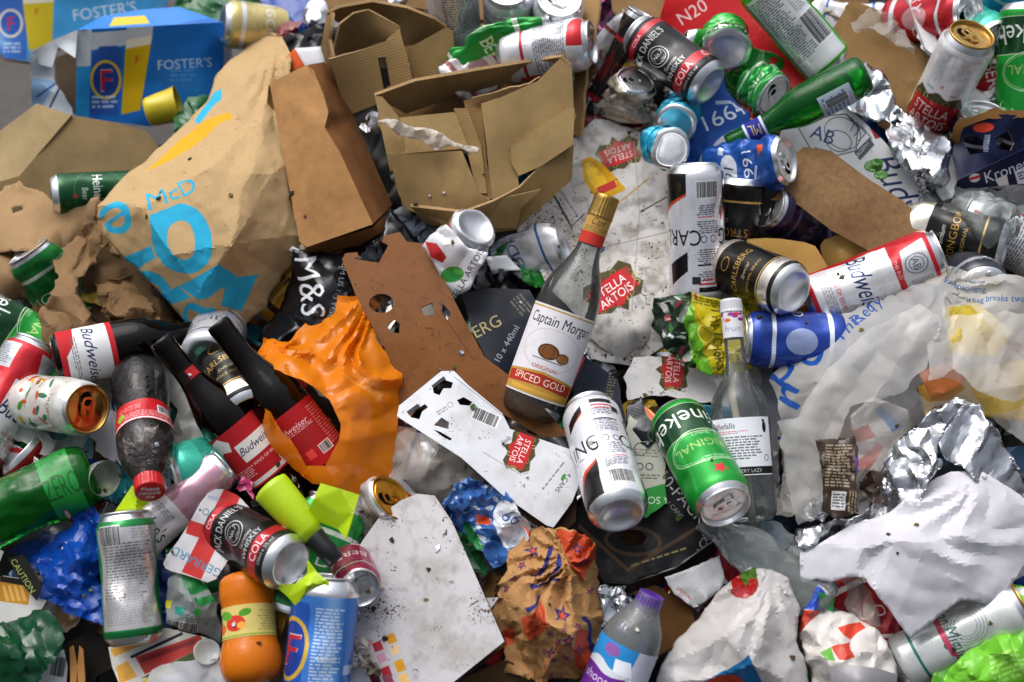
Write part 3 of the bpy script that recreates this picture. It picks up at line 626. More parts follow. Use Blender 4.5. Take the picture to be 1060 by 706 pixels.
def T_plain(bg, fg, word, seed=0, a=1.0):
    c = canvas_can(bg); r = random.Random(seed); c.rect(103, 35 + r.random() * 10, 207, 6, fg)
    for x in (103, 0, 207): c.text(word, x, 75, 17, fg, 0, .04)
    c.fine(150, 70, 34, 80, 3, fg); c.rect(103, 120, 207, 3 + r.random() * 8, fg); c.oval(50, 78, 16, 22, fg, 0, .6); return fin(c, .12, seed)
def T_blue():
    c = canvas_can('1a4d9e'); r = random.Random(4)
    for i in range(16): c.rect(r.uniform(0, 207), r.uniform(10, 140), r.uniform(8, 24), r.uniform(4, 12), r.choice(('0f2f70', '2a6cc0', 'b9c9dd', '123a82')), r.uniform(0, 90))
    c.text("1664", 103, 60, 20, 'e8ecf4', 0, .03); c.oval(103, 96, 24, 14, 'c9cfd8'); c.text("16", 103, 96, 16, '1a2a50', 0, 0, .3); c.poly([(70, 30), (86, 26), (90, 36), (74, 40)], 'e0562e'); c.fine(160, 80, 36, 70, 3, 'dfe6f2'); return fin(c, .05)
def T_turq():
    c = canvas_can('1796b8'); r = random.Random(7)
    for i in range(18): c.oval(r.uniform(0, 207), r.uniform(10, 140), r.uniform(5, 16), r.uniform(3, 8), r.choice(('0c5a80', '2ac0d8', '10333f', 'd6eef2')), r.uniform(0, 180))
    return fin(c, .08)
def T_beige():
    c = canvas_can('b5a78c', a=.8); c.dirt(.55, 10, '6a5c44', 4); c.text("CIDER", 60, 80, 16, '7a4a2a', 0, .03); c.rect(130, 80, 34, 9, 'd0482a', 8); c.fine(100, 70, 80, 60, 3, '6d604a'); return fin(c, .2)
# photo-space prints: a canvas over the outline of the sheet, y down
def over(pts, bg, res=2.4, pad=6, a=1.0):
    xs, ys = [p[0] for p in pts], [p[1] for p in pts]; return Cv(min(xs) - pad, min(ys) - pad, max(xs) - min(xs) + 2 * pad, max(ys) - min(ys) + 2 * pad, res, bg, a)
KR = 'ab8c5e'
def CARD(c=KR, corr=14, cang=0, d=.2): return mat('card', c, corr=corr, cang=cang, dirt=d)
RIM = lambda: mat('card', 'b9986c', bs=900, bump=.9, dirt=.3)
def T_darkhein():
    c = canvas_can('0f4a24', H=118)
    for x in (103, 0, 207): heinek(c, x, 62, 13); c.text("Beer", x, 78, 8, 'c8d0c0', 0, .02); c.poly([(x - 2, 90), (x + 6, 86), (x + 5, 95)], 'c03030'); c.ring(x, 62, 46, 30, 1, '3a7a4a')
    return fin(c, .06)
# ------------------------------------------------------------------ setting: pavement and the packed mass under the litter
def build_ground():
    m = mat('dull', '403d3b', ns=60, dirt=.3, bump=.6, bs=90, nm='paving')
    me = mk('pavement', [(-40, -40, 0), (40, -40, 0), (40, 60, 0), (-40, 60, 0)], [(0, 1, 2, 3)], [m], None, None, False); me['kind'] = 'structure'
    V = []; F_ = []
    for i in range(-9, 9):
        for j in range(-3, 9):
            x, y = i * .452 + (.22 if j % 2 else 0), j * .302 + .3; k = len(V); V += [(x, y, .004), (x + .445, y, .004), (x + .445, y + .295, .004), (x, y + .295, .004)]; F_.append((k, k + 1, k + 2, k + 3))
    sl = mk('pavement_slabs', V, F_, [mat('dull', '5c5856', ns=50, dirt=.35, bump=.6, bs=90, nm='slab')], None, None, False); sl['kind'] = 'structure'
build_ground()
def ss(t): t = np.clip(t, 0, 1); return t * t * (3 - 2 * t)
def build_mass():
    xs = np.arange(-1.15, 1.16, .011); ys = np.arange(-.95, 1.25, .011); X, Y = np.meshgrid(xs, ys); x, y = X.ravel(), Y.ravel()
    pl = OZ + y * math.tan(R_(SLOPE)); d = np.stack([x, y, pl], 1) - nC; z_ = d @ nF; px = PW / 2 + FP * (d @ nR) / z_; py = PH / 2 - FP * (d @ nU) / z_
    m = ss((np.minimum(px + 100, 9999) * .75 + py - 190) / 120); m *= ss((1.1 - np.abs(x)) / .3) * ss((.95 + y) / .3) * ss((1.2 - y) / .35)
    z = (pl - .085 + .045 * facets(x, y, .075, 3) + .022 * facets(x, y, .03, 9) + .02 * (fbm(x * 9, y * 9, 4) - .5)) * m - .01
    nx, ny = len(xs), len(ys); F_ = [(j * nx + i, j * nx + i + 1, (j + 1) * nx + i + 1, (j + 1) * nx + i) for j in range(ny - 1) for i in range(nx - 1)]
    mm = bpy.data.materials.new('packed_litter'); mm.use_nodes = True; nt = mm.node_tree; b = nt.nodes['Principled BSDF']; L = nt.links.new
    tc = nn(nt, "ShaderNodeTexCoord"); v = nn(nt, "ShaderNodeTexVoronoi"); v.inputs["Scale"].default_value = 22; L(tc.outputs["Object"], v.inputs[0])
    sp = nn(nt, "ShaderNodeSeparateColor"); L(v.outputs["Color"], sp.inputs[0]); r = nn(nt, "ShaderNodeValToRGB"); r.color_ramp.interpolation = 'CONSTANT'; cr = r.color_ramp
    cr.elements[0].color = lin('16171a'); cr.elements[1].position = .45; cr.elements[1].color = lin('2a221b')  # rubbish tones kept dark so the gaps carry occlusion shade in their colour
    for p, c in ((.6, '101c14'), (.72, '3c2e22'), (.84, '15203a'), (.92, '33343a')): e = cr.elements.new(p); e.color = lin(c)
    L(sp.outputs[0], r.inputs[0]); L(r.outputs[0], b.inputs['Base Color']); b.inputs['Roughness'].default_value = .45
    o = mk('packed_litter', np.stack([x, y, z], 1), F_, [mm], None, None, True); tag(o, 'dark packed layer of mixed rubbish, deepened to shade the gaps, underneath the loose litter', 'rubbish layer', kind='stuff')
build_mass()
BLACK = mat('plas', '141517', dirt=.1, rough=.35)
# ------------------------------------------------------------------ top left
def fosters_face(cv, M, bright=1, can_=True):
    """M(u, v) -> picture point on the panel, u 0..1 left to right, v 0..1 top to bottom"""
    q = lambda pts: [M(u, v) for u, v in pts]
    cv.poly(q([(0, 0), (1, 0), (1, 1), (0, 1)]), '1f6fc4')
    cv.poly(q([(0, 0), (.1, 0), (.1, 1), (0, 1)]), 'd5dde4'); cv.poly(q([(0, .42), (.1, .42), (.1, 1), (0, 1)]), '2f9be0')
    cv.poly(q([(.1, .04), (.34, .03), (.34, .2), (.1, .24)]), 'c8d0d8'); cv.poly(q([(.34, 0), (.52, 0), (.52, .16), (.34, .18)]), 'c9ced6')
    cv.poly(q([(.11, .30), (.16, .2), (.28, .2), (.32, .30), (.32, .98), (.11, .98)]), '2b59ac')
    a = np.array(M(.215, .58)); b = np.array(M(.33, .58)); r = np.linalg.norm(b - a); an = math.degrees(math.atan2(b[1] - a[1], b[0] - a[0]))
    cv.ring(*a, r, r * 1.25, r * .18, 'dcbc3a', an); cv.oval(*a, r * .8, r * 1.05, '27479c', an); cv.text("F", *a, r * 1.5, 'e8e8f0', an, .08); cv.text("F", *a, r * 1.4, 'd02434', an, .03)
    c = M(.215, .84); cv.fine(c[0], c[1], r * 1.6, r * .9, r * .3, 'dfe6f2', an)
    cv.poly(q([(.34, .14), (.52, .1), (.485, .92), (.345, .97)]), 'd8b016'); cv.poly(q([(.34, .14), (.52, .1), (.515, .2), (.342, .24)]), 'f0ead8'); c = M(.43, .36); cv.text("F", *c, r * .5, 'c03028', an, .05)
    c = M(.77, .42); cv.text("FOSTER'S", *c, r * .62, 'cfe0ea', an - 2, .02); c = M(.77, .55); cv.fine(c[0], c[1], r * 1.6, r * .8, r * .3, '7ab0dc', an, .5)
    x, y = cv.grid()
def quadmap(a, b, c, d):
    a, b, c, d = map(np.array, ([*a[:2]], [*b[:2]], [*c[:2]], [*d[:2]])); return lambda u, v: tuple((a * (1 - u) + b * u) * (1 - v) + (d * (1 - u) + c * u) * v)
def build_blue_boxes():
    r = root_at('beer_box', 150, 80, -.1, 'crushed blue beer carton with its torn white end open, nearer than the other', 'beer carton', short='the open blue beer carton', rad=60)
    A, B, C_, D_ = (80, 31, -.035), (231, 23, -.04), (226, 112, -.13), (78, 121, -.13)
    pts = [A, B, (232, 60, -.08), C_, (205, 124, -.14), (155, 131, -.14), D_]
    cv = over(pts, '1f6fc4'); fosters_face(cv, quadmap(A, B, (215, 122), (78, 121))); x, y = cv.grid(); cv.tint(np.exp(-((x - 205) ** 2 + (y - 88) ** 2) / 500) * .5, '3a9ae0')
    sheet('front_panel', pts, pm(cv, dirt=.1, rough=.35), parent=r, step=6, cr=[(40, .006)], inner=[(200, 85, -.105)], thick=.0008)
    pts = [A, (105, 17, -.05), (145, 10, -.055), (185, 7, -.05), B, (190, 25, -.04)]
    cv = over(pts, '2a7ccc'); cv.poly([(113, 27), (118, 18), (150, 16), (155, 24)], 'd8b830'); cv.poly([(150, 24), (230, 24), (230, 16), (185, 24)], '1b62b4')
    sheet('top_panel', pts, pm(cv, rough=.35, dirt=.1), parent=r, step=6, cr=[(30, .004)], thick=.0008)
    pts = [A, (58, 40, -.05), (31, 54, -.07), (30, 64, -.09), (54, 70, -.07), (60, 48, -.06), (78, 60, -.05)]
    cv = over(pts, 'cdd3d9'); cv.poly([(58, 58), (80, 60), (80, 84), (66, 72)], '2b59ac')
    sheet('end_flap', pts, pm(cv, rough=.4), parent=r, step=5, cr=[(16, .004)], thick=.0008)
    pts = [(31, 55, -.07), (55, 66, -.09), (57, 85, -.1), (75, 112, -.12), (74, 122, -.125), (34, 112, -.13)]
    cv = over(pts, 'c4ccd4'); cv.poly([(30, 80), (58, 84), (40, 118), (30, 118)], '8fb4d8'); cv.line([(38, 100), (58, 86)], 2, '345a9a'); cv.line([(50, 114), (62, 90)], 2, '1d2c5c')
    sheet('torn_end', pts, pm(cv, rough=.45), parent=r, step=5, cr=[(16, .004)], torn=1, thick=.0008)
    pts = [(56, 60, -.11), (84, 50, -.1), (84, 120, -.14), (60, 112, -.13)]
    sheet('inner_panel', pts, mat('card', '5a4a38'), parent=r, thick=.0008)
    pts = [(230, 24, -.042), (226, 112, -.132), (240, 90, -.2), (240, 40, -.14)]
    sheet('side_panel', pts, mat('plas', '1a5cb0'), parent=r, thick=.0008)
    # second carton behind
    r = root_at('beer_box', 90, 25, -.17, 'flattened blue beer carton behind the open one at the pavement edge', 'beer carton', short='the rear blue beer carton', rad=60)
    A, B, C_, D_ = (-30, -30, -.13), (178, -40, -.12), (172, 12, -.17), (4, 60, -.19)
    pts = [A, B, C_, (110, 24, -.18), (32, 64, -.2), D_, (-30, 20, -.18)]
    cv = over(pts, '4aa6e0'); cv.poly([(-30, -30), (26, -30), (28, 62), (-10, 60)], '3f70c0'); cv.ring(11, 24, 13, 15, 2.6, 'dcd0c0'); cv.oval(11, 24, 10, 12, '2f5cb4'); cv.text("F", 11, 24, 15, 'c8283a', -4, .06); cv.fine(12, 50, 18, 12, 4, 'dfe6f2')
    cv.poly([(22, -10), (56, -12), (54, 48), (30, 52)], 'd9c02c'); cv.poly([(22, -12), (56, -14), (56, 2), (24, 4)], 'efe9d4'); cv.text("F", 38, 12, 7, 'c84030', 0, .05)
    cv.text("FOSTER'S", 108, 11, 12, 'e8f2f8', -8, .03); x, y = cv.grid(); cv.tint((fbm(x / 30, y / 20, 5) - .5) * 2, 'a8d4ee')
    sheet('front_panel', pts, pm(cv, rough=.35, dirt=.1), parent=r, step=8, cr=[(50, .006)], thick=.0008)
    sheet('back_panel', [(p[0], p[1] + 3, p[2] - .05) for p in pts], mat('card', '7a6448'), parent=r, step=14, thick=.0008)
build_blue_boxes()
cup = [(0, 0), (19, 0), (20, 1), (22, 20), (25, 45), (26, 46), (24, 45), (21, 20), (18, 2), (0, 2)]
bottle('plastic_cup', 169, 112, 15, 10, -.075, cup, mat('plas', 'd8c22a', dirt=.05), 'small yellow plastic cup lying against the open blue beer carton', 'cup', cr=dict(fac=.002))
# brown flattened box on the left
def left_box():
    r = root_at('flattened_box', 90, 170, -.07, 'flattened brown corrugated box with a fold, below the open blue carton', 'cardboard box', short='the flattened box on the left', rad=60)
    sheet('flap', [(38, 107, -.05), (74, 119, -.045), (20, 182, -.06), (-40, 200, -.07), (-40, 165, -.08)], CARD('ab956c', 10, 40), parent=r, thick=.003, rim=RIM(), step=8, cr=[(60, .002)])
    sheet('side', [(74, 119, -.045), (120, 127, -.055), (152, 136, -.06), (170, 160, -.07), (185, 200, -.09), (120, 260, -.1), (40, 230, -.08), (-40, 235, -.08), (-40, 201, -.07), (20, 182, -.06)], CARD('917a54', 10, 40), parent=r, thick=.003, rim=RIM(), step=8, cr=[(60, .004)])
left_box()
KP = lambda c='a98a64': mat('paper', c, dirt=.3, rough=.85, bump=.35)
sheet('kraft_paper', [(-20, 205), (20, 190, -.03), (60, 215, -.01), (105, 205, -.01), (110, 235), (85, 262), (30, 262, .0), (-20, 262)], KP('a3845f'), 'torn flat kraft paper with a small burn hole, under the dark green can', 'paper', h=-.035, cr=[(34, .010), (12, .002)], lat=4, step=4, torn=3, holes=[[(14, 215), (22, 213), (24, 218), (16, 220)]], short='the kraft paper with a hole')
sheet('kraft_paper', [(-20, 250), (30, 268), (62, 296), (58, 318), (20, 312), (-20, 320)], KP('8f7250'), 'smooth brown paper bag end curling at the left picture edge', 'paper bag', h=-.03, inner=[(20, 285, .01)], cr=[(30, .005)], lat=3, step=4, torn=2)
sheet('kraft_paper', [(82, 232, .0), (103, 222, .02), (118, 248, .01), (98, 268, .0), (78, 290, .03), (96, 320, .03), (112, 345, .02), (104, 372, .01), (112, 396, .015), (88, 398, .0), (50, 372, .0), (36, 326, .02), (62, 290, .03), (60, 262, .0)], KP('846747'), 'crumpled dark brown torn paper standing up beside the big lettered bag', 'paper', h=0, inner=[(85, 330, .055), (70, 300, .05)], cr=[(20, .016, 75, 2.5), (9, .005, 75, 2)], lat=4, step=3, torn=4, short='the crumpled brown paper')
sheet('kraft_paper', [(70, 225), (100, 216), (118, 250), (160, 300), (190, 340), (180, 366), (120, 352), (96, 404), (50, 384), (24, 340), (40, 300)], KP('5f4930'), 'dark crumpled brown paper filling the hollow below the big lettered bag', 'paper', h=-.028, cr=[(24, .02, 70, 2.5), (11, .007, 60, 2)], lat=4, step=3.5, torn=4)
sheet('kraft_paper', [(98, 290), (135, 285), (158, 320), (178, 350), (160, 376), (150, 350), (120, 345), (108, 320)], KP('7c6040'), 'ragged brown paper scraps curled against the cola and lager bottles', 'paper', h=-.01, cr=[(14, .016), (7, .004)], lat=4, step=3, torn=4)
can(104, 200, 3, -4, -.03, T_darkhein(), 'dark green lager can with white lettering poking out from behind the lettered bag', L=118, Dm=56, roll=0, short='the dark green can')
def green_bot_label():
    c = Cv(0, 0, 80, 60, 2.5, 'c2ccd0'); c.text("PILSNER", 40, 18, 9, '3a6a58'); c.oval(40, 34, 8, 7, 'c89a9a'); c.fine(40, 48, 50, 10, 3, '506060'); return c
GREENG = mat('glass', '3fae4c', haze=.32, dcol='14782a', rough=.05, nm='green_glass'); PROF_BEER = [(0, 2), (22, 0), (29, 2), (30.5, 8), (30.5, 118), (29, 130), (22, 150), (15.5, 168), (13.5, 180), (13, 205), (14.2, 206), (14.2, 214), (13, 216), (10, 216), (10, 208)]
bottle('glass_bottle', 42, 274, 42, -8, -.045, PROF_BEER, GREENG, 'green glass bottle with a pale label half buried in brown paper', 'bottle', labels=[(45, 105, 100, green_bot_label(), 0)], short='the green bottle in brown paper')
def T_heincrush(): c = T_hein(150); return c
can(22, 352, -35, 10, .02, T_hein(150), 'crushed green lager can with white lettering at the left picture edge', roll=20, cr=dict(kx=(.6, .35, .7), fac=.008, bend=20), short='the crushed green can on the left')
# McD bag
def big_bag():
    pts = [(292, 36, -.03), (300, 60, .0), (296, 110, .03), (303, 165, .04), (301, 205, .05), (318, 244, .03), (312, 262, .02), (292, 285, .01), (276, 318, .0), (248, 338, .0), (232, 350, -.01), (205, 345, .0), (188, 328, .01), (150, 285, .02), (110, 248, .02), (98, 224, .03), (102, 210, .04), (132, 180, .03), (165, 152, .02), (192, 128, .01), (212, 110, .0), (224, 80, -.02), (240, 62, -.04), (262, 44, -.05), (268, 33, -.05)]
    cv = over(pts, 'b3966c', 2.6)
    B = '2aa3c9'
    cv.poly([(150, 178), (178, 152), (205, 128), (238, 117), (244, 122), (228, 128), (200, 150), (176, 165)], 'cf9a20'); cv.poly([(222, 96), (229, 92), (229, 104), (218, 116), (206, 128), (202, 124), (214, 110)], B)
    def g(ch, x, y, s, rot, sx=1, b=.075): cv.text(ch, x, y, s, B, rot, b, 0, sx)
    g("McD", 178, 200, 18, -22, 1.2, .05)
    cv.ring(190, 248, 30, 36, 16, B, -10); cv.poly([(158, 222), (172, 217), (172, 268), (163, 262)], B)
    g("e", 128, 236, 60, 150, 1.0, .12); cv.poly([(126, 268), (158, 253), (162, 266), (136, 282)], B)
    cv.ring(155, 298, 23, 17, 10, B, 25); cv.poly([(170, 304), (184, 296), (196, 306), (166, 315), (160, 309)], B)
    cv.poly([(186, 297), (226, 272), (246, 284), (242, 292), (214, 306), (204, 308)], B); cv.poly([(226, 314), (238, 287), (268, 284), (250, 320)], B); cv.poly([(196, 310), (236, 327), (230, 334), (192, 316)], B)
    g("S", 206, 325, 38, 100, 1.2, .12)
    x, y = cv.grid(); cv.dirt(.07, 30, '8a6a48', 3); cv.tint((fbm(x / 6, y / 2.5, 8) - .72) * 5 * (y < 200), '6e4f30')
    sheet('paper_bag', pts, pm(cv, dirt=.1, rough=.8, bump=.3), 'large brown takeaway paper bag printed with big sky blue letters', 'paper bag', inner=[(150, 215, .085), (215, 175, .105), (262, 130, .05), (240, 250, .10), (205, 300, .06), (252, 80, .0), (285, 180, .075), (180, 262, .085)], cr=[(34, .006, 32, 5), (30, .006, 98, 4), (20, .0028, 60, 2.5), (8, .0008)], lat=2.5, step=3, torn=1, pl=True, sharp=11, rad=[(290, 40, 12, .010, 120)], short='the big blue-lettered bag', seed=12)
big_bag()
# white and orange food box + kraft carton
def cartons():
    r = root_at('food_box', 320, 70, -.03, 'small white and orange food box behind the smooth kraft carton', 'food box')
    sheet('orange_side', [(294, 62, 0), (305, 50, 0), (316, 70, .0), (300, 80, -.01), (293, 70, -.01)], mat('paper', 'd85a24'), parent=r)
    sheet('white_side', [(305, 50, 0), (332, 48, -.01), (348, 90, -.02), (352, 110, -.05), (330, 90, -.03), (318, 72, .0)], mat('paper', 'd8d8dc'), parent=r)
    r = root_at('kraft_carton', 335, 170, .05, 'smooth kraft takeaway carton with open folded end, beside the big lettered bag', 'food carton', short='the smooth kraft carton', rad=60)
    K = lambda c: mat('card', c, ns=30, dirt=.18, bump=.2, rough=.8)
    sheet('front_panel', [(279, 86, .05), (317, 67, .06), (324, 72, .062), (335, 98, .066), (340, 116, .07), (336, 132, .074), (352, 158, .074), (386, 232, .062), (317, 256, .052), (310, 250, .052)], K('a87c4c'), parent=r, thick=.0012, step=5, pl=True, cr=[(70, .002)])
    sheet('side_panel', [(319, 67, .06), (336, 64, .02), (350, 90, .0), (366, 120, -.02), (406, 212, -.03), (386, 232, .060), (352, 158, .073), (336, 132, .073), (340, 116, .069), (335, 98, .065)], K('8a5c34'), parent=r, thick=.0012, step=5, pl=True)  # same kraft as the front, browned darker: the angled side's shade is painted in
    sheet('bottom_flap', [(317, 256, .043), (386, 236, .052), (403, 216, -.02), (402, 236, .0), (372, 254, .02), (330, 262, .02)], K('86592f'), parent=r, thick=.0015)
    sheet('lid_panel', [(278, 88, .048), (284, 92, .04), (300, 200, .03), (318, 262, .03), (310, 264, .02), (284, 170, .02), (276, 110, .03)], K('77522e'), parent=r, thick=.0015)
    r = root_at('white_food_box', 298, 235, .03, 'edge of a ribbed white box squeezed between the lettered bag and the kraft carton', 'food box')
    sheet('ribbed_edge', [(288, 195, .035), (296, 205, .03), (318, 262, .028), (290, 266, .02), (292, 240, .02)], mat('paper', 'c9c0ac'), parent=r, cr=[(6, .002, 20, 4)], step=3)
    sheet('corner', [(291, 248, .032), (316, 262, .03), (310, 266, .03), (288, 252, .03)], mat('paper', 'e2e2e4'), parent=r)
cartons()
# corrugated boxes
def box1():
    r = root_at('corrugated_box', 400, 60, .03, 'upright torn corrugated box with curled inner walls and a small black printed mark', 'cardboard box', short='the torn box with curled walls', rad=70)
    cv = over([(340, 30), (430, 130)], 'a3875a'); cv.poly([(391, 60), (399, 59), (404, 88), (397, 92)], '1c1a18'); cv.fine(397, 66, 8, 10, 2, '8d6f48', -8)
    sheet('front_wall', [(341, 61, .06), (380, 50, .065), (400, 42, .07), (414, 28, .07), (427, 84, .035), (400, 104, .02), (366, 118, .0), (352, 96, .02)], pm(cv, 'card', corr=12, cang=75, dirt=.2), parent=r, thick=.004, rim=RIM(), step=7, torn=.7)
    sheet('inner_curl', [(344, 58, .055), (352, 25, .065), (366, 14, .07), (381, 10, .07), (400, 20, .07), (414, 27, .07), (404, 40, .06), (398, 46, .035), (380, 52, .02), (352, 58, .02)], CARD('94794e', 12, 80), parent=r, thick=.003, rim=RIM(), step=6)
    sheet('left_wall', [(338, 15, .055), (344, 12, .06), (340, 40, .06), (344, 60, .055), (352, 98, .0), (345, 90, -.02), (332, 50, .0)], CARD('8f7048', 12, 80), parent=r, thick=.004, rim=RIM())
    sheet('rear_wall', [(338, 14, .06), (352, 8, .065), (385, 2, .07), (420, 8, .075), (450, 20, .07), (462, 28, .065), (450, 45, .03), (414, 48, .02), (400, 22, .03), (380, 12, .03), (350, 24, .02)], CARD('9c8056', 12, 80), parent=r, thick=.004, rim=RIM(), step=7)
    sheet('right_panel', [(421, 51, .05), (462, 28, .065), (469, 32, .065), (472, 76, .03), (427, 88, .02)], CARD('a58a5c', 12, 80), parent=r, thick=.004, rim=RIM())
    sheet('right_wall', [(458, 25, .063), (469, 28, .06), (474, 76, .02), (462, 76, .01)], CARD('8a6c46', 12, 80), parent=r, thick=.004, rim=RIM())
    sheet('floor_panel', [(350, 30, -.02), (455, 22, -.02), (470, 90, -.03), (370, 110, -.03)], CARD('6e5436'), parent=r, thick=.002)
box1()
def box2():
    r = root_at('corrugated_box', 490, 150, .05, 'big opened corrugated box packed with folded cardboard and a strip of torn tape', 'cardboard box', short='the big box full of folded card', rad=90)
    C1 = CARD('a68a5c', 11, 10, .12)
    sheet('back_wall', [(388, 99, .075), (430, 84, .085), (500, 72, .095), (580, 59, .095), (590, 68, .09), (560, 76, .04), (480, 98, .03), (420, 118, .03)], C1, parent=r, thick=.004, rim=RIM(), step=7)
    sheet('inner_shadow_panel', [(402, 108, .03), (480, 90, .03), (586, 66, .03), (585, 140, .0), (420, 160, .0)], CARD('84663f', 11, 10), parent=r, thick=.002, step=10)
    sheet('left_rim', [(388, 99, .075), (396, 100, .075), (412, 120, .065), (420, 160, .05), (404, 178, .04), (396, 140, .06)], C1, parent=r, thick=.004, rim=RIM(), step=6)
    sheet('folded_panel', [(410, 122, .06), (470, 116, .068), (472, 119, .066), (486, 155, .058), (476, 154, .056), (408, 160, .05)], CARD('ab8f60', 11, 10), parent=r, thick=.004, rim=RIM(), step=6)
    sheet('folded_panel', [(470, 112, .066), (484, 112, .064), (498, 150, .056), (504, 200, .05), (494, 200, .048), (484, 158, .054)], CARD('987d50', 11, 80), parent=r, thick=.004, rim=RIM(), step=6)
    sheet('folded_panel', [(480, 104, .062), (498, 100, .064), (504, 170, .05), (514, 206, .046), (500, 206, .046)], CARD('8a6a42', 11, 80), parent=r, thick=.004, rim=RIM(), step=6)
    sheet('fold_edge', [(488, 101, .072), (515, 95, .076), (548, 86, .08), (560, 80, .08), (530, 98, .07), (498, 106, .068)], CARD('9d7e54', 11, 10), parent=r, thick=.004, rim=RIM(), step=5, torn=1)
    sheet('right_panel', [(498, 107, .085), (520, 100, .087), (556, 84, .09), (580, 60, .095), (592, 70, .09), (594, 112, .07), (592, 138, .06), (534, 164, .055), (538, 200, .045), (510, 208, .045), (504, 150, .07)], C1, parent=r, thick=.004, rim=RIM(), step=7, inner=[(545, 130, .075)], cr=[(50, .0015)])
    sheet('tuck_flap', [(529, 152, .07), (590, 110, .078), (595, 112, .075), (593, 150, .062), (560, 172, .056), (537, 182, .055), (530, 170, .06)], CARD('ae9262', 11, 10, .1), parent=r, thick=.004, rim=RIM(), step=7)
    sheet('front_panel', [(402, 158, .055), (408, 160, .055), (478, 156, .058), (496, 200, .052), (508, 208, .05), (560, 196, .05), (540, 215, .04), (534, 236, .02), (470, 237, .02), (420, 216, .02), (412, 200, .03)], CARD('9e8256', 11, 2, .1), parent=r, thick=.004, rim=RIM(), step=7, cr=[(60, .002)])
    sheet('lower_panel', [(425, 214, .045), (480, 220, .05), (512, 208, .052), (538, 194, .05), (592, 138, .055), (594, 150, .05), (592, 186, .03), (534, 238, .01), (500, 242, .01), (440, 232, .0)], CARD('a48757', 11, 2, .1), parent=r, thick=.004, rim=RIM(), step=7)
    tp = mat('bag', 'ded6c8', op=.75)
    sheet('tape_strip', [(390, 124, .085), (410, 121, .085), (428, 132, .08), (452, 136, .08), (470, 148, .075), (498, 154, .075), (494, 158, .073), (462, 152, .075), (450, 156, .07), (440, 148, .07), (412, 140, .075), (400, 130, .08)], tp, parent=r, step=3, torn=1.5, cr=[(8, .004)], lat=1.5)
box2()
sheet('cardboard_strip', [(606, -30, .06), (628, -30, .065), (622, 0, .07), (606, 80, .05), (602, 140, .02), (588, 138, .0), (596, 70, .03), (600, 10, .05)], CARD('9a7b50', 12, 85), 'narrow strip of torn corrugated board standing between the cans and the red card', 'cardboard', thick=.004, rim=RIM(), step=6, torn=1, inner=[(610, 40, .065)], short='the upright cardboard strip')
sheet('kraft_board', [(630, -30), (720, -30), (700, 15), (676, 30), (650, 30), (634, 10)], CARD('8d6e4a', 12, 60), 'brown cardboard offcut tucked behind the red printed card', 'cardboard', h=.01, thick=.003, rim=RIM(), step=8, cr=[(40, .006)])
# top row cans
can(470, 14, 96, 30, .05, T_white("", seed=3), 'silver and red can standing upright behind the big opened corrugated box', L=150, roll=40, short='the upright red and silver can')
can(527, 22, 92, 48, .03, T_plain('cfcfd6', '8a8a9a', 'LITE', 2), 'pale silver can standing upright at the top edge between two other cans', L=118, opened=False, lrot=90, short='the pale silver can')
can(576, 30, 84, 52, .03, T_plain('c9cad2', 'a83a3a', 'BREW', 5), 'silver can standing upright with its ring pull open, next to the cardboard strip', L=118, lrot=-30)
can(566, 52, 10, 14, .06, T_white("", seed=9, bg='d9dadf'), 'red and white can lying on its side on the rim of the big box', L=118, roll=-10, lrot=-80, short='the red and white can on the box rim')
can(510, 52, 28, 5, .055, T_plain('1c8a34', 'd8e8d0', 'BEER', 7), 'crushed green foil-bright can wedged behind the rim of the big box', cr=dict(kx=(.45, .2, .5), fac=.014, fs=.016, bend=35, twist=40), short='the crushed bright green can')
can(497, 72, 40, -10, .04, T_plain('b9b5b4', '7c4a52', 'CIDER', 8), 'squashed bare silver can end beside the crushed bright green can', cr=dict(kx=(.5, .25, .5), kz=.6, fac=.012, fs=.02), roll=90)
can(275, 30, -8, -12, -.06, T_plain('c9b878', 'dcdce0', 'GOLD', 3), 'pale gold can lying on its side behind the top of the lettered bag', lrot=0, L=118, short='the pale gold can')
def film(name, pts, c, label, cat, op=.6, cr=((34, .012, 0, 2), (11, .004)), lat=5, h=0., **kw):
    return sheet(name, pts, mat('bag', c, op=op, trl=kw.pop('trl', .3), rough=kw.pop('rough', .3)), label, cat, h=h, cr=list(cr), lat=lat, step=kw.pop('step', 4), torn=kw.pop('torn', 2), thick=kw.pop('thick', 0), **kw)
film('plastic_bag', [(262, -30), (340, -30), (338, 10), (330, 38), (300, 34), (285, 20), (270, 12)], '1552b8', 'bright blue plastic bag bunched behind the gold can at the top', 'plastic bag', .85, h=-.05)
film('wrapper', [(175, -30), (262, -30), (268, 10), (240, 30), (205, 22), (180, 8)], '1f6b38', 'glossy green wrapper lying behind the blue cartons', 'wrapper', .95, h=-.09, cr=((22, .012), (8, .004)))
film('wrapper', [(196, 100), (228, 96), (222, 122), (205, 140), (178, 138), (182, 124)], '176a30', 'dark green wrapper between the open blue carton and the lettered bag', 'wrapper', .95, h=-.06, cr=((12, .01), (6, .004)))
sheet('cardboard_offcut', [(325, -30), (600, -30), (600, 4), (500, 20), (430, 8), (340, 8)], CARD('8a6c48', 12, 0), 'brown cardboard behind the torn box with curled walls', 'cardboard', h=-.02, thick=.003, rim=RIM(), step=9, cr=[(50, .01)])
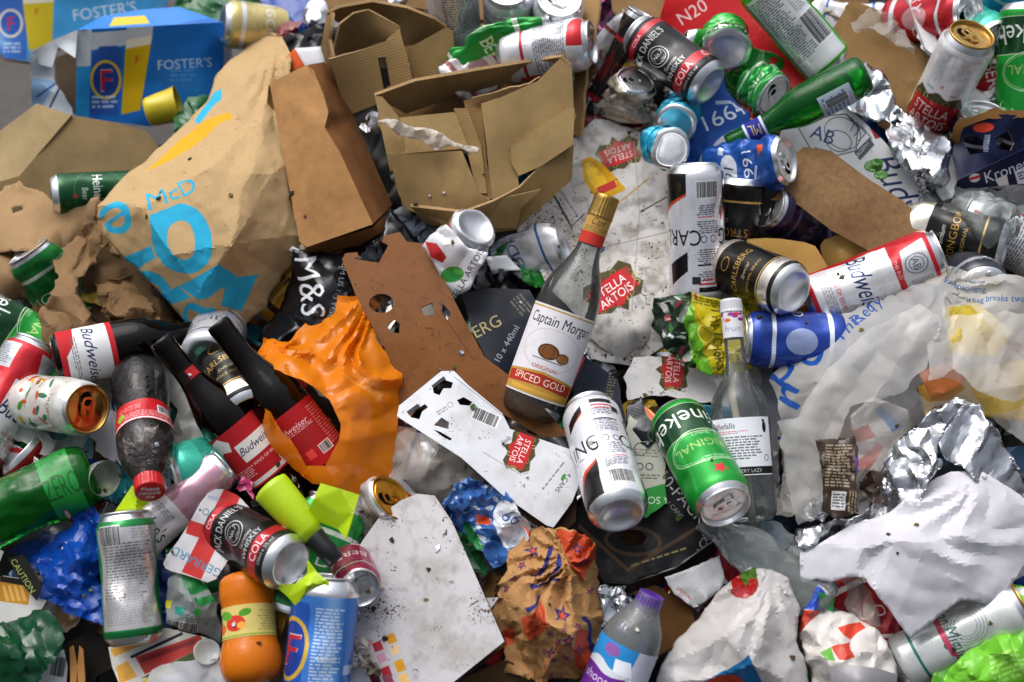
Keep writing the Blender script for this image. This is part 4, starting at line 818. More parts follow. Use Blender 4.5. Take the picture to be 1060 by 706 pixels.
# ------------------------------------------------------------------ upper middle and right
def red_card():
    pts = [(697, -30, .05), (760, -30, .05), (800, 0, .045), (850, 55, .05), (854, 84, .045), (822, 92, .04), (760, 66, .03), (720, 50, .03), (683, 30, .03), (684, 14, .04)]
    cv = over(pts, 'b5161c'); cv.text("N20", 716, 12, 14, 'd9c4c4', -32, .04); cv.dirt(.1, 12, '5a1014', 6)
    sheet('printed_card', pts, pm(cv, rough=.35, dirt=.15), 'glossy red printed card with white figures under the crushed green can', 'card', step=6, cr=[(60, .005)], thick=.0012, short='the glossy red card')
red_card()
def T_red2():
    c = T_plain('a01a22', 'd0c0c0', 'CHERRY', 3); return c
can(634, 68, 62, 10, .02, T_plain('26201f', 'a8222c', 'COLA', 11), 'flattened black and red can standing on edge beside the cardboard strip', cr=dict(kx=(.5, .3, .5), ky=(.5, .35, .6), fac=.01), roll=60, short='the flattened black and red can')
can(697, 62, 146, -28, .07, T_jd(), 'black whiskey and cola can with a red band, its base towards the red card', L=124, roll=-12, cr=dict(fac=.003, fs=.03), dents=[(30, .5, .006, .03)], short='the upper black cola can')
can(652, 100, 80, 36, .03, T_beige(), 'dirty beige can crushed flat like a disc', cr=dict(ky=(1.4, 1.2, .95), kz=.36, fac=.016, fs=.02, bend=14), lrot=20, short='the flat beige can')
can(755, 78, -20, -20, .035, T_hein(), 'crushed green lager can lying on the glossy red card', roll=30, cr=dict(kx=(.5, .25, .5), ky=(1, 1.15, 1), fac=.008, fs=.025, bend=-10), short='the crushed green can on the red card')
can(751, 44, 100, -62, .075, T_hein(), 'round silver base of a squashed green can on the red card', cr=dict(kz=.3, fac=.006))
can(789, 92, -30, 40, .05, T_plain('1f9a3c', 'dfe8d8', 'DRY', 13), 'green can crushed to a stub with its opened lid facing up, above the blue cans', cr=dict(kz=.3, fac=.01, kx=(.9, .7, .9)), lrot=60)
can(821, 24, 132, 6, .085, T_lager(), 'bright green can with a silver small print panel at the top edge', roll=0, L=150, cr=dict(fac=.002), dents=[(0, .3, .004, .03)], short='the bright green can')
can(702, 122, 65, -66, .045, T_turq(), 'turquoise can crushed short, its bare silver base turned up', cr=dict(kz=.3, fac=.008), Dm=60, short='the crushed turquoise can')
can(688, 152, 160, -70, .06, T_turq(), 'turquoise can squashed short with its domed silver base facing the viewer', cr=dict(kz=.3, fac=.010, fs=.018), dents=[(0, 0, .004, .03)], Dm=60)
can(738, 138, 115, -5, .025, T_blue(), 'flattened navy blue can with orange and white patches among the bottles', cr=dict(kx=(.4, .2, .4), ky=(1.1, 1.3, 1.1), fac=.009, fs=.02), roll=30, short='the flattened navy can')
can(772, 174, 12, 30, .05, T_blue(), 'crumpled blue can with opened silver lid in front of the green bottle neck', cr=dict(kx=(.6, .45, .92), kz=.75, fac=.009, fs=.018), lrot=-150, short='the crumpled blue can')
sheet('wrapper', [(726, 108), (752, 98), (788, 118), (800, 128), (770, 140), (742, 128)], pm((lambda c: (c.text("U", 752, 112, 24, 'ded6d0', -60, .05), c.dirt(.3, 6, 'e8dcc0', 8), c)[-1])(over([(726, 98), (800, 140)], 'b01c20')), 'plas', dirt=.1), 'red sweet wrapper with a big white letter beside the green bottle neck', 'wrapper', h=.03, cr=[(14, .008), (6, .003)], lat=2, step=3, torn=1)
# big dirty white carton
STP = [(618, 122, .0), (650, 132, .0), (700, 150, .0), (770, 165, .0), (790, 200, .0), (778, 300, .0), (745, 340, -.005), (700, 352, .0), (668, 370, -.02), (655, 380, -.03), (612, 372, -.01), (600, 330, -.01), (570, 300, -.01), (542, 256, -.02), (533, 234, -.02), (544, 196, -.02), (556, 180, -.01), (582, 152, -.005)]
cv = over(STP, 'c6c3c0', 2.6)
crest(cv, 641, 159, .82, 162)
cv.poly([(602, 166), (610, 162), (622, 168), (638, 184), (648, 196), (628, 206), (614, 202), (604, 186)], 'cf980e'); cv.poly([(605, 170), (611, 167), (624, 180), (632, 196), (622, 200), (610, 188)], 'e6b626'); cv.rect(628, 194, 20, 8, 'b8302c', -24); cv.line([(630, 218), (648, 204), (672, 184)], 1.2, 'b0852a')
crest(cv, 634, 301, 1.12, -35)
cv.line([(557, 183), (575, 205), (592, 236)], 2.2, '3a342c'); cv.line([(592, 234), (605, 221)], 1.2, '4a443a'); cv.ring(552, 212, 9, 10, 1, '55504a'); cv.line([(662, 220), (690, 204)], 1.4, '4a443c'); cv.line([(575, 190), (598, 224)], .8, '6a645a')
swash(cv, 662, 336, 8, -40, "Stella", '6a6660'); cv.poly([(627, 345), (634, 340), (638, 352), (630, 358)], '1e4a6e'); cv.poly([(612, 330), (624, 326), (620, 334)], '2a6a98', .7)
cv.line([(545, 290), (600, 262), (700, 238)], .9, '8a857c'); cv.line([(655, 130), (662, 220), (650, 372)], .8, '9a958c'); cv.dirt(.55, 60, 'a09888', 31); cv.dirt(.7, 26, '8a8378', 11); cv.dirt(.42, 9, '4c443a', 21)
sheet('beer_carton', STP, pm(cv, dirt=.35, rough=.7), 'large dirty white flattened beer carton with red crests, under the rum bottle', 'beer carton', step=3.5, sharp=8, cr=[(60, .009, 60, 2), (22, .0032), (9, .0008)], thick=.0015, torn=1.2, inner=[(600, 290, -.012)], short='the big dirty white carton')
sheet('carton_flap', [(595, 330, -.004), (650, 322, .0), (690, 318, .004), (702, 336, -.01), (668, 366, -.024), (640, 372, -.02), (612, 352, -.01)], pm(over([(595, 318), (702, 372)], 'c8c4be').dirt(.5, 9, '5a5248', 5), dirt=.3), 'dirty rolled white flap at the lower edge of the big white carton', 'carton scrap', step=4, cr=[(20, .004, 60, 2)], thick=.002, torn=1.5, inner=[(660, 340, .014)])
sheet('beer_carton', [(647, 392, -.012), (656, 370, -.01), (700, 366, -.01), (740, 372, -.01), (762, 390, -.012), (756, 420, -.012), (716, 414, -.012), (690, 408, -.01), (650, 414, -.012)], pm((lambda c: (crest(c, 697, 382, .8, 95), c.dirt(.25, 14, '8a8378', 3), c)[-1])(over([(640, 360), (770, 425)], 'd0cecc')), dirt=.2), 'torn white carton piece with a red crest above the large green can', 'carton scrap', step=4.5, cr=[(30, .003)], thick=.002, torn=2.2, short='the torn white crest piece')
# green glass bottle
def blue_neck():
    c = Cv(0, 0, 44, 24, 4, '28308c'); c.rect(22, 2, 44, 3, 'd0d4e4'); c.rect(22, 22, 44, 3, 'd0d4e4'); c.text("ML", 22, 12, 8, 'c8b060', -80); return c
def lab_blue():
    c = Cv(0, 0, 60, 40, 3, 'aebcc8'); c.fine(30, 20, 50, 32, 5, '2c5a9a'); c.bars(42, 20, 14, 26, 0, 3, bg='c8d4dc'); return c
bottle('glass_bottle', 824, 113, 208, 0, .08, [(0, 2), (16, 0), (22.5, 2), (24.5, 7), (25, 40), (25, 82), (23.5, 94), (18, 108), (14, 120), (12.5, 134), (12, 172), (13.2, 174), (13.2, 180), (11.5, 184), (9, 184), (9, 176)], GREENG, 'green glass bottle with a blue neck band lying above the curved brown cardboard', 'bottle', labels=[(26, 66, 50, lab_blue(), -50), (132, 158, 179.9, blue_neck(), 0)], short='the green glass bottle')
# right: cardboard, cans
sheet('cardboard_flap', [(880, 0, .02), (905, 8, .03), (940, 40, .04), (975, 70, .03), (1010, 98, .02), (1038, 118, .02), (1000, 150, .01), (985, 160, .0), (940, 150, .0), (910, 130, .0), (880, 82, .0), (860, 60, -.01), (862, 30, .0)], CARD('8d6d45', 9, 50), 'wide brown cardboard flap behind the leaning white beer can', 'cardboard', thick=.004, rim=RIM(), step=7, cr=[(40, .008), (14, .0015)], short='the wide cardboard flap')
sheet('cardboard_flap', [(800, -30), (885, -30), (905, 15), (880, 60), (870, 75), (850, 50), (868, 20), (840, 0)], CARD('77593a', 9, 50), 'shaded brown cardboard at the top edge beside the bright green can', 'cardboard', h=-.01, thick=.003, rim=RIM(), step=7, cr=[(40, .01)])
film('cling_film', [(882, 25), (900, 10), (935, 15), (945, 60), (925, 45), (905, 30), (890, 38)], 'c8c8c4', 'clear crinkled film over the edge of the wide cardboard flap', 'plastic film', .25, h=.05, cr=((12, .01),))
film('cling_film', [(930, 10), (965, 10), (972, 50), (955, 68), (945, 40)], 'b4b4b8', 'greyish crinkled film beside the white plastic stick', 'plastic film', .5, h=.02, cr=((12, .01),))
def stick():
    r = root_at('plastic_cutlery', 953, 24, .06, 'white plastic knife handle pointing down beside the red can', 'cutlery', short='the white plastic handle', rad=20)
    sheet('handle', [(930, -30, .07), (943, -30, .07), (958, 15, .065), (972, 46, .06), (971, 52, .06), (964, 55, .06), (958, 50, .06), (946, 18, .065)], mat('plas', 'd4d4d6', dirt=.05), parent=r, thick=.006, step=4)
stick()
can(962, 18, 8, 34, .05, T_plain('b41c28', 'd8d8dc', 'CHERRY', 21), 'red can lying with its opened silver lid facing the viewer, at the top right', L=118, lrot=120, roll=90, short='the red can at the top right')
can(1006, 30, -30, 52, .035, T_teal(), 'can with a pale silver lid and teal inside just right of the red can', L=118, lrot=-100, roll=90)
can(978, 92, 67, 34, .05, T_stella(), 'upright white beer can with gold lid leaning on the wide cardboard flap', L=168, lid=GOLD(), lrot=-20, dents=[(10, .72, .006, .035), (-40, .6, .003, .03)], roll=-8, short='the leaning white beer can')
can(1060, 68, -88, 4, .06, T_hein(), 'green lager can with white lettering standing at the right picture edge', L=150, roll=-120, short='the green can at the right edge')
can(1030, 78, 15, 20, .03, T_plain('a0181e', 'e2e2e2', 'BERRY', 31), 'crumpled red and black can beside the green can at the right edge', cr=dict(kx=(.5, .3, .6), fac=.009), roll=20)
can(1042, 8, 80, 45, .02, T_plain('2a90c0', 'c8d8e4', 'AQUA', 41), 'light blue can at the top right corner behind the other cans', lrot=10)
can(1020, 56, 30, 10, .0, T_gold("DARK ALE"), 'dark can lying in shadow beneath the red can', roll=50)
film('wrapper', [(995, 88), (1040, 92), (1052, 100), (1035, 118), (1010, 118), (1000, 104)], 'b8babf', 'silver foil wrapper crumpled under the red and black can', 'wrapper', 1, cr=((10, .01), (5, .004)), h=.03)
film('wrapper', [(600, 118), (655, 112), (668, 128), (625, 128), (606, 142), (598, 140)], '8c1a20', 'red wrapper in shadow above the big dirty white carton', 'wrapper', 1, cr=((14, .01),), h=-.015)
# silver crushed + foil + Bud sheet
def bud_sheet():
    pts = [(806, 148, .03), (812, 126, .04), (840, 108, .035), (872, 108, .035), (888, 120, .035), (915, 146, .03), (950, 185, .03), (972, 212, .03), (966, 236, .02), (955, 262, .0), (930, 240, .01), (880, 190, .01), (830, 160, .01)]
    cv = over(pts, 'dadade', 2.6); K = '3a3f4c'
    cv.poly([(826, 132), (842, 121), (876, 118), (888, 130), (886, 156), (862, 162), (840, 156)], 'c6c8ce'); cv.line([(826, 132), (842, 121), (876, 118), (888, 130), (886, 156), (862, 162), (840, 156), (826, 132)], 1.0, K)
    cv.text("AB", 852, 139, 15, '2e3f6c', 20, .03); cv.ring(868, 146, 14, 11, .9, K, 20); cv.ring(872, 138, 20, 16, .8, K, 30); cv.poly([(884, 158), (900, 142), (905, 150), (890, 166)], '565a66'); cv.text("ARGENT", 892, 155, 4, 'dddddd', -52)
    for k in range(4): cv.line([(876 + k * 5, 118 + k * 4), (884 + k * 6, 128 + k * 5), (880 + k * 4, 136 + k * 5)], .8, K)
    cv.text("Budw", 930, 190, 30, '232c5c', 62, .0, .45, .8); cv.text("OF", 955, 205, 7, '4a4c58', -55); cv.poly([(898, 128), (904, 126), (912, 142), (906, 144)], 'a32a34'); cv.fine(850, 156, 16, 4, 2, K, 15)
    cv.dirt(.08, 20, '9a948c', 4)
    sheet('beer_carton', pts, pm(cv, dirt=.1, rough=.5), 'white carton sheet with a shield emblem and dark blue script above the curved brown cardboard', 'beer carton', step=5, cr=[(40, .004, 60, 2)], thick=.0012, short='the white sheet with a shield')
bud_sheet()
leafm = mat('plas', '3f7a26', dirt=.1)
for k, (x, y, s, a) in enumerate(((904, 172, 9, 20), (912, 181, 7, 60), (908, 168, 6, -30))):
    q = [(x + s * math.cos(t) * 1.1, y + s * math.sin(t) * .7) for t in np.linspace(0, 6.28, 12)[:-1]]
    sheet('salad_leaf', q, leafm, ['rounded green salad leaf on the curved brown cardboard edge', 'smaller green salad leaf overlapping the rounded one', 'small upper green salad leaf on the white sheet'][k], 'leaf', h=.05 + k * .004, cr=[(6, .003)], step=2)
def foil_(pts, label, h=.03, inner=(), cr=((20, .014, 40, 3), (9, .006, 110, 2)), name='foil_sheet', lat=4, torn=3, step=3, c='cfd0d4', **kw):
    return sheet(name, pts, mat('foil', c, rough=.2), label, 'foil', h=h, inner=list(inner), cr=list(cr), lat=lat, step=step, torn=torn, sharp=13, thick=.0003, **kw)
foil_([(857, 82), (868, 62), (885, 66), (900, 64), (918, 84), (934, 110), (926, 122), (906, 126), (890, 118), (876, 112), (868, 92)], 'crumpled silver crisp foil above the shield sheet', .05, c='b4babc')
foil_([(916, 124), (930, 112), (940, 120), (958, 128), (978, 140), (986, 168), (976, 196), (960, 204), (950, 200), (940, 182), (920, 158)], 'scrunched ball of silver foil below the leaning white can', .05, [(950, 155, .085), (965, 175, .075)], ((18, .018, 50, 2.5), (9, .007, 120, 2)), short='the scrunched foil ball')
sheet('tissue', [(975, 140), (986, 160), (995, 180), (985, 206), (974, 208), (966, 196)], mat('paper', 'd9dade', trans=.2), 'small white tissue corner sticking out of the foil ball', 'tissue', h=.04, cr=[(10, .006)], lat=2, step=3, torn=1.5)
film('plastic_bag', [(955, 205), (985, 205), (1002, 230), (968, 236), (945, 225)], '24262a', 'dark translucent plastic under the foil ball', 'plastic bag', .9, h=.005, cr=((12, .01),))
# Kronenbourg pack
def krone():
    r = root_at('beer_box', 1030, 160, .04, 'torn navy blue beer multipack box with silver cans showing through its top', 'beer carton', short='the navy beer box', rad=50)
    N = '141a38'
    pts = [(992, 186, .05), (1070, 150, .075), (1070, 178, .05), (1062, 190, .04), (998, 196, .03), (994, 194, .035)]
    cv = over(pts, N); cv.text("Kronenbourg", 1060, 169, 12, 'd8dce6', -20, .03, .1); cv.oval(1009, 184, 6, 4.5, 'd8d8dc', -15); cv.rect(1009, 184, 12, 3, 'c03038', -15); cv.poly([(1030, 186), (1042, 180), (1045, 194), (1036, 196)], 'cfd0cc'); cv.poly([(1050, 178), (1068, 168), (1068, 190), (1054, 192)], 'd0d4dc'); cv.fine(1060, 182, 12, 10, 3, N, -20)
    sheet('side_panel', pts, pm(cv, rough=.4, dirt=.1), parent=r, step=5, cr=[(30, .002)], thick=.0015)
    pts = [(986, 150, .045), (998, 128, .07), (1020, 120, .085), (1058, 118, .085), (1080, 140, .08), (1080, 148, .07), (1034, 165, .06), (992, 186, .052), (986, 165, .05)]
    cv = over(pts, N); cv.oval(1018, 132, 11, 5, 'd0442c', -4); cv.rect(1021, 148, 6, 18, '8a92a8', 8); cv.fine(1021, 148, 5, 18, 2, N)
    sheet('top_panel', pts, pm(cv, rough=.4, dirt=.1), parent=r, step=4, cr=[(26, .006)], thick=.0015, torn=1, holes=[[(996, 144), (1008, 138), (1018, 146), (1018, 158), (1004, 160)], [(1030, 142), (1044, 136), (1050, 148), (1046, 156), (1034, 154)]], rim=RIM())
    sheet('inner_flap', [(984, 142, .06), (992, 124, .075), (1030, 112, .09), (1060, 114, .09), (1058, 122, .088), (1020, 124, .086), (998, 132, .072), (990, 150, .05)], mat('card', '8a6236'), parent=r, step=4, torn=1.5, thick=.0015)
    for i, (x, y) in enumerate(((1006, 150), (1040, 147))):
        can(x, y + 8, 80 - 10 * i, 30, .0, T_plain('141a38', 'c8ccd8', 'BIERE', 50 + i), ['left silver-topped can inside the torn navy beer box', 'right silver-topped can inside the torn navy beer box'][i], L=118, opened=False, group='cans inside the navy beer box')
krone()
# clear cups, gold black can right
CLR = mat('clear', 'e4eaea', haze=.16, bump=.5, bs=70, nm='clear_plastic')
PET = [(0, 6), (10, 5), (18, 0), (26, 1), (31, 8), (32, 20), (31, 30), (32, 40), (31, 52), (32, 64), (31, 76), (32, 100), (31, 120), (26, 142), (16, 162), (13, 170), (13, 180), (11, 184)]
bottle('plastic_bottle', 1012, 222, 150, -58, .06, PET, CLR, 'crumpled clear plastic bottle with its ridged base turned up, under the navy box', 'bottle', cr=dict(fac=.01, fs=.02, kz=.6), short='the clear bottle base')
film('cling_film', [(960, 205), (1000, 190), (1060, 195), (1075, 235), (1040, 260), (1000, 250), (975, 235)], 'c4c8ca', 'crinkled clear film around the ridged bottle base', 'plastic film', .28, h=.03, cr=((14, .012), (7, .005)))
can(988, 244, 168, -8, .05, T_strong(), 'black can with a shiny gold band leaning beside the clear bottle base', L=118, roll=-10, cr=dict(fac=.006, fs=.03, kx=(.9, .7, .9)), short='the black can with gold band')
can(1002, 276, 120, -55, .03, T_plain('3a3c44', 'a8acb4', 'STOUT', 61), 'silver can base pointing up between the black can and the plastic bag', L=118, short='the silver can base')
can(1052, 252, 150, 10, .03, T_white("Sol", '23324a', 'dcdce0', 4), 'white can with red trim at the right picture edge under the film', roll=10, L=150, short='the white and red can')
def straw(pts, r, m, name, label, cat, h=.04, parent=None):
    P3 = [P(*p[:2], p[2]) for p in pts]; V = []; F_ = []; n = 10
    for i, p in enumerate(P3):
        t = (P3[min(i + 1, len(P3) - 1)] - P3[max(i - 1, 0)]).normalized(); a = t.cross(NRM).normalized(); b = t.cross(a)
        V += [p + (a * math.cos(k * 6.2832 / n) + b * math.sin(k * 6.2832 / n)) * r for k in range(n)]
    for i in range(len(P3) - 1): F_ += [(i * n + k, i * n + (k + 1) % n, (i + 1) * n + (k + 1) % n, (i + 1) * n + k) for k in range(n)]
    o = mk(name, [v - P3[0] for v in V], F_, [m], loc=P3[0], solid=.0004); return tag(o, label, cat)
straw([(1022, 268, .05), (1036, 280, .055), (1050, 298, .06), (1056, 306, .06)], .0026, BLACK, 'drinking_straw', 'black drinking straw beside the silver can base', 'straw')
film('wrapper', [(1030, 275), (1070, 268), (1072, 310), (1045, 300)], '1a1412', 'dark crumpled wrapper behind the top of the big carrier bag', 'wrapper', 1, h=.015)
# curved brown cardboard
pts = [(780, 184, .055), (800, 176, .058), (832, 152, .06), (860, 156, .062), (900, 186, .062), (935, 208, .06), (955, 226, .06), (962, 250, .058), (955, 262, .055), (935, 262, .05), (905, 262, .045), (896, 258, .045), (860, 238, .05), (826, 212, .05), (790, 205, .05), (768, 200, .05), (750, 192, .05), (760, 190, .052)]
sheet('cardboard_piece', pts, CARD('8e6c48', 0, 0, .25) if False else mat('card', '8a6a48', ns=140, dirt=.35, bs=120, bump=.6), 'thick curved brown cardboard piece above the black and gold can', 'cardboard', thick=.006, rim=mat('card', '5a4228', bs=300, bump=.8), step=5, cr=[(70, .003)], inner=[(880, 210, .066)], short='the curved brown cardboard')
OC = mat('plas', 'cfa457', dirt=.2, rough=.4)
def tubs():
    r = root_at('food_tub', 815, 285, .01, 'mustard yellow plastic tub half hidden under the black and gold can', 'food tub', short='the mustard yellow tub', rad=50)
    sheet('side', [(765, 248, .03), (800, 246, .045), (842, 252, .045), (850, 264, .04), (864, 290, .02), (850, 308, .01), (800, 332, .0), (770, 320, .0)], OC, parent=r, step=5, inner=[(815, 275, .03)], round_=1, thick=.002)
    sheet('rim', [(790, 312, .0), (846, 304, .005), (862, 296, .01), (866, 304, .008), (850, 320, .0), (800, 326, -.01)], mat('plas', 'b08a48', dirt=.2), parent=r, step=4, thick=.002)
    sheet('food_tub', [(848, 250, .01), (870, 242, .02), (905, 256, .02), (900, 275, .01), (862, 290, -.005), (852, 270, .0)], OC, 'second mustard yellow tub corner under the curved cardboard', 'food tub', step=5, round_=1, inner=[(872, 262, .03)], thick=.002)
tubs()
can(822, 230, 150, 48, .0, T_plain('2a1a3c', '6a5a88', 'GRAPE', 71), 'purple can with an open silver lid under the curved cardboard', L=118, lrot=30, short='the purple can')
can(782, 226, 80, 5, .01, T_gold("BLACK BEER"), 'black can in shadow between the white can and the purple can', L=150, roll=120)
can(764, 240, -95, -5, .015, T_strong(), 'dented black can with a gold rim right of the tall white can', L=130, roll=60, cr=dict(fac=.006))
can(784, 286, 158, -42, .065, T_gold(), 'black and gold can with its silver base facing right on the yellow tub', L=118, roll=0, short='the black and gold can', dents=[(-30, .6, .003, .03)])
can(903, 289, 22, -2, .065, T_bud(), 'red and white beer can lying across the yellow tub towards the carrier bag', L=160, roll=95, short='the red and white beer can')
can(721, 243, -88, -6, .05, T_carling(), 'tall white lager can with black sweep lying upside down on the dirty carton', L=166, roll=-58, lrot=0, short='the upside down white can', cr=dict(fac=.0008, fs=.04))
can(822, 352, 178, 12, .05, T_plain('1f3f98', 'dfe4ee', 'GIN', 81), 'wet dark blue can with its lid end facing left beside the carrier bag', L=118, roll=90, short='the dark blue can')
# Thatchers pack
def thatch():
    pts = [(676, 318, .04), (680, 308, .04), (720, 306, .05), (770, 308, .05), (790, 318, .04), (796, 350, .04), (788, 380, .03), (755, 388, .02), (735, 388, .02), (700, 372, .02), (682, 352, .03), (674, 336, .03)]
    cv = over(pts, 'b7a812'); r = random.Random(3)
    cv.poly([(670, 300), (716, 300), (712, 340), (722, 390), (670, 390)], '182a1c'); 
    for i in range(40): cv.oval(r.uniform(676, 722), r.uniform(306, 385), r.uniform(1, 5), r.uniform(1, 3), r.choice(('2f6a2c', 'a8b0a8', '8a1c2c', '4a8a2c', '0e120e', 'c8ccc8')), r.uniform(0, 180))
    cv.poly([(715, 312), (724, 340), (732, 370), (740, 392), (724, 388), (708, 340)], '5fa01c'); cv.fine(745, 313, 80, 8, 3, '4a5a10')
    for i in range(60): cv.oval(r.uniform(700, 790), r.uniform(366, 388), 1.2, 1.2, r.choice(('2a4a14', '6a7a14')))
    cv.text("THATCHERS", 742, 350, 9, '4a3a10', 85, .03); cv.ring(730, 346, 7, 8, 1.5, 'e0d060')
    sheet('crisp_packet', pts, pm(cv, 'plas', dirt=.05, rough=.2), 'crumpled yellow and dark green foil pack between the two tall white cans', 'foil pack', step=3, cr=[(16, .012, 70, 1.6), (7, .004)], lat=3, torn=1.5, short='the yellow and green foil pack')
thatch()
# mini bottle with floral cap, long clear tube with rope-like stick and label
tube = [(0, 1), (14, 0), (20, 3), (22, 10), (22, 120), (20, 138), (11, 152), (10, 175), (11, 176), (11, 182), (8, 184)]
def cap_lab():
    c = Cv(0, 0, 60, 30, 3, 'd9dade'); r = random.Random(2)
    for i in range(30): c.oval(r.uniform(0, 60), r.uniform(2, 12), 3, 2, r.choice(('c8304a', 'd86a2a', '8a3a8a', 'e0b0c0')))
    c.text("fruit", 30, 20, 7, '8a96b0'); return c
def feet_lab():
    c = Cv(0, 0, 84, 62, 4, 'e2e4ea'); c.text("thefalls", 26, 8, 6.5, '333a48', 0, .02); c.fine(30, 16, 44, 4, 2, 'c8505a'); c.fine(38, 33, 66, 26, 2.9, '3a3f4a'); c.oval(74, 11, 3, 6, '141414'); c.oval(73, 4, 2, 1.5, '141414'); c.ring(74, 44, 3.5, 3.5, .8, '333333'); c.rect(42, 57, 84, 8, '17181c'); c.text("VERY LAZY", 52, 57, 4, 'cccccc'); return c
bottle('glass_bottle', 766, 430, 94, -4, .055, [(0, 2), (24, 0), (30, 3), (32, 10), (32, 120), (30, 136), (14, 160), (11, 175), (11, 226), (12, 227), (12, 232), (10, 233)], mat('clear', 'e8eaea', haze=.05, bump=.1, nm='clear_glass'), 'long clear bottle with a white text label and floral cap, right of the green can', 'bottle', labels=[(50, 112, 70, feet_lab(), -5), (202, 232, 179.9, cap_lab(), 0)], cap=(231, 246, 12.5, 12, mat('plas', 'd6d8dc', dirt=.03)), short='the long clear bottle')
straw([(756, 378, .05), (758, 410, .052), (770, 470, .05), (779, 540, .045)], .0042, mat('paper', 'b9b09c', bs=60, bump=.9), 'incense_stick', 'thin pale crusted stick seen inside the long clear bottle', 'stick')
film('plastic_bag', [(735, 388), (800, 376), (812, 400), (806, 520), (795, 540), (738, 540), (742, 470)], 'c3c8d0', 'thin clear plastic film wrapped behind the long clear bottle', 'plastic film', .22, h=.012, cr=((30, .006, 90, 3), (9, .003)))
# ------------------------------------------------------------------ centre
def ms_bag():
    pts = [(302, 258, .03), (340, 262, .035), (376, 262, .035), (396, 244, .03), (404, 215, .02), (420, 232, .02), (430, 250, .01), (400, 270, .02), (372, 300, .02), (350, 322, .03), (330, 340, .025), (300, 350, .02), (280, 360, .0), (262, 352, -.01), (290, 320, .0), (300, 290, .01)]
    cv = over(pts, '0f1014'); cv.text("M&S", 322, 296, 26, 'cfd2d6', 82, 0, 0, 1.0); cv.text("FROM US TO YOU", 351, 296, 6, '9a9ea4', 105, 0)
    sheet('plastic_bag', pts, pm(cv, 'plas', rough=.22, dirt=.05), 'black glossy bag with white letters beneath the kraft carton', 'plastic bag', step=4, cr=[(26, .010, 30, 2), (9, .003)], lat=2.5, torn=1.5, inner=[(330, 300, .045)], short='the black lettered bag')
ms_bag()
film('plastic_bag', [(405, 225), (440, 222), (460, 236), (450, 262), (415, 250)], '4c5360', 'dark blue and silver crumpled packet behind the perforated brown board', 'plastic packet', 1, h=-.0, cr=((12, .01), (5, .003)))
# perforated brown board
BRD = [(354, 268, .045), (358, 262, .045), (370, 261, .045), (371, 266, .045), (366, 268, .045), (392, 272, .045), (402, 254, .047), (395, 250, .047), (398, 244, .047), (414, 240, .048), (421, 250, .048), (438, 252, .048), (446, 262, .048), (480, 330, .046), (502, 370, .04), (548, 404, .032), (575, 436, .02), (590, 452, .018), (560, 452, .018), (506, 420, .028), (456, 384, .035), (420, 440, .02), (405, 400, .025), (398, 360, .035), (370, 310, .042)]
hl = [[(395 + 13 * math.cos(t), 314 + 10 * math.sin(t)) for t in np.linspace(0, 6.283, 17)[:-1]], [(436, 318), (448, 313), (450, 325), (440, 327), (437, 323)], [(456, 311), (467, 324), (463, 331), (457, 322)], [(400, 337), (408, 331), (414, 335), (413, 345), (404, 344)]]
cv = over(BRD, '7a4c24'); cv.dirt(.25, 30, '5a361a', 2); cv.dirt(.22, 7, '3e2612', 3); cv.line([(452, 300), (486, 322)], .8, '5a361a'); cv.line([(455, 320), (490, 372)], 1, '5a361a')
for cx, cy in ((392, 270), (420, 262), (380, 300)): cv.dirt(.05, 5, '3a2212', cx)
sheet('fibre_board', BRD, pm(cv, 'wood', dirt=.2, rough=.55), 'perforated brown fibreboard carrier sheet with hooks and holes, right of the orange bag', 'board', step=4.5, holes=hl, thick=.002, cr=[(70, .003)], short='the perforated brown board')
can(480, 250, 232, -50, .05, T_stella(), 'crushed white beer can with its silver base up, beside the perforated brown board', L=118, cr=dict(kx=(.92, .6, .5), kz=.6, fac=.010, fs=.024), roll=120, short='the crushed white can')
cv = over([(430, 240), (520, 320)], 'cfd0d4'); cv.poly([(440, 250), (452, 252), (462, 266), (458, 272), (446, 266)], 'b02024'); cv.oval(468, 284, 12, 8, '2f8a3a', -10); cv.oval(474, 281, 5, 3, '58b04a', 20); cv.text("STELLA ARTOIS", 482, 286, 7, '2a2c30', -60); cv.dirt(.1, 12, '55504a', 9)
sheet('can_wall', [(437, 254, .055), (446, 244, .07), (462, 232, .085), (484, 256, .09), (506, 262, .08), (496, 280, .07), (486, 300, .055), (468, 310, .04), (452, 278, .05)], pm(cv, 'can', pm=.3) if False else pm(cv, 'plas', rough=.3, dirt=.08), 'split white can wall printed with a leaf, below the crushed can base', 'can scrap', step=4, cr=[(26, .010, 50, 1.5), (9, .003)], thick=.0005, torn=.8)
film('salad_bag', [(515, 250), (540, 240), (562, 250), (572, 280), (560, 300), (530, 290), (512, 276)], '1c7a28', 'green glossy leafy wrapper behind the rum bottle shoulder', 'wrapper', 1, h=-.012, cr=((12, .012), (5, .004)), rough=.2)
film('plastic_bag', [(500, 262), (540, 272), (548, 300), (512, 310), (486, 296)], '1b1c20', 'black glossy plastic between the split can wall and the rum bottle', 'plastic bag', 1, h=.0, cr=((14, .01), (6, .004)), rough=.2)
sheet('plastic_scrap', [(502, 266, .01), (524, 264, .012), (540, 280, .01), (528, 280, .006), (510, 284, .005)], mat('plas', 'c4c8cc', dirt=.1), 'white plastic strip on the black glossy plastic', 'plastic scrap', step=4, cr=[(14, .006)])
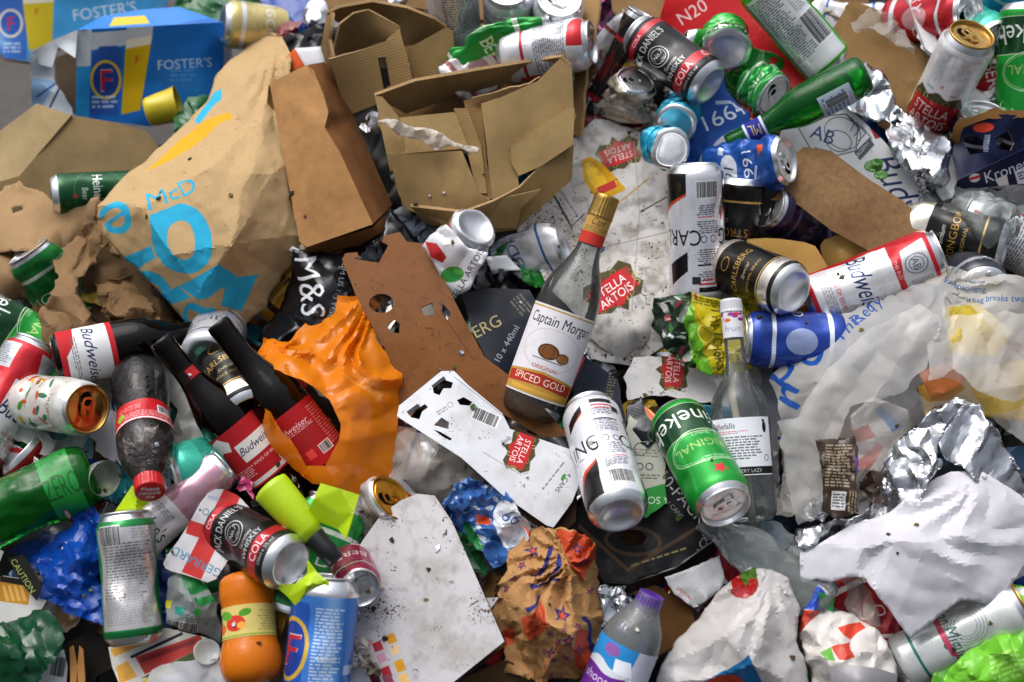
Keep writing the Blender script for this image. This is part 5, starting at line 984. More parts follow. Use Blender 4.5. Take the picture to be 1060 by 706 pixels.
def navy_box():
    pts = [(478, 304, .02), (506, 298, .022), (548, 300, .02), (560, 320, .02), (534, 378, .015), (514, 396, .015), (506, 376, .02), (490, 345, .02)]
    cv = over(pts, '161c28'); cv.text("CARLSBERG", 476, 352, 13, 'b9a870', -28, .03); cv.text("10 x 440ml", 524, 356, 7, 'a8aab0', -60); cv.fine(540, 316, 22, 14, 4, '7a745a', 50); cv.dirt(.1, 12, '5a5c60', 3)
    r = root_at('beer_box', 520, 345, .02, 'navy blue beer box with pale gold lettering left of the rum bottle', 'beer carton', short='the navy box with gold letters')
    sheet('front_panel', pts, pm(cv, rough=.4, dirt=.2), parent=r, step=5, cr=[(30, .003)], thick=.002)
    sheet('side_panel', [(506, 376, .02), (514, 396, .015), (540, 380, .0), (570, 380, -.01), (545, 430, -.03), (512, 412, -.01)], mat('card', '151a26'), parent=r, thick=.002, step=7)
    pts = [(586, 404, .0), (600, 366, .01), (612, 372, .01), (640, 392, .008), (648, 440, .005), (640, 450, .0), (612, 412, .0)]
    cv = over(pts, '1a2230'); cv.poly([(582, 404), (598, 364), (606, 370), (590, 406)], 'b5282a'); cv.fine(632, 400, 8, 40, 3, '8a7a50', 10); cv.dirt(.2, 10, '4a4c50', 5)
    sheet('carton_scrap', pts, pm(cv, rough=.5, dirt=.2), 'navy card with a red stripe edge between the rum bottle and the leaning can', 'carton scrap', step=5, cr=[(24, .004)], thick=.0015, torn=1.2)
navy_box()
# rum bottle
def rum_label():
    c = Cv(0, 0, 92, 104, 3.5, 'd9d7dc'); c.rect(46, 3, 92, 2, 'b59a50'); c.rect(46, 101, 92, 3, 'b59a50')
    c.text("Captain Morgan", 46, 15, 13, '17161a', 0, .02, .12, .62); x, y = c.grid()
    c.ring(46, 48, 32, 24, .6, 'b8a890'); c.oval(44, 50, 11, 9, '7a4a24'); c.ring(44, 50, 11, 9, 1.6, '4a2c16'); c.ring(44, 50, 6, 9, .9, '5a381c'); c.oval(60, 53, 7, 6, '8a5a2c'); c.ring(60, 53, 7, 6, 1.2, '4a2c16'); c.line([(30, 60), (62, 60)], 1, '5a4a3a'); c.poly([(0, 80), (46, 73), (92, 80), (92, 101), (0, 101)], 'b89040'); c.poly([(4, 82), (46, 76), (88, 82), (86, 94), (46, 90), (6, 94)], 'a83226')
    c.text("ORIGINAL", 46, 69, 4.4, 'a8301f', 0, .03); c.text("SPICED GOLD", 46, 84, 8.5, 'efe4cc', 0, .045, 0, .82); c.rect(46, 97, 60, 4, 'd0a040')
    c.tint((fbm(x / 9, y / 9, 3) - .5) * .8 * ((y > 26) & (y < 64)), 'b9b4c4'); return c
def rum_neck():
    c = Cv(0, 0, 90, 48, 3, 'b08c48'); c.rect(45, 42, 90, 12, 'b8342a'); 
    for y in (6, 10, 14): c.rect(45, y, 90, .8, '6e5426')
    swash(c, 45, 24, 8, 0, "Capt", '5a4018'); c.fine(45, 33, 30, 6, 2, '6e5426'); return c
RUM = [(0, 4), (22, 0), (34, 1), (38, 6), (38.5, 14), (38.5, 128), (37.5, 146), (34, 160), (27, 176), (19, 190), (15.5, 202), (14.5, 214), (14.5, 262), (13, 266), (10, 266)]
bottle('rum_bottle', 587, 318, 70, -1, .06, [(a * .93, b) for a, b in RUM], mat('clear', 'dcdfe0', haze=.03, bump=.15, nm='clear_glass2'), 'clear glass spirits bottle with a gold and red neck on the dirty carton', 'bottle', labels=[(26, 128, 82, rum_label(), 0), (208, 262, 179.9, rum_neck(), 0)], cap=(240, 267, 14.6, 14.4, mat('metal', 'b3904c', rough=.3)), short='the rum bottle')
# lower left white stella carrier card
def carrier():
    pts = [(411, 431, .055), (413, 420, .056), (457, 384, .06), (470, 384, .06), (484, 398, .06), (520, 428, .058), (528, 444, .056), (590, 465, .055), (600, 500, .05), (592, 520, .045), (573, 546, .035), (566, 544, .036), (520, 512, .045), (478, 474, .055)]
    hl = [[(448, 402), (460, 393), (469, 396), (467, 402), (459, 402), (455, 409), (449, 407)], [(424, 428), (440, 418), (443, 422), (437, 426), (434, 434), (425, 432)], [(473, 414), (480, 411), (489, 416), (486, 420), (476, 419)], [(449, 440), (457, 432), (465, 437), (464, 444), (456, 442)], [(448, 444), (456, 447), (468, 454), (466, 456), (458, 452)]]
    cv = over(pts, 'd8dade', 2.8); crest(cv, 539, 466, .8, 112)
    cv.bars(503, 432, 26, 12, 24, 6); cv.rect(454, 396, 16, 4, '3a3a3c', -38); cv.rect(428, 424, 14, 5, '3a3a3c', -36); swash(cv, 523, 456, 5, -38, "Stella", '55565c'); cv.fine(458, 426, 12, 6, 2.6, '77787e', -30); cv.ring(466, 419, 3, 3, .6, '888888')
    cv.fine(572, 492, 36, 3, 3, '5a5c60', 128); cv.text("4 CANS", 583, 500, 5, '3a3c40', 128); cv.oval(583, 494, 4, 2, '3f8a3a', 120); cv.line([(470, 390), (528, 436)], .7, '8a8c90'); cv.line([(500, 468), (540, 492)], .8, '9a9a9c'); cv.dirt(.25, 18, '8a857c', 7)
    sheet('carton_carrier', pts, pm(cv, dirt=.12, rough=.5), 'long white can carrier card with punched holes, barcode and a red crest', 'carton', step=4, holes=hl, thick=.0012, cr=[(60, .004, 40, 2)], short='the long white carrier card')
    sheet('carton_layer', [(478, 472, .045), (528, 440, .045), (600, 470, .04), (596, 540, .03), (575, 560, .02), (540, 530, .03)], mat('card', '3c2a1c'), 'dark brown card layer under the white carrier card', 'cardboard', thick=.002, step=7, cr=[(40, .004)], h=.03)
carrier()
can(625, 476, 106, -42, .075, T_carling(), 'white lager can with black and red sweep, silver base facing down towards the viewer', L=160, roll=-6, cr=dict(fac=.0008, fs=.04), short='the leaning white lager can')
can(724, 476, -62, 42, .07, T_hein(), 'glossy green lager can upside down with its closed silver lid in front', L=150, roll=-118, opened=False, lrot=10, short='the large green can', cr=dict(fac=.0008, fs=.04))
# dark 10 pack
def tenpack():
    pts = [(560, 530, .02), (590, 540, .025), (600, 520, .02), (650, 500, .02), (660, 440, .02), (684, 420, .02), (700, 450, .025), (712, 500, .03), (745, 532, .03), (744, 555, .025), (700, 585, .02), (650, 603, .015), (625, 602, .01), (600, 570, .01)]
    cv = over(pts, '101116'); cv.text("10-PACK", 706, 514, 13, 'c8c8cc', 48, .02); cv.text("440ml CANS", 694, 522, 5, '9a9aa0', 48); cv.text("PACK", 726, 566, 8, 'b8b8bc', -70, .03)
    cv.ring(655, 560, 30, 16, 4, '5a4128', 5, .7); cv.line([(600, 545), (650, 590), (740, 535)], 4, '6a4a2c', .6); cv.fine(682, 578, 60, 5, 4, 'a89a5a', -18); cv.text("10-PACK", 600, 0, 1, 'ffffff'); cv.dirt(.4, 13, '5c4a38', 8)
    r = root_at('beer_box', 660, 545, .02, 'trodden black multipack beer box with a finger hole below the two big cans', 'beer carton', short='the black multipack box', rad=60)
    sheet('top_panel', pts, pm(cv, rough=.5, dirt=.3), parent=r, step=4.5, cr=[(50, .007), (14, .0015)], thick=.002, torn=1.2, holes=[[(640, 552), (650, 548), (662, 549), (670, 556), (664, 564), (650, 565), (642, 560)]], inner=[(655, 557, .012)])
    sheet('side_panel', [(600, 570, .008), (625, 603, .008), (650, 605, .013), (700, 588, .018), (745, 556, .023), (740, 575, .0), (700, 600, -.01), (640, 618, -.01), (604, 600, -.01)], mat('plas', '0c0d11', dirt=.3), parent=r, step=6, thick=.002, cr=[(30, .004)])
    sheet('inner_card', [(630, 540, -.01), (690, 540, -.01), (690, 580, -.01), (630, 580, -.01)], mat('card', '5a3c24'), parent=r)
tenpack()
pts = [(646, 452, .028), (652, 430, .03), (680, 452, .03), (688, 480, .03), (690, 520, .03), (668, 536, .025), (650, 500, .026)]
cv = over(pts, 'aeb0a4'); cv.ring(663, 465, 7, 7, 1, '444444'); cv.ring(662, 483, 4, 4, 1, '333333'); cv.ring(672, 483, 4, 4, 1, '333333'); cv.fine(668, 470, 30, 10, 3, '6a6c60', 4); cv.fine(668, 494, 30, 6, 3, '4a4a44', 2); cv.poly([(646, 512), (690, 500), (692, 540), (646, 540)], '2f8a3c'); cv.text("& SODA", 674, 518, 8, 'd8e0d0', 182, .03)
sheet('carton_scrap', pts, pm(cv, dirt=.15), 'grey green printed carton sliver between the leaning white can and large green can', 'carton scrap', step=4, cr=[(24, .003)], thick=.001, torn=1)
pts = [(649, 420, .03), (664, 410, .034), (668, 420, .036), (690, 438, .035), (684, 450, .032), (672, 462, .03), (655, 452, .028), (648, 438, .028)]
cv = over(pts, '1d2026'); cv.oval(676, 428, 12, 6.5, 'c46a34', 52); cv.oval(674, 424, 5, 3, 'd88a50', 52); cv.fine(658, 430, 8, 18, 3, '55585e', 20); cv.ring(680, 450, 10, 8, 1, '3a7a3a')
sheet('snack_packet', pts, pm(cv, 'plas', rough=.25), 'dark snack packet corner with an orange fried nugget picture', 'packet', step=3, cr=[(12, .004)], torn=1.5)
sheet('carton_scrap', [(684, 424, .02), (720, 418, .02), (760, 422, .02), (762, 436, .015), (735, 440, .01), (700, 436, .01)], mat('plas', '1a6c80', dirt=.1), 'teal blue card edge showing above the large green can', 'carton scrap', step=5)
film('plastic_bag', [(400, 480), (412, 450), (440, 448), (478, 462), (500, 486), (498, 505), (476, 520), (450, 522), (425, 512), (408, 505)], 'b9b4ac', 'murky clear food bag between the orange bag and the carrier card', 'plastic bag', .42, h=.02, inner=[(450, 485, .05)], cr=((20, .008), (8, .003)), short='the murky clear bag')
sheet('carton_scrap', [(396, 500, .0), (408, 488, .005), (440, 520, .005), (424, 528, .0), (404, 515, .0)], pm((lambda c: (c.rect(418, 512, 14, 8, 'c4302c', 30), c.text("M", 420, 512, 5, 'f0f0f0', 30), c)[-1])(over([(390, 480), (445, 530)], 'c8ccd0')), dirt=.2), 'white packet corner with a red mark under the murky clear bag', 'packet')
# blue/white crushed pack
pts = [(455, 524, .04), (470, 500, .05), (486, 494, .05), (520, 506, .045), (536, 522, .04), (552, 548, .035), (548, 556, .03), (530, 575, .02), (512, 590, .01), (500, 575, .015), (478, 552, .02), (462, 540, .025)]
cv = over(pts, '3560a0'); r = random.Random(6)
for i in range(60): cv.oval(r.uniform(455, 530), r.uniform(495, 560), r.uniform(1.5, 5), r.uniform(1, 3), r.choice(('c8d0dc', '1c3c80', '6a90c8', '8ab0d8', '16306a')), r.uniform(0, 180))
cv.poly([(516, 520), (536, 518), (556, 550), (546, 562), (520, 566), (508, 540)], 'd4d6dc'); cv.text("66", 530, 534, 14, '3a5a9a', 35, 0, .3); cv.poly([(492, 532), (504, 534), (506, 544), (496, 544)], 'd8562c'); cv.poly([(540, 546), (552, 550), (548, 556)], 'd8562c'); cv.poly([(480, 540), (490, 545), (500, 565), (494, 572), (482, 556)], '1f7a3c'); cv.dirt(.1, 10, '5a5c60', 2)
sheet('crushed_packet', pts, pm(cv, 'plas', rough=.25, dirt=.1), 'crumpled blue and white wrapper with curly figures above the star bag', 'wrapper', step=3, cr=[(14, .012), (6, .004)], lat=3, torn=1.5, short='the blue and white wrapper')
film('wrapper', [(470, 535), (500, 540), (506, 575), (498, 600), (484, 580), (472, 560)], '1d6a34', 'green and clear wrapper edge beside the white laminated board', 'wrapper', .8, h=.005, cr=((9, .008),))
# orange bag
def orange_bag():
    OB = mat('bag', 'ef8410', op=.97, trl=.42, rough=.28, nm='orange_film')
    pts = [(266, 368, .05), (276, 352, .05), (296, 354, .05), (318, 332, .04), (345, 308, .04), (372, 306, .04), (384, 324, .035), (392, 350, .035), (404, 374, .035), (417, 384, .04), (416, 412, .035), (412, 450, .03), (404, 490, .025), (388, 520, .02), (372, 512, .025), (350, 506, .03), (325, 504, .03), (306, 488, .035), (285, 470, .04), (262, 430, .045), (246, 410, .045), (252, 402, .05), (280, 432, .085), (302, 456, .085), (320, 486, .08), (340, 484, .075), (350, 458, .08), (352, 440, .085), (338, 416, .09), (312, 396, .09), (290, 384, .075), (272, 378, .06)]
    cv = over(pts, 'f58c10', 2.2); cv.fine(376, 402, 50, 4, 4, 'f2b070', 38, .8); cv.text("this bag", 385, 402, 6, 'f4be88', 28, .01); cv.text("thank you", 378, 390, 6, 'f4be88', 30)
    m = mat('bag', img=cv, op=1.0, trl=.40, rough=.27, nm='orange_film'); cv.a[..., 3] = 1; CVOF[m.name] = cv
    sheet('carrier_bag', pts, m, 'bright orange plastic carrier bag wrapped round the two brown bottles', 'plastic bag', inner=[(372, 440, .066), (388, 395, .055), (345, 345, .055), (320, 360, .055), (375, 480, .05), (340, 495, .05)], pl=True, step=3, cr=[(44, .016, 80, 6), (17, .0035, 72, 5)], lat=3, torn=.6, thick=0, sharp=30, rad=[(280, 366, 14, .012, 90), (376, 306, 12, .008, 150)], short='the orange carrier bag', seed=33)
    sheet('bag_fold', [(270, 352, .03), (290, 354, .05), (302, 370, .06), (300, 392, .055), (284, 396, .05), (272, 380, .05), (262, 366, .04)], m, 'gathered orange plastic fold at the upper left of the orange carrier bag', 'plastic bag', inner=[(286, 374, .075)], step=3, cr=[(12, .016, 70, 2.5), (6, .004, 70, 2)], lat=3, torn=2, thick=0)
orange_bag()
# brown bottles
BROWN = mat('glass', '2a140a', haze=.6, dcol='0d0502', rough=.03, bump=.10, nm='brown_glass')
def lager_lab(s=1):
    c = Cv(0, 0, 100, 84, 3.2, 'a81c22'); c.poly([(8, 6), (30, 2), (40, 14), (36, 26), (24, 22), (12, 28)], 'd8d6d4') if s == 1 else None
    if s == 1: c.rect(66, 36, 50, 26, 'dad6d2', 0); c.text("Budweiser", 66, 34, 11, '1e2244', 0, .0, .45, .8); c.rect(50, 78, 100, 6, 'd8d0cc'); c.fine(30, 62, 30, 14, 3, 'd8c8c8'); c.text("KING OF BEERS", 66, 56, 4, 'e8dcdc'); c.bars(86, 70, 18, 9)
    else: c.text("Budweiser", 34, 22, 8, 'e0d4d4', 0, .01, .3); c.fine(40, 44, 50, 30, 3.2, '7a2a2c', 0, .8); c.fine(40, 30, 44, 6, 2.6, 'e0c8c8'); c.bars(56, 66, 14, 12); c.rect(36, 64, 10, 12, 'd84a4a'); c.fine(78, 40, 26, 60, 4, 'd09090')
    return c
BPROF = [(0, 2), (22, 0), (29, 2), (30.5, 8), (30.5, 122), (29, 134), (22, 154), (15.5, 172), (13.5, 186), (13, 222), (14.2, 223), (14.2, 232), (13, 234), (10, 234), (10, 226)]
def nk():
    c = Cv(0, 0, 44, 20, 3, '140c08'); c.rect(22, 10, 16, 14, 'b0242a'); return c
bottle('glass_bottle', 236, 436, 130, 4, .05, BPROF, BROWN, 'dark brown beer bottle with a red label, left of the orange bag', 'bottle', labels=[(42, 112, 88, lager_lab(1), -10), (176, 192, 70, nk(), 20)], short='the left brown bottle')
bottle('glass_bottle', 292, 420, 128, 2, .05, BPROF, BROWN, 'dark brown beer bottle tucked into the orange carrier bag', 'bottle', labels=[(40, 110, 88, lager_lab(2), 10)], short='the bottle inside the orange bag')
def bud_lab3():
    c = Cv(0, 0, 80, 60, 3, 'd8d8da'); c.rect(40, 3, 80, 6, 'b8242a'); c.rect(40, 57, 80, 7, 'b8242a'); c.poly([(0, 40), (30, 44), (40, 54), (0, 56)], 'b8242a'); c.text("Budweiser", 42, 26, 13, '1e2850', 0, 0, .45, .8); c.fine(42, 44, 40, 6, 2.4, '666666'); return c
bottle('glass_bottle', 142, 356, 12, -6, .03, [(a, b * .8) for a, b in BPROF], BROWN, 'brown beer bottle with a white and red label under the torn brown paper', 'bottle', labels=[(8, 68, 100, bud_lab3(), 0)], cr=dict(fac=.0, ky=(1, 1, 1)), short='the bottle under the brown paper')
can(4, 415, 62, -10, .02, T_bud(), 'white and red beer can cut off by the left picture edge', roll=-20, short='the left edge beer can')
# tropical can
can(60, 419, -8, 58, .05, T_tropic(), 'white fruit patterned can with an open gold top facing up', lid=GOLD(), lrot=5, L=118, roll=20, cr=dict(fac=.004, fs=.03), short='the fruit patterned can')
# cola bottle
def coke_lab():
    c = Cv(0, 0, 190, 34, 3, 'b8181f'); c.rect(95, 2, 190, 2, 'e8e8e8'); c.fine(95, 10, 60, 10, 2.6, 'e0c8c8'); c.oval(122, 14, 6, 5, '8ab83a'); c.rect(70, 19, 16, 12, 'd8d8d8'); c.bars(70, 20, 14, 10); c.fine(112, 24, 30, 10, 3, 'e0a0a0'); c.text("cola", 20, 17, 22, 'f0f0f0', 0, .03, .4); return c
COKE = [(0, 4), (12, 0), (26, 1), (32, 8), (34, 22), (33, 40), (31, 58), (31.5, 84), (33, 100), (33, 118), (29, 138), (20, 156), (14, 166), (13.5, 170), (13.5, 176)]
bottle('cola_bottle', 149, 440, -84, 44, .065, [(a * .98, b * 1.03) for a, b in COKE], mat('clear', 'a09a98', haze=.10, dcol='4a4442', bump=.6, bs=60, nm='cola_plastic'), 'cola bottle with red label lying with its bright red cap towards the viewer', 'bottle', labels=[(78, 110, 179.9, coke_lab(), 0, 'plas')], cap=(171, 188, 16, 15.6, mat('plas', 'c01a1c', dirt=.02)), short='the cola bottle', cr=dict(fac=.003, fs=.03))
def cap_text():
    # writing on the end of the red cap
    r, u, n = frame(149, 440)
    a = r * math.cos(R_(-84)) * math.cos(R_(44)) + u * math.sin(R_(-84)) * math.cos(R_(44)) + n * math.sin(R_(44))
    ctr = P(149, 440, .065) + a * (.188 - .181 / 2 + .0003); X = (r - a * r.dot(a)).normalized(); Y = a.cross(X)
    for k, t in enumerate(("Please", "recycle", "me")):
        cu = bpy.data.curves.new('x', 'FONT'); cu.body = t; cu.size = .0075; cu.align_x = 'CENTER'; cu.extrude = .0001; cu.offset = .0001
        o = bpy.data.objects.new('x', cu); COL.objects.link(o); me = bpy.data.meshes.new_from_object(o); bpy.data.objects.remove(o)
        M = Matrix((X, Y, a)).transposed(); me.transform(Matrix.Translation(ctr + Y * (.0035 - k * .006)) @ M.to_4x4())
        me.materials.append(mat('plas', 'e8dcdc', dirt=0)); ob = bpy.data.objects.new('cap_writing', me); COL.objects.link(ob)
        root = [q for q in bpy.data.objects if q.name.startswith('cola_bottle')][0]; capo = [q for q in root.children if q.name.startswith('cap')][0]
        bpy.context.view_layer.update(); ob.parent = capo; ob.matrix_parent_inverse = capo.matrix_world.inverted()
cap_text()
film('plastic_bag', [(82, 372), (120, 366), (165, 360), (215, 352), (236, 372), (226, 400), (222, 430), (215, 470), (195, 482), (176, 460), (180, 420), (150, 392), (120, 398), (110, 440), (84, 470), (40, 468), (10, 450), (18, 430), (60, 452), (90, 448), (105, 410)], 'c8c8c4', 'thin whitish carrier bag bunched between the cola bottle and the left brown bottle', 'plastic bag', .62, h=.012, cr=((26, .014, 70, 2), (9, .004)), lat=4, short='the thin whitish bag')
can(222, 354, 70, -62, .02, T_plain('c8c8cc', '5a5a60', 'CIDER', 91), 'bare silver can base shining below the lettered bag', cr=dict(kz=.6))
can(240, 394, 118, -45, .035, T_gold("PALE ALE"), 'gold and silver can end between the two brown bottles', L=118, short='the gold can end')
can(222, 478, -162, 22, .02, T_teal(), 'teal juice can with its opened end to the left below the brown bottle', L=118, roll=175, lrot=0, short='the teal can')
can(184, 524, 42, -4, .045, T_pink(), 'slim metallic pink can with a white printed base', L=132, Dm=56, roll=-30, cr=dict(fac=.008, fs=.03, kx=(.9, .7, .9)), short='the slim pink can')
can(262, 563, 152, -44, .08, T_jd(), 'black cola whiskey can with a red band, silver base facing right below the bottles', L=120, roll=0, cr=dict(fac=.004, fs=.035), dents=[(-40, .6, .007, .035)], short='the lower black cola can')
film('wrapper', [(100, 475), (132, 470), (150, 500), (170, 500), (180, 520), (150, 535), (128, 530), (104, 512)], '2a9aa8', 'teal plastic bag showing under the cola bottle cap', 'plastic bag', .95, h=.0, cr=((16, .01), (6, .003)))
film('wrapper', [(52, 445), (92, 442), (96, 470), (60, 480)], '7cbcc4', 'pale turquoise packet under the fruit patterned can', 'wrapper', 1, h=-.01, cr=((16, .006),))
film('plastic_sleeve', [(92, 440), (108, 420), (122, 430), (128, 470), (148, 490), (140, 492), (118, 474), (98, 462)], 'd0d0d4', 'white plastic sleeve with a red stripe beside the cola bottle', 'plastic sleeve', .95, h=.02, cr=((16, .008, 60, 2),))
pts = [(-20, 455, .0), (0, 452, .0), (30, 470, .01), (58, 492, .02), (66, 505, .02), (40, 500, .01), (0, 480, .0), (-20, 478, .0)]
cv = over(pts, 'c4c4c8'); cv.poly([(-20, 470), (60, 498), (66, 508), (-20, 484)], 'c0242c'); cv.text("X", 40, 480, 9, '26262a', 20); cv.poly([(0, 462), (24, 466), (26, 470), (0, 468)], 'c0242c')
sheet('crushed_can_wall', pts, pm(cv, 'plas', rough=.2), 'flattened silver can wall with red stripes above the green plastic bottle', 'can scrap', step=3, cr=[(16, .008, 20, 2), (6, .002)], lat=2, torn=1, h=.0)
film('wrapper', [(-20, 448), (30, 446), (52, 455), (40, 468), (-20, 460)], '2c7a38', 'green and silver crumpled strip at the left edge', 'wrapper', 1, h=.005, cr=((7, .007),))
# green PET bottle left
def gp_lab():
    c = Cv(0, 0, 190, 70, 2.4, '1c8a34', 1); c.text("ZERO", 95, 36, 22, '0f5a24', 90, .03); c.oval(60, 20, 10, 6, 'c84a3a'); c.oval(60, 20, 8, 4, 'd8d8c8'); c.fine(130, 36, 40, 50, 4, '0f5a24'); return c
bottle('plastic_bottle', 4, 528, 205, -6, .05, [(0, 4), (18, 0), (34, 2), (40, 12), (41, 30), (38, 60), (38, 100), (41, 120), (34, 150), (16, 180), (13, 190), (13, 200)], mat('clear', '1f8a2c', haze=.5, dcol='0f6a1c', bump=.5, bs=45, nm='green_plastic'), 'big crumpled green plastic bottle at the left edge', 'bottle', labels=[(18, 52, 179.9, gp_lab(), 0, 'plas')], cr=dict(fac=.008, fs=.025), short='the green plastic bottle')
# blue bag
film('plastic_bag', [(30, 575), (50, 560), (70, 545), (76, 520), (90, 516), (108, 535), (104, 560), (104, 600), (112, 640), (140, 655), (150, 648), (154, 660), (130, 668), (112, 655), (90, 640), (65, 635), (40, 618), (50, 600), (36, 590)], '0f4fb8', 'bright blue plastic bag crumpled left of the dented green can', 'plastic bag', .93, h=.03, inner=[(85, 580, .06)], cr=((18, .012, 80, 2), (7, .004)), lat=4, step=3, short='the bright blue bag', rough=.25)
film('plastic_bag', [(8, 572), (45, 550), (80, 565), (70, 590), (35, 592)], '0d3f98', 'thin dark blue plastic strands beside the green plastic bottle', 'plastic bag', .75, h=.02, cr=((9, .008),))
bottle('plastic_cup', 104, 494, -15, 55, .05, [(0, 0), (14, 0), (15, 2), (19, 14), (20, 22), (20.5, 23), (19, 22), (14, 3), (0, 2)], mat('clear', 'e0e8c8', haze=.25, nm='clear_cup'), 'small clear dome lid with blue and yellow plastic inside', 'cup')
film('wrapper', [(70, 485), (90, 474), (106, 478), (100, 495), (92, 520), (80, 528), (76, 505)], '153f9c', 'blue wrapper twisted beside the clear dome lid', 'wrapper', 1, h=.03, cr=((8, .008),), step=3)
film('wrapper', [(62, 480), (80, 468), (92, 470), (80, 490), (76, 515), (78, 530), (62, 540), (66, 510)], '4a4248', 'dark silver foil wrapper twisted above the bright blue bag', 'foil wrapper', 1, h=.02, cr=((9, .01), (4, .003)), step=3, rough=.15)
can(134, 598, 97, 0, .06, T_dented(), 'green can with a dented silver small print panel standing on the bright blue bag', L=136, Dm=62, roll=0, dents=[(10, .5, .010, .03), (40, .35, .006, .03), (-30, .6, .005, .03)], opened=False, short='the dented green can', cr=dict(ky=(1, .93, 1), fac=.001))
# neon pieces
NEON = mat('plas', 'b4d410', dirt=.22, rough=.4, bump=.3)
def neon1():
    r = root_at('toy_horn', 302, 534, .09, 'neon yellow plastic horn with a black mouthpiece lying on the lower black cola can', 'toy horn', short='the neon yellow horn')
    M = axis_matrix(303, 530, -48, 10, .105, .075); r.matrix_world = M @ Matrix.Scale(1.18, 4)
    lathe('horn_body', [(.0, 0), (.012, .0), (.0165, .002), (.0168, .006), (.0155, .03), (.012, .052), (.0095, .060), (.0, .0605)], NEON, r, 40, None)
    lathe('mouthpiece', [(.0085, .054), (.0095, .0602), (.0092, .074), (.0085, .088), (.0075, .089), (.006, .088), (.006, .07), (0, .07)], BLACK, r, 32, None)
neon1()
def neon_curl(pts, label, inner, cr=()):
    sheet('neon_plastic', pts, NEON, label, 'plastic piece', step=2.5, thick=.0014, inner=inner, cr=[(30, .003, 40, 2)], pl=True, sharp=30)
neon_curl([(110, 540, .04), (120, 528, .05), (137, 502, .055), (142, 510, .06), (160, 518, .065), (166, 522, .06), (158, 532, .055), (150, 545, .05), (134, 548, .05)], 'curled neon yellow plastic piece above the dented green can', [(140, 525, .075), (152, 520, .05)])
neon_curl([(316, 536, .11), (325, 516, .12), (332, 500, .125), (352, 506, .135), (372, 512, .13), (366, 532, .13), (358, 558, .12), (350, 548, .11), (335, 542, .105)], 'curved neon yellow plastic shell below the orange bag', [(350, 532, .122)])
neon_curl([(284, 606, .10), (306, 604, .11), (318, 594, .115), (318, 580, .12), (328, 592, .12), (340, 602, .12), (340, 614, .115), (324, 614, .11), (308, 630, .10), (298, 618, .10)], 'curved neon yellow plastic flap on the rim of the blue beer can', [(318, 606, .125)])
# ------------------------------------------------------------------ lower left / centre
pts = [(168, 582, .075), (190, 552, .085), (212, 512, .09), (226, 505, .09), (246, 512, .08), (262, 530, .075), (248, 560, .07), (236, 580, .075), (220, 605, .07), (196, 596, .07), (172, 590, .07)]
cv = over(pts, 'd6d4d6', 3); cv.poly([(196, 538), (262, 560), (258, 574), (192, 552)], 'c8332e'); cv.poly([(232, 506), (250, 512), (208, 600), (188, 592)], 'c8332e'); cv.text("GERRARD", 203, 582, 9.5, '4a8ab0', 207, .02); cv.ring(213, 530, 3.5, 3.5, .8, '4a5a80'); cv.oval(207, 528, 1, 1.4, '333333'); cv.oval(220, 532, 1, 1.4, '333333'); cv.fine(222, 516, 14, 3, 2, '5a8ac0', 15); cv.dirt(.1, 12, '8a8880', 2)
sheet('printed_card', pts, pm(cv, 'plas', rough=.35, dirt=.1), 'white and red printed card with upside down blue letters by a black can', 'card', step=4, cr=[(30, .005)], thick=.0008, short='the white and red card', round_=1)
film('wrapper', [(252, 478), (264, 470), (300, 490), (310, 505), (300, 520), (280, 500), (262, 500)], 'a8a8a0', 'silver crumpled foil wrapper under the brown bottle base', 'foil wrapper', 1, h=.035, cr=((8, .009), (4, .003)), step=3, rough=.15)
film('wrapper', [(250, 488), (262, 494), (262, 515), (250, 508)], 'c03a70', 'pink and silver scrap above the white and red card', 'wrapper', 1, h=.04, cr=((6, .005),), step=3)
can(326, 578, 70, -8, .045, T_plain('1f8a3a', 'dce6d4', 'DRY', 101), 'crushed shiny green can under the neon yellow horn', cr=dict(kx=(.6, .35, .7), ky=(1.1, 1.15, 1.1), fac=.010, fs=.016), roll=40, L=130, short='the crushed green can under the horn')
can(366, 594, -65, 66, .05, T_plain('8a1c3c', 'd8c8cc', 'BERRY', 102), 'small dark pink can with its silver ring pull lid facing up, on the white board', L=80, Dm=50, opened=False, lrot=20, short='the dark pink can')
can(388, 530, 40, 50, .015, T_plain('d8d8dc', 'b08a3a', 'ALE', 103), 'crushed can with an orange gold lid below the orange bag', lid=mat('metal', 'c98a2c', rough=.2), cr=dict(kx=(.6, .5, .8), kz=.5, fac=.01), lrot=60, short='the orange gold lid can')
def orange_lab():
    c = Cv(0, 0, 150, 36, 3, 'c9b86a'); c.rect(75, 2, 150, 2, '8a9a3a'); c.oval(88, 16, 10, 9, 'c83a28'); c.oval(82, 13, 4, 4, 'e8a040'); c.oval(98, 26, 8, 5, '5a9a30', 20); c.oval(78, 27, 6, 4, '4a8a28', -20); c.fine(52, 18, 30, 24, 3, '8a8448'); c.rect(112, 22, 12, 14, '2c4a2c'); c.oval(105, 12, 6, 6, 'd8662c'); return c
bottle('juice_bottle', 258, 650, -84, 8, .06, [(0, 0), (18, 0), (25, 2), (30, 7), (25, 11.5), (31, 16), (26, 20.5), (31, 25), (26, 30), (26.5, 33), (26.5, 36), (26.5, 68), (28, 72), (31.5, 80), (32, 92), (30, 104), (22, 112), (0, 113)], mat('clear', 'f08a1c', haze=.8, dcol='d87410', rough=.10, bump=.6, bs=60, nm='orange_plastic'), 'squat orange juice bottle with a fruit label left of the blue beer can', 'bottle', labels=[(36, 68, 179.9, orange_lab(), 0)], short='the orange juice bottle')
can(332, 668, 86, 8, .07, T_foster(), 'blue beer can with a white small print column standing at the bottom edge', L=140, Dm=69, roll=-22, short='the blue beer can', opened=True)
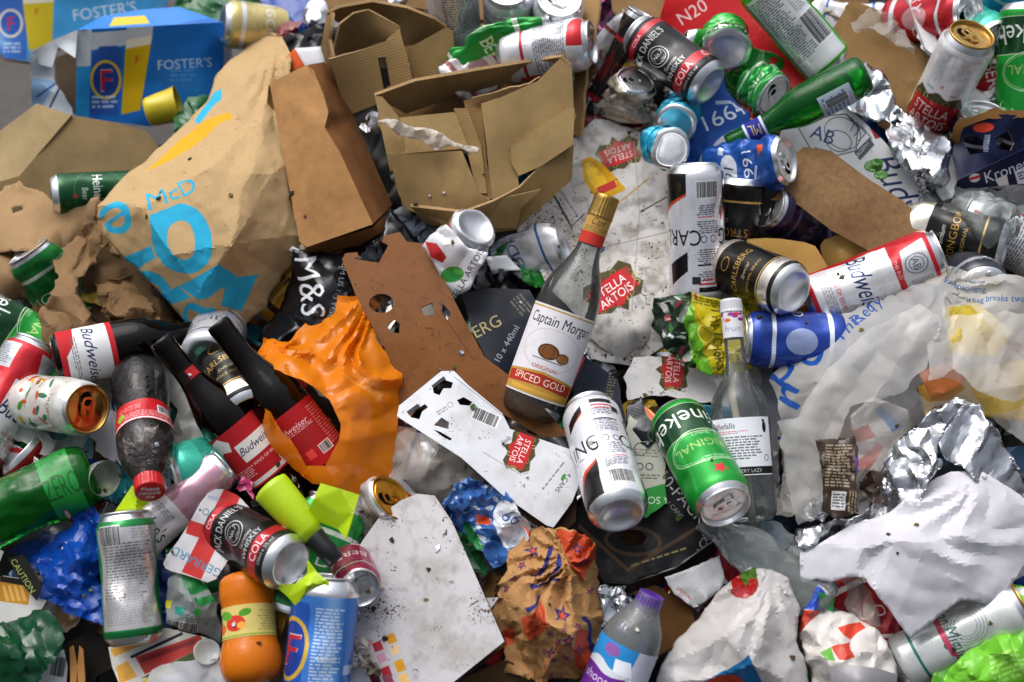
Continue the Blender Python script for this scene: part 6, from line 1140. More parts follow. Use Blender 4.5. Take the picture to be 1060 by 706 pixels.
# white laminate board
pts = [(360, 586, .04), (375, 560, .04), (395, 532, .045), (415, 518, .045), (432, 511, .045), (450, 513, .045), (468, 540, .05), (522, 664, .06), (462, 712, .05), (400, 740, .03), (330, 740, .03), (345, 690, .03), (366, 650, .035)]
cv = over(pts, 'b9b7ba', 2.8)
for (x, y, c) in ((391, 669, 'a8242c'), (405, 661, 'c98a1c'), (409, 673, 'd8b890'), (395, 681, 'c08aa0'), (414, 689, 'd0901c'), (400, 696, 'a8182c'), (388, 702, '4a1024'), (402, 704, '8a3a50'), (418, 703, 'e0b46c')):
    cv.rect(x, y, 9.4, 12 if y > 685 else 9.5, c, -22)
cv.text("Red", 381, 668, 6, 'c85a5a', -70); x, y = cv.grid(); cv.tint((fbm((x * .5 + y) / 60, (x - y * .5) / 4, 4) - .5) * .5, '9a948c'); cv.dirt(.35, 10, '6a6458', 5); cv.dirt(.6, 45, '8a847a', 15); cv.oval(441, 621, 3, 2, '5a5c30')
sheet('laminate_board', pts, pm(cv, dirt=.2, rough=.6, bump=.4), 'square white laminate board with a small colour chart at its lower corner', 'board', step=6, thick=.018, rim=mat('plas', '1c1c1e', dirt=.2), cr=[(90, .002)], short='the white laminate board')
sheet('wood_batten', [(455, 715, .015), (480, 702, .02), (525, 684, .02), (560, 700, .01), (520, 730, .0)], mat('wood', '5a4026', dirt=.4), 'dark brown wet cardboard edge below the white laminate board', 'cardboard', step=6, thick=.006, cr=[(20, .003)])
for k, (x, y) in enumerate(((372, 668), (378, 684), (366, 682), (384, 694))): sheet('paper_scrap', [(x - 9, y - 6), (x + 6, y - 9), (x + 10, y + 4), (x - 3, y + 9)], mat('paper', ('b8b0a4', '8a8074', 'c8c4bc', '6f675a')[k], dirt=.6), ['pale grubby tissue shred right of the blue beer can', 'grey wet tissue shred near the colour chart', 'whitish tissue shred touching the blue beer can', 'brown grey pulp shred at the bottom beside the colour chart'][k], 'paper shred', h=.05, cr=[(7, .008), (3, .003)], lat=2, step=2, torn=2)
# star bag
def star_bag():
    pts = [(507, 640, .02), (515, 600, .03), (530, 565, .035), (548, 548, .04), (575, 546, .05), (596, 545, .05), (612, 560, .045), (622, 590, .04), (620, 630, .04), (625, 660, .035), (618, 690, .03), (600, 702, .03), (560, 706, .03), (528, 698, .02), (512, 690, .015), (524, 680, .02), (520, 660, .02)]
    cv = over(pts, 'a87e50', 3); N = '2a2a6c'; RD = 'b8482a'
    def star(x, y, s, a, c2=RD):
        for k, (ss_, cc) in enumerate(((s, N), (s * .55, c2))):
            cv.poly([(x + ss_ * (1 if i % 2 == 0 else .42) * math.cos(R_(a + i * 36)), y + ss_ * (1 if i % 2 == 0 else .42) * math.sin(R_(a + i * 36))) for i in range(10)], cc)
    rg = random.Random(9)
    cv.poly([(578, 548), (606, 548), (618, 580), (600, 600), (586, 570)], RD); cv.poly([(538, 640), (566, 624), (570, 650), (548, 664)], RD); cv.poly([(508, 655), (528, 646), (532, 668), (512, 680)], 'c85030'); cv.poly([(596, 650), (612, 655), (618, 700), (598, 690)], RD)
    for a, b, c, d in ((556, 590, 570, 566), (548, 612, 580, 600), (604, 640, 618, 690), (545, 630, 560, 620), (570, 594, 578, 574)): cv.line([(a, b), ((a + c) / 2 + 2, (b + d) / 2), (c, d)], 4.5, N)
    cv.ring(586, 700, 22, 34, 1.5, RD)
    for x, y, s in ((549, 571, 7), (538, 583, 4), (530, 597, 6), (522, 608, 4), (583, 634, 7), (587, 662, 6), (570, 674, 6), (578, 681, 4), (601, 672, 4.5), (595, 646, 3.5), (562, 672, 3), (577, 664, 4), (570, 658, 3), (605, 580, 5), (598, 566, 5), (551, 594, 4.5), (590, 680, 4), (582, 652, 3), (575, 702, 4), (610, 612, 4)): star(x, y, s * 1.1, rg.uniform(0, 72))
    cv.dirt(.12, 16, '5a3a1c', 2)
    sheet('paper_bag', pts, pm(cv, dirt=.15, rough=.65), 'crumpled brown paper bag printed with blue and red stars and stripes', 'paper bag', inner=[(560, 600, .085), (590, 590, .09), (565, 650, .09), (540, 640, .07), (596, 650, .085), (575, 680, .07)], step=2.6, cr=[(20, .018, 50, 4.5), (10, .008, 75, 4), (5, .0012)], lat=4, torn=1.5, pl=True, sharp=18, rad=[(585, 575, 11, .014, 80)], short='the starry paper bag', seed=77)
star_bag()
# purple cap bottle
def water_lab():
    c = Cv(0, 0, 170, 60, 3, 'd0d4dc'); x, y = c.grid(); c.tint((np.sin(x / 6) * 3 + y < 22) * 1., '2a86c8'); c.tint((np.sin(x / 7 + 2) * 2 + y > 30) * 1., '6a2a8c'); c.poly([(82, 0), (110, 0), (118, 60), (76, 60)], 'c4c6d4'); c.bars(98, 40, 22, 28, 90); c.oval(58, 8, 8, 6, '8a5aa0'); c.text("fruit shoot", 40, 38, 9, 'e0d0e8', 0, .03); c.poly([(64, 14), (78, 12), (84, 26), (66, 26)], 'e4e8f0'); return c
bottle('plastic_bottle', 646, 682, 65, 14, .05, [(0, 2), (20, 0), (31, 3), (33, 12), (33, 70), (33, 92), (30, 108), (22, 122), (14, 132), (13.5, 136), (13.5, 146)], mat('clear', 'c8c8cc', haze=.15, bump=.5, bs=60, nm='clear_pet'), 'small clear bottle with purple cap and blue purple label beside the starry bag', 'bottle', labels=[(28, 92, 179.9, water_lab(), 30)], cap=(128, 146, 15.5, 13.5, mat('plas', '5a2a9a', dirt=.03)), short='the purple capped bottle', cr=dict(fac=.003, fs=.03))
foil_([(606, 610), (622, 602), (650, 604), (664, 630), (672, 642), (650, 650), (640, 668), (618, 672)], 'grey silver foil sheet between the starry bag and purple capped bottle', .02, cr=((14, .008), (6, .003)), c='a8abb0')
sheet('cardboard_piece', [(650, 606, .0), (680, 606, .0), (716, 630, .0), (720, 645, .0), (700, 668, .0), (680, 680, .0), (676, 640, .0), (660, 620, .0)], CARD('5f4020', 9, 40), 'dark brown wet corrugated card left of the white strawberry bag', 'cardboard', h=0, thick=.003, step=6, rim=RIM(), cr=[(30, .005)])
pts = [(688, 598, .02), (720, 586, .02), (745, 575, .02), (750, 598, .02), (746, 612, .02), (720, 630, .015), (700, 616, .02)]
cv = over(pts, 'c4c6c8'); cv.text("SPECIAL", 708, 614, 4, 'b84a4a', 38); cv.dirt(.2, 10, '8a8880', 3)
sheet('foil_packet', pts, pm(cv, rough=.3), 'pale silver packet with tiny red lettering right of the black multipack box', 'packet', step=4, cr=[(20, .006), (8, .002)], torn=1)
bottle('plastic_bottle', 792, 582, 145, 6, .03, [(0, 6), (12, 4), (22, 1), (28, 4), (30, 12), (28, 26), (30, 34), (28, 60), (30, 90), (27, 112), (18, 128), (15, 134), (15, 140), (17, 141), (17, 146), (14, 148), (14, 160)], CLR, 'crumpled clear plastic bottle with ribbed neck left of the white napkin', 'bottle', cr=dict(fac=.009, fs=.022), short='the crumpled clear bottle')
film('plastic_film', [(745, 540), (800, 538), (846, 560), (850, 610), (890, 640), (910, 660), (880, 662), (840, 640), (800, 600), (760, 580)], 'b9c4c4', 'blue grey clear plastic sheet under the white napkin', 'plastic film', .42, h=.015, cr=((22, .010), (8, .004)))
# strawberry bag
def straw_bag():
    pts = [(674, 720, .03), (682, 690, .035), (700, 664, .04), (730, 630, .045), (756, 600, .05), (778, 584, .05), (800, 590, .05), (820, 600, .045), (828, 630, .045), (824, 665, .05), (836, 690, .045), (840, 720, .04)]
    cv = over(pts, 'dedad8', a=.82); cv.oval(773, 603, 14, 13, 'c0241c', 20); cv.oval(768, 612, 10, 6, 'c84a50', 10); cv.poly([(770, 590), (784, 584), (786, 598), (778, 596), (774, 606), (770, 598)], '5a8a2c'); cv.poly([(730, 706), (776, 680), (792, 720), (734, 720)], '1a74b0'); cv.oval(750, 714, 22, 14, 'c8482a'); cv.dirt(.08, 14, '8a8078', 4)
    sheet('plastic_bag', pts, pm(cv, 'bag', op=.8, trl=.3), 'white plastic bag printed with a strawberry and a blue shape at the bottom edge', 'plastic bag', step=3.5, inner=[(750, 660, .08), (790, 640, .085), (780, 690, .08)], cr=[(44, .011, 50, 5), (18, .004, 110, 4), (6, .0006)], lat=3, torn=1, pl=True, sharp=20, rad=[(800, 600, 14, .004, 120)], short='the strawberry bag', seed=21)
straw_bag()
pts = [(826, 660, .03), (832, 628, .04), (848, 604, .045), (866, 618, .04), (862, 634, .04), (884, 636, .04), (900, 650, .04), (920, 664, .035), (928, 690, .03), (930, 720, .03), (840, 720, .04), (836, 690, .035)]
cv = over(pts, 'cdc7c2'); cv.poly([(828, 628), (846, 602), (858, 620), (850, 634)], '2a50b8'); cv.poly([(846, 612), (866, 618), (862, 636), (850, 630)], '2f9a50'); cv.poly([(826, 630), (850, 632), (838, 648), (826, 658)], 'b0301c'); cv.poly([(868, 650), (890, 644), (896, 652), (880, 660)], 'c83a20'); cv.poly([(862, 668), (880, 662), (886, 680), (870, 682)], 'c03a24'); cv.poly([(850, 676), (862, 668), (866, 684), (856, 684)], '5aa838'); cv.dirt(.2, 12, '7a6c60', 6)
sheet('plastic_bag', pts, pm(cv, 'plas', rough=.45, dirt=.15), 'grubby white plastic wrapper with blue, green and red patches right of the strawberry bag', 'plastic bag', step=3.2, inner=[(870, 660, .06), (890, 690, .065)], cr=[(22, .012), (9, .004)], lat=3, torn=1.2, short='the multicoloured wrapper')
sheet('cup_rim', [(858, 690, .07), (880, 688, .075), (910, 692, .075), (928, 698, .07), (928, 720, .06), (862, 720, .06)], mat('plas', '8c8a8e', dirt=.1), 'grey plastic cup edge at the bottom edge in front of the multicoloured wrapper', 'plastic cup', step=4, inner=[(890, 706, .085)], thick=.002)
can(992, 657, 26, 4, .02, T_san(), 'white beer can with dark script under the white napkin, gold rim to the right', L=150, Dm=60, roll=-10, lid=GOLD(), short='the white script can')
film('plastic_bag', [(874, 600), (890, 598), (905, 620), (915, 648), (900, 650), (878, 630)], '9a948c', 'greyish translucent bag tucked under the napkin edge', 'plastic bag', .6, h=.03, cr=((12, .008),))
pts = [(1030, 608, .04), (1046, 604, .045), (1080, 612, .045), (1080, 720, .03), (1000, 720, .03), (975, 706, .03), (985, 690, .035), (1008, 670, .04), (1028, 655, .045), (1034, 640, .045)]
cv = over(pts, '6cb82c'); cv.poly([(1030, 606), (1080, 610), (1080, 640), (1034, 648)], 'cdd2c8'); cv.text("water", 1044, 622, 7, '6ab040', 75, .02); cv.poly([(1050, 612), (1080, 628), (1080, 650), (1052, 630)], '6cb82c'); cv.fine(1044, 690, 36, 30, 5, 'b8e088', -20, .6); cv.line([(1040, 650), (1060, 700)], 2, 'a8dc70', .6)
sheet('plastic_packet', pts, pm(cv, 'plas', rough=.3, dirt=.05), 'lime green plastic packet at the lower right corner', 'packet', step=3.5, inner=[(1050, 670, .07)], cr=[(20, .010, 50, 1.6), (8, .003)], lat=3, torn=1.5, short='the lime green packet')
sheet('plastic_packet', [(968, 690, .02), (1000, 672, .03), (1012, 690, .03), (1000, 720, .02), (960, 720, .02)], mat('plas', '5aa826', dirt=.1), 'darker lime green plastic corner beside the white script can', 'packet', step=4, cr=[(14, .006)])
# ---- big carrier bag on the right with print
def carrier_bag():
    pts = [(800, 392, .05), (812, 376, .055), (842, 352, .06), (870, 330, .07), (905, 310, .075), (940, 296, .08), (968, 280, .085), (990, 279, .085), (1020, 282, .08), (1080, 292, .08), (1080, 470, .06), (1050, 450, .06), (1000, 412, .07), (960, 432, .06), (925, 455, .05), (905, 510, .04), (900, 530, .03), (862, 520, .02), (840, 540, .015), (806, 530, .015), (812, 490, .02), (806, 450, .035), (812, 430, .05)]
    cv = over(pts, 'f0eeea', 2.6, a=0.0); B = '1f56b0'; A1 = lambda *a, **k: cv.poly(*a, **k, A=1)
    cv.poly([(880, 325), (930, 285), (974, 300), (978, 330), (950, 395), (905, 400), (860, 380)], 'e2e2e2', .9, .55)
    def bt(t, x, y, s, rot, b=.03, sx=1, col=B): cv.text(t, x, y, s, col, rot, b, 0, sx, 1, .95)
    bt("This", 878, 340, 14, -50, .035); bt("Red", 892, 325, 13, -50, .035); bt("Tyin", 909, 312, 11, -50, .03); bt("F", 928, 303, 9, -45); 
    bt("Pe", 826, 374, 40, -52, .11, 1.2); bt("r", 814, 408, 40, -60, .11); bt("t", 808, 436, 36, 10, .1)
    bt("lovepackaging", 1000, 296, 6, 6, .02); bt("if bag breaks two will", 1038, 309, 6, -2, .02); bt("it's been used", 1010, 290, 3, 6)
    x, y = cv.grid()
    cv.poly([(985, 318), (1006, 316), (1044, 352), (1020, 368), (975, 362)], 'd8b81c', .8, .8); cv.poly([(1000, 384), (1080, 360), (1080, 410), (1020, 430)], 'd8b838', .5, .5); cv.poly([(950, 400), (968, 382), (1000, 398), (985, 410), (965, 412)], 'd8741c', .6, .6); cv.text("please return", 1036, 352, 5, 'b8301c', 10, .02, A=1); cv.text("this bag today", 1034, 358, 5, 'b8301c', 8, .02, A=1)
    m = mat('bag', img=cv, op=.40, trl=.35, rough=.2, nm='carrier_film'); CVOF[m.name] = cv
    cb = sheet('carrier_bag', pts, m, 'large whitish translucent carrier bag with blue lettering, above the foil and napkin', 'plastic bag', step=3.5, inner=[(920, 350, .12), (970, 350, .125), (860, 400, .10), (1020, 340, .11), (1020, 390, .10), (840, 470, .06), (900, 450, .07)], cr=[(60, .017, 125, 4.5), (24, .006, 65, 5), (10, .0018, 110, 4)], lat=5, torn=1.2, thick=0, pl=True, sharp=20, rad=[(975, 300, 12, .005, 120), (830, 540, 10, .007, 110)], short='the big whitish carrier bag', seed=55)
    W_ = mat('bag', 'f2f0ec', op=.45, trl=.4, rough=.2); k = dict(lat=4, step=3, torn=1.5, thick=0, pl=True, sharp=18, parent=cb)
    sheet('bag_layer', [(806, 440, .075), (830, 430, .085), (858, 380, .115), (900, 340, .13), (950, 318, .137), (975, 330, .135), (960, 380, .125), (925, 410, .12), (880, 420, .11), (862, 470, .085), (850, 530, .05), (826, 545, .03), (812, 500, .05)], W_, cr=[(30, .009, 120, 5), (12, .003, 70, 4)], **k)
    sheet('bag_layer', [(985, 330, .12), (1020, 322, .12), (1080, 326, .12), (1080, 400, .1), (1050, 420, .1), (1010, 405, .12), (985, 380, .13), (960, 395, .125), (965, 340, .135)], W_, cr=[(34, .012, 60, 5), (13, .004, 110, 4)], **k)
carrier_bag()
pts = [(880, 430, .03), (905, 410, .035), (940, 425, .035), (945, 455, .03), (920, 490, .03), (890, 485, .025)]
cv = over(pts, 'c8c4c0'); cv.poly([(906, 424), (914, 420), (934, 444), (922, 448)], '1f70c0'); cv.poly([(888, 478), (908, 456), (914, 464), (896, 492)], 'c4381c'); cv.poly([(880, 446), (900, 438), (906, 452), (884, 458)], 'a8482a')
sheet('plastic_packet', pts, pm(cv, 'plas'), 'white packet with blue and orange stripes under the big carrier bag', 'packet', step=4, cr=[(18, .010)], lat=2)
sheet('plastic_packet', [(950, 400), (1000, 380), (1080, 370), (1080, 440), (1010, 430), (960, 440)], mat('plas', 'd8b020', dirt=.1), 'yellow and orange packaging seen through the big carrier bag', 'packet', h=.015, step=6, cr=[(24, .012)])
sheet('plastic_packet', [(950, 385), (990, 372), (1000, 395), (965, 415)], mat('plas', 'e0701a', dirt=.1), 'orange packaging patch under the big carrier bag', 'packet', h=.04, step=5, cr=[(14, .008)])
sheet('plastic_packet', [(975, 318), (1010, 312), (1050, 345), (1030, 370), (985, 362)], mat('plas', 'e8cc20', dirt=.05), 'bright yellow packaging near the top of the big carrier bag', 'packet', h=.06, step=5, cr=[(20, .008)])
sheet('cardboard_piece', [(830, 420), (880, 400), (900, 440), (870, 470), (830, 460)], mat('card', '7c5c48'), 'brown card blurred behind the big carrier bag', 'cardboard', h=.0, step=6, cr=[(20, .006)])
pts = [(846, 455, .098), (884, 452, .10), (888, 466, .10), (886, 500, .09), (888, 530, .075), (866, 538, .07), (852, 530, .07), (850, 490, .085)]
cv = over(pts, '3a2c22'); cv.fine(868, 482, 28, 44, 3.2, 'a89a80', 2, .9); cv.fine(868, 482, 28, 44, 5.2, 'a89a80', 92, .5); cv.rect(868, 518, 15, 20, 'd4d4d4', 3); cv.fine(868, 518, 12, 14, 3, '333333', 3); cv.rect(882, 520, 9, 30, '4a3a2c'); cv.fine(882, 520, 26, 8, 3, 'b8a88c', 92); cv.poly([(884, 470), (890, 478), (892, 500), (886, 498)], '7a50a0')
sheet('chocolate_wrapper', pts, pm(cv, 'plas', rough=.2), 'brown chocolate bar wrapper with cream small print beside the foil', 'wrapper', step=3, cr=[(16, .005, 90, 2), (7, .002)], torn=1, lat=1, short='the chocolate wrapper')
film('wrapper', [(886, 500), (900, 490), (915, 488), (912, 520), (890, 515)], '3c2a20', 'dark brown wrapper scrap with red edge beside the chocolate wrapper', 'wrapper', 1, h=.07, cr=((7, .007),), step=3)
foil_([(1000, 412, .09), (1012, 420, .095), (1024, 440, .09), (1045, 470, .075), (1062, 505, .06), (1078, 540, .04), (1060, 530, .05), (1030, 508, .08), (1000, 488, .095), (975, 470, .09), (968, 440, .09), (985, 418, .09)], 'large crumpled silver foil sheet fanned out over the white napkin', .09, cr=((30, .016, 128, 5), (14, .005, 118, 4), (7, .0015, 100, 2)), step=2.6, lat=2.5, pl=True, short='the large foil sheet')
foil_([(905, 520, .05), (918, 478, .07), (930, 456, .08), (960, 432, .09), (990, 412, .095), (1002, 412, .095), (980, 440, .09), (968, 470, .095), (975, 485, .09), (960, 506, .08), (945, 530, .07), (920, 548, .055), (870, 548, .05), (830, 570, .045), (818, 560, .045), (822, 546, .045), (850, 545, .045), (890, 535, .05)], 'silver foil strip running below the chocolate wrapper to the napkin edge', .08, cr=((26, .012, 120, 2), (11, .005)), step=2.6, lat=2.5, pl=True, short='the foil strip')
foil_([(834, 525), (842, 514), (860, 516), (862, 530), (850, 540), (836, 536)], 'small foil nub left of the chocolate wrapper', .045, cr=((8, .008),), step=2.5)
# napkin
def napkin():
    NP = lambda d=.1: mat('paper', 'dddbe2', dirt=.06, rough=.9, bump=.12, trans=.12, crs=.12)
    pts = [(828, 570, .05), (850, 562, .055), (880, 545, .06), (920, 530, .07), (950, 505, .075), (985, 488, .085), (1015, 488, .085), (1045, 505, .08), (1080, 530, .07), (1080, 570, .06), (1060, 590, .06), (1044, 612, .06), (1020, 626, .06), (1000, 622, .065), (992, 622, .066), (942, 660, .05), (925, 640, .055), (905, 612, .06), (895, 598, .06), (886, 596, .06), (872, 598, .055), (860, 602, .05), (846, 598, .05), (830, 602, .045)]
    sheet('napkin', pts, NP(), 'large white paper napkin spread below the foil at the right', 'napkin', step=4, inner=[(960, 560, .095), (1010, 550, .10), (890, 570, .07), (1000, 590, .085), (925, 560, .085), (902, 575, .062)], cr=[(80, .007, 30, 2), (30, .0024, 60, 1.5), (9, .0004)], lat=2, torn=.8, thick=.0003, pl=True, sharp=12, rad=[(1000, 495, 8, .004, 120)], short='the white napkin', seed=91)
napkin()
# ---- bottom left corner
film('plastic_bag', [(-20, 650), (20, 640), (44, 628), (58, 640), (68, 655), (60, 680), (40, 700), (20, 720), (-20, 720)], '0c4a2c', 'dark green glossy plastic bag at the lower left corner', 'plastic bag', 1, h=.04, inner=[(20, 670, .06)], cr=((26, .014, 60, 2), (9, .003)), short='the dark green bag', rough=.2)
sheet('bag_print', [(2, 662), (14, 652), (18, 646), (17, 656), (10, 666), (2, 670)], mat('plas', 'c8d0cc'), 'curved white stripe on the dark green bag at the corner', 'print scrap', h=.072, step=3) if False else None
pts = [(-20, 600, .03), (4, 596, .035), (30, 600, .035), (48, 622, .03), (40, 636, .03), (0, 654, .025), (-20, 656, .025)]
cv = over(pts, 'c4c4c0'); cv.rect(14, 612, 34, 24, 'b8822c', 8); [cv.poly([(x, 606), (x + 3, 606), (x + 8, 622), (x + 4, 622)], 'd8a858') for x in range(2, 26, 6)]; cv.poly([(0, 596), (26, 600), (24, 606), (0, 602)], '1c1c18'); cv.rect(12, 644, 50, 2, 'b09a5a', -18)
sheet('food_packet', pts, pm(cv, dirt=.1), 'white card packet with a picture of chips at the lower left', 'packet', step=4, cr=[(40, .004)], thick=.001)
pts = [(8, 578, .05), (24, 574, .05), (44, 606, .048), (38, 622, .045), (24, 606, .045)]
cv = over(pts, '15160f'); cv.text("CAUTION", 24, 596, 6.5, 'a8b060', 58, .03)
sheet('label_strip', pts, pm(cv, dirt=.1), 'black strip with olive capital letters above the chips packet', 'label strip', step=3.5, thick=.0008, cr=[(20, .002)])
sheet('black_card', [(64, 668, .0), (90, 655, .0), (112, 660, .005), (120, 690, .005), (100, 700, .0), (96, 720, .0), (64, 720, .0)], mat('card', '16130f'), 'charred black cardboard below the bright blue bag', 'cardboard', h=0, step=6, thick=.002, cr=[(20, .004)])
def peg():
    r = root_at('wooden_cutlery', 80, 690, .02, 'pale wooden fork prongs poking up between the green bag and black cardboard', 'wooden fork', short='the wooden fork', rad=20)
    W = mat('wood', 'a07038', dirt=.1)
    sheet('prong', [(72, 670, .02), (76, 668, .02), (80, 690, .02), (78, 720, .02), (73, 720, .02)], W, parent=r, thick=.003, step=3)
    sheet('prong', [(82, 668, .02), (86, 672, .02), (88, 700, .02), (88, 720, .02), (81, 720, .02), (80, 690, .02)], W, parent=r, thick=.003, step=3)
peg()
pts = [(40, 690, .01), (66, 672, .01), (70, 690, .01), (68, 720, .01), (40, 720, .01)]
cv = over(pts, 'b8babc'); cv.bars(60, 690, 14, 20, 10, 5, bg='b8babc'); cv.text("R", 36, 700, 8, '333333')
sheet('foil_packet', pts, pm(cv, dirt=.1, rough=.3), 'silver grey packet with a barcode right of the dark green bag', 'packet', step=4, cr=[(14, .006)])
pts = [(112, 670, .02), (140, 660, .025), (160, 650, .025), (172, 650, .025), (214, 660, .03), (216, 680, .03), (190, 690, .03), (150, 706, .03), (125, 712, .025), (116, 690, .02)]
cv = over(pts, 'c8c4bc'); cv.poly([(140, 680), (206, 657), (214, 668), (150, 698)], 'b03430'); cv.line([(136, 680), (188, 656)], 3, '20242c'); cv.oval(154, 658, 8, 6, 'b03030'); cv.poly([(114, 672), (140, 662), (150, 666), (118, 680)], 'd09a3a'); cv.poly([(120, 690), (132, 684), (142, 700), (124, 708)], 'd0983a'); cv.poly([(146, 702), (168, 690), (214, 668), (216, 684), (180, 696)], '3a4a1c'); cv.poly([(146, 706), (170, 688), (184, 692), (170, 706)], 'c8b82c'); cv.line([(146, 684), (200, 664)], 5, '6a2020', .7); cv.dirt(.15, 10, '4a443c', 3)
sheet('food_packet', pts, pm(cv, dirt=.15, rough=.5), 'printed food carton with red panel and yellow squares below the dented green can', 'packet', step=4, cr=[(40, .004)], thick=.001, short='the red panel carton')
pts = [(170, 620, .05), (176, 598, .055), (190, 592, .055), (214, 606, .055), (226, 624, .055), (232, 650, .05), (230, 664, .045), (200, 656, .045), (172, 646, .045)]
cv = over(pts, 'a8b0b0', a=.25); cv.poly([(184, 594), (200, 590), (220, 608), (196, 616)], '1f7a3c', A=1); cv.bars(190, 650, 26, 12, 10, 3); cv.poly([(170, 620), (178, 622), (176, 630), (170, 628)], 'c8c030', A=1); cv.poly([(180, 628), (190, 630), (188, 636), (180, 634)], '2a9a8c', A=1); cv.poly([(202, 628), (212, 630), (210, 638), (202, 636)], '2f9a3a', A=1); cv.poly([(200, 620), (224, 612), (226, 620), (206, 626)], '1f8a44', A=1); cv.fine(204, 642, 30, 8, 3, '6a7474', 10)
m = mat('bag', img=cv, op=.5, nm='printed_film'); CVOF[m.name] = cv
sheet('bread_bag', pts, m, 'clear printed film packet with green band and barcode left of the orange juice bottle', 'packet', step=3, inner=[(200, 630, .075)], cr=[(18, .012, 30, 2), (7, .003)], lat=3, torn=1, thick=0, short='the clear printed packet')
film('plastic_bag', [(148, 704), (175, 692), (215, 684), (240, 690), (280, 702), (280, 725), (148, 725)], 'd0d2d8', 'white translucent plastic along the bottom edge below the red panel carton', 'plastic bag', .85, h=.045, cr=((30, .008, 0, 2), (10, .002)))
film('wrapper', [(150, 600), (172, 560), (180, 590), (176, 650), (158, 655)], '123f8c', 'dark blue plastic strip between the dented green can and clear packet', 'wrapper', 1, h=.01, cr=((9, .008),))
pts = [(282, 620, .03), (296, 615, .03), (300, 630, .035), (292, 660, .03), (280, 655, .03)]
sheet('food_packet', [(284, 618, .04), (298, 614, .045), (300, 632, .045), (290, 660, .04), (284, 640, .04)], mat('plas', 'b8861c', dirt=.15), 'mustard coloured wrapper between the juice bottle and blue beer can', 'wrapper', step=3, cr=[(9, .005)])
pts = [(278, 606, .045), (296, 604, .05), (304, 614, .05), (294, 622, .048), (280, 618, .045)]
cv = over(pts, '17150f'); cv.text("WEN", 288, 612, 6, 'a8a49a', 8, .02)
sheet('label_strip', pts, pm(cv), 'black label scrap with pale capitals above the juice bottle', 'label strip', step=3)
film('plastic_bag', [(272, 650), (296, 640), (304, 700), (300, 720), (280, 720)], '8a7a6c', 'brownish wet plastic between the juice bottle and the blue beer can', 'plastic bag', .9, h=.02, cr=((10, .008),))
bottle('bottle_cap', 214, 675, 60, 70, .05, [(0, 0), (12, 0), (14, 2), (15, 8), (13, 9), (12, 3), (0, 2)], mat('clear', 'd0d0cc', haze=.4, nm='cloudy_plastic'), 'cloudy plastic lid beside the lower end of the red panel carton', 'lid')
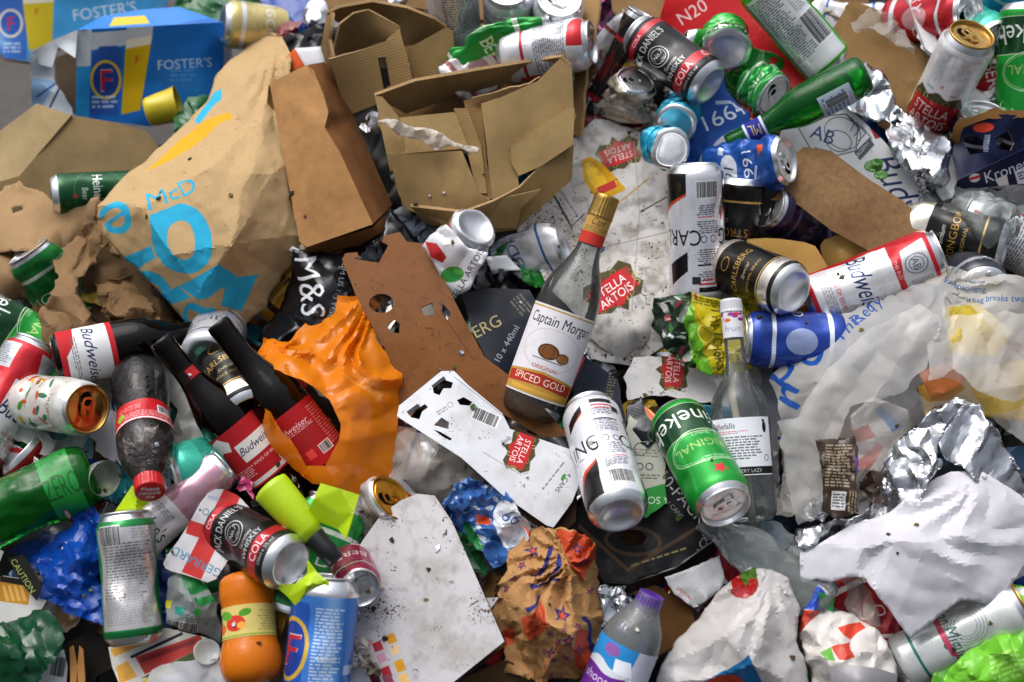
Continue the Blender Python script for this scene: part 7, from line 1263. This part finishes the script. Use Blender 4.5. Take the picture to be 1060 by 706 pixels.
# ------------------------------------------------------------------ small stuff wedged into the gaps
def fillers():
    rg = random.Random(2024)
    cols = ['8a8c90', '22262c', '1c3f7a', '7a1c20', '1d5a30', '6a4c30', 'b4b4b4', '2a2a2c', '8c6a42', '16181c', 'c8c4bc', '4a6a8a', '5a2a4a', 'a88a2c', '176070', 'd0d0d4']
    cn = {'8a8c90': 'grey', '22262c': 'charcoal', '1c3f7a': 'dark blue', '7a1c20': 'dark red', '1d5a30': 'bottle green', '6a4c30': 'brown', 'b4b4b4': 'silver grey', '2a2a2c': 'black', '8c6a42': 'tan', '16181c': 'glossy black', 'c8c4bc': 'off white', '4a6a8a': 'slate blue', '5a2a4a': 'plum', 'a88a2c': 'mustard', '176070': 'teal', 'd0d0d4': 'pale silver'}
    dirs = {(-1, 0): 'left of', (1, 0): 'right of', (0, -1): 'above', (0, 1): 'below'}
    used = set(); k = 0
    for gy in np.arange(-110, 850, 42):
        for gx in np.arange(-130, 1300, 46):
            x, y = gx + rg.uniform(-18, 18), gy + rg.uniform(-16, 16)
            if x * .75 + y < 200 or (x < 270 and y < 170) or (x < 130 and y < 240): continue
            k += 1; c = rg.choice(cols); s = rg.uniform(16, 30); n = rg.randint(5, 8); a0 = rg.uniform(0, 6.28)
            pts = [(x + s * rg.uniform(.6, 1.15) * math.cos(a0 + i * 6.283 / n), y + s * .8 * rg.uniform(.6, 1.15) * math.sin(a0 + i * 6.283 / n), rg.uniform(-.05, -.012)) for i in range(n)]
            kind = rg.choice(['wrapper', 'wrapper', 'cardboard_scrap', 'foil_scrap', 'plastic_scrap', 'paper_scrap'])
            if c in ('b4b4b4', 'd0d0d4', '8a8c90') and rg.random() < .5: kind = 'foil_scrap'
            m = {'wrapper': mat('plas', c, dirt=.15, rough=.25), 'cardboard_scrap': mat('card', rg.choice(('7c5c3a', '604426', '8c6c48'))), 'foil_scrap': mat('foil', rg.choice(('a8aab0', '88898e', c))), 'plastic_scrap': mat('plas', c, dirt=.1, rough=.35), 'paper_scrap': mat('paper', rg.choice(('b0aca4', '8a857c', c)), dirt=.5)}[kind]
            what = {'wrapper': '%s crumpled wrapper' % cn[c], 'cardboard_scrap': 'torn brown cardboard scrap', 'foil_scrap': 'crinkled foil scrap', 'plastic_scrap': '%s plastic scrap' % cn[c], 'paper_scrap': 'dirty paper scrap'}[kind]
            best = sorted(INFO, key=lambda q: math.hypot(q[0] - x, q[1] - y))[:7]; lab = None
            for q in best:
                dx, dy = x - q[0], y - q[1]; d = dirs[(int(math.copysign(1, dx)), 0) if abs(dx) > abs(dy) else (0, int(math.copysign(1, dy)))]
                for pre in ('', 'small '):
                    l = '%s%s wedged in the gap %s %s' % (pre, what, d, q[3])
                    if l not in used and len(l.split()) <= 16: lab = l; break
                if lab: break
            if not lab:
                q = best[0]; lab = 'flattened %s deep in the gap near %s' % (what, q[3])
                if lab in used: lab = 'half hidden %s deep under the litter near %s' % (what, best[1][3])
                if lab in used: continue
            used.add(lab)
            sheet(kind, pts, m, lab, kind.replace('_', ' '), step=4.5, cr=[(rg.uniform(12, 22), rg.uniform(.008, .02), rg.uniform(0, 180), 1.5), (6, .003)], lat=3, torn=2, sharp=15 if kind == 'foil_scrap' else 24, thick=.0012 if kind == 'cardboard_scrap' else 0, seed=1000 + k)
fillers()
def deep_cans():
    rg = random.Random(5); tx = [T_plain('b8b8bc', '7a2a2a', 'ALE', 1), T_plain('20409a', 'd0d4dc', 'COLD', 2), T_plain('9a1c24', 'e0d8d0', 'COLA', 3), T_plain('1c7a34', 'd8e0c8', 'LAGER', 4), T_plain('202024', 'b8a060', 'STOUT', 5), T_plain('c8a83a', '2a2a2a', 'TONIC', 6), T_plain('d4d4d8', '2a5a9a', 'SODA', 7)]
    nm = ['silver and maroon', 'dark blue', 'dark red', 'green', 'black and gold', 'mustard yellow', 'silver and blue']
    spots = [(20, 640, 'below the chips packet'), (75, 420, 'beside the fruit patterned can'), (60, 500, 'above the bright blue bag'), (180, 600, 'under the clear printed packet'), (250, 470, 'under the left brown bottle'), (345, 560, 'under the neon yellow shell'), (405, 470, 'under the murky clear bag'), (478, 590, 'below the blue and white wrapper'), (640, 590, 'under the black multipack box'), (715, 600, 'beside the pale silver packet'), (935, 240, 'under the white shield sheet'), (985, 110, 'behind the leaning white beer can'), (700, 330, 'under the yellow and green foil pack'), (540, 270, 'under the green leafy wrapper'), (640, 60, 'behind the upper black cola can'), (1040, 560, 'under the right end of the napkin'), (900, 640, 'under the napkin tip'), (60, 300, 'under the crumpled brown paper'), (440, 250, 'behind the brown fibreboard'), (300, 290, 'under the black lettered bag'), (880, 30, 'beside the wide cardboard flap'), (560, 480, 'under the white carrier card')]
    for k, (x, y, wh) in enumerate(spots):
        i = k % 7
        can(x, y, rg.uniform(0, 360), rg.uniform(-20, 30), -.028, tx[i], 'crushed %s can deep %s' % (nm[i], wh), roll=rg.uniform(0, 360), L=118, cr=dict(kx=(.8, .45, .8), fac=.008, fs=.02, bend=rg.uniform(-25, 25)), lrot=rg.uniform(0, 360))
deep_cans()

def crumbs():
    """tiny litter lying on the things: dropped onto whatever surface is there"""
    bpy.context.view_layer.update(); dg = bpy.context.evaluated_depsgraph_get(); rg = random.Random(77); used = set()
    pm_ = {'paper crumb': mat('paper', 'c9c6c0', dirt=.4), 'leaf crumb': mat('paper', '6a5a2a', dirt=.3), 'brown crumb': mat('paper', '4a3420'), 'foil crumb': mat('foil', 'b8bac0'), 'ash flake': mat('paper', '2a2826'), 'green leaf crumb': mat('plas', '3a5a20')}
    ks = list(pm_)
    for i in range(110):
        px, py = rg.uniform(20, 1040), rg.uniform(160, 695); d = ray(px, py).normalized()
        ok, loc, nor, _, ob, _ = SC.ray_cast(dg, CAM, d)
        if not ok or nor.dot(NRM) < .75 or ob.name.startswith('packed'): continue
        k = rg.choice(ks); s = rg.uniform(.0016, .0042); a = nor.cross(Vector((rg.uniform(-1, 1), rg.uniform(-1, 1), .1))).normalized(); b = nor.cross(a); n = rg.randint(4, 6)
        top = [a * math.cos(t * 6.283 / n) * s * rg.uniform(.5, 1.2) + b * math.sin(t * 6.283 / n) * s * rg.uniform(.5, 1.2) + nor * rg.uniform(.0006, .0022) for t in range(n)]
        V = top + [v - nor * .0012 for v in top] + [nor * .0018]; F_ = [(j, (j + 1) % n, 2 * n) for j in range(n)] + [(j, j + n, (j + 1) % n + n, (j + 1) % n) for j in range(n)] + [tuple(range(2 * n - 1, n - 1, -1))]
        top_o = ob
        while top_o.parent: top_o = top_o.parent
        q = sorted(INFO, key=lambda q: math.hypot(q[0] - px, q[1] - py))[:5]; lab = None
        for sz in ('tiny', 'very small', 'ragged little'):
            for e in q:
                l = '%s %s lying on the litter by %s' % (sz, k, e[3])
                if l not in used: lab = l; break
            if lab: break
        if not lab: continue
        used.add(lab); o = mk(k.replace(' ', '_'), V, F_, [pm_[k]], None, None, False, loc=loc); tag(o, lab, 'crumb')
crumbs()
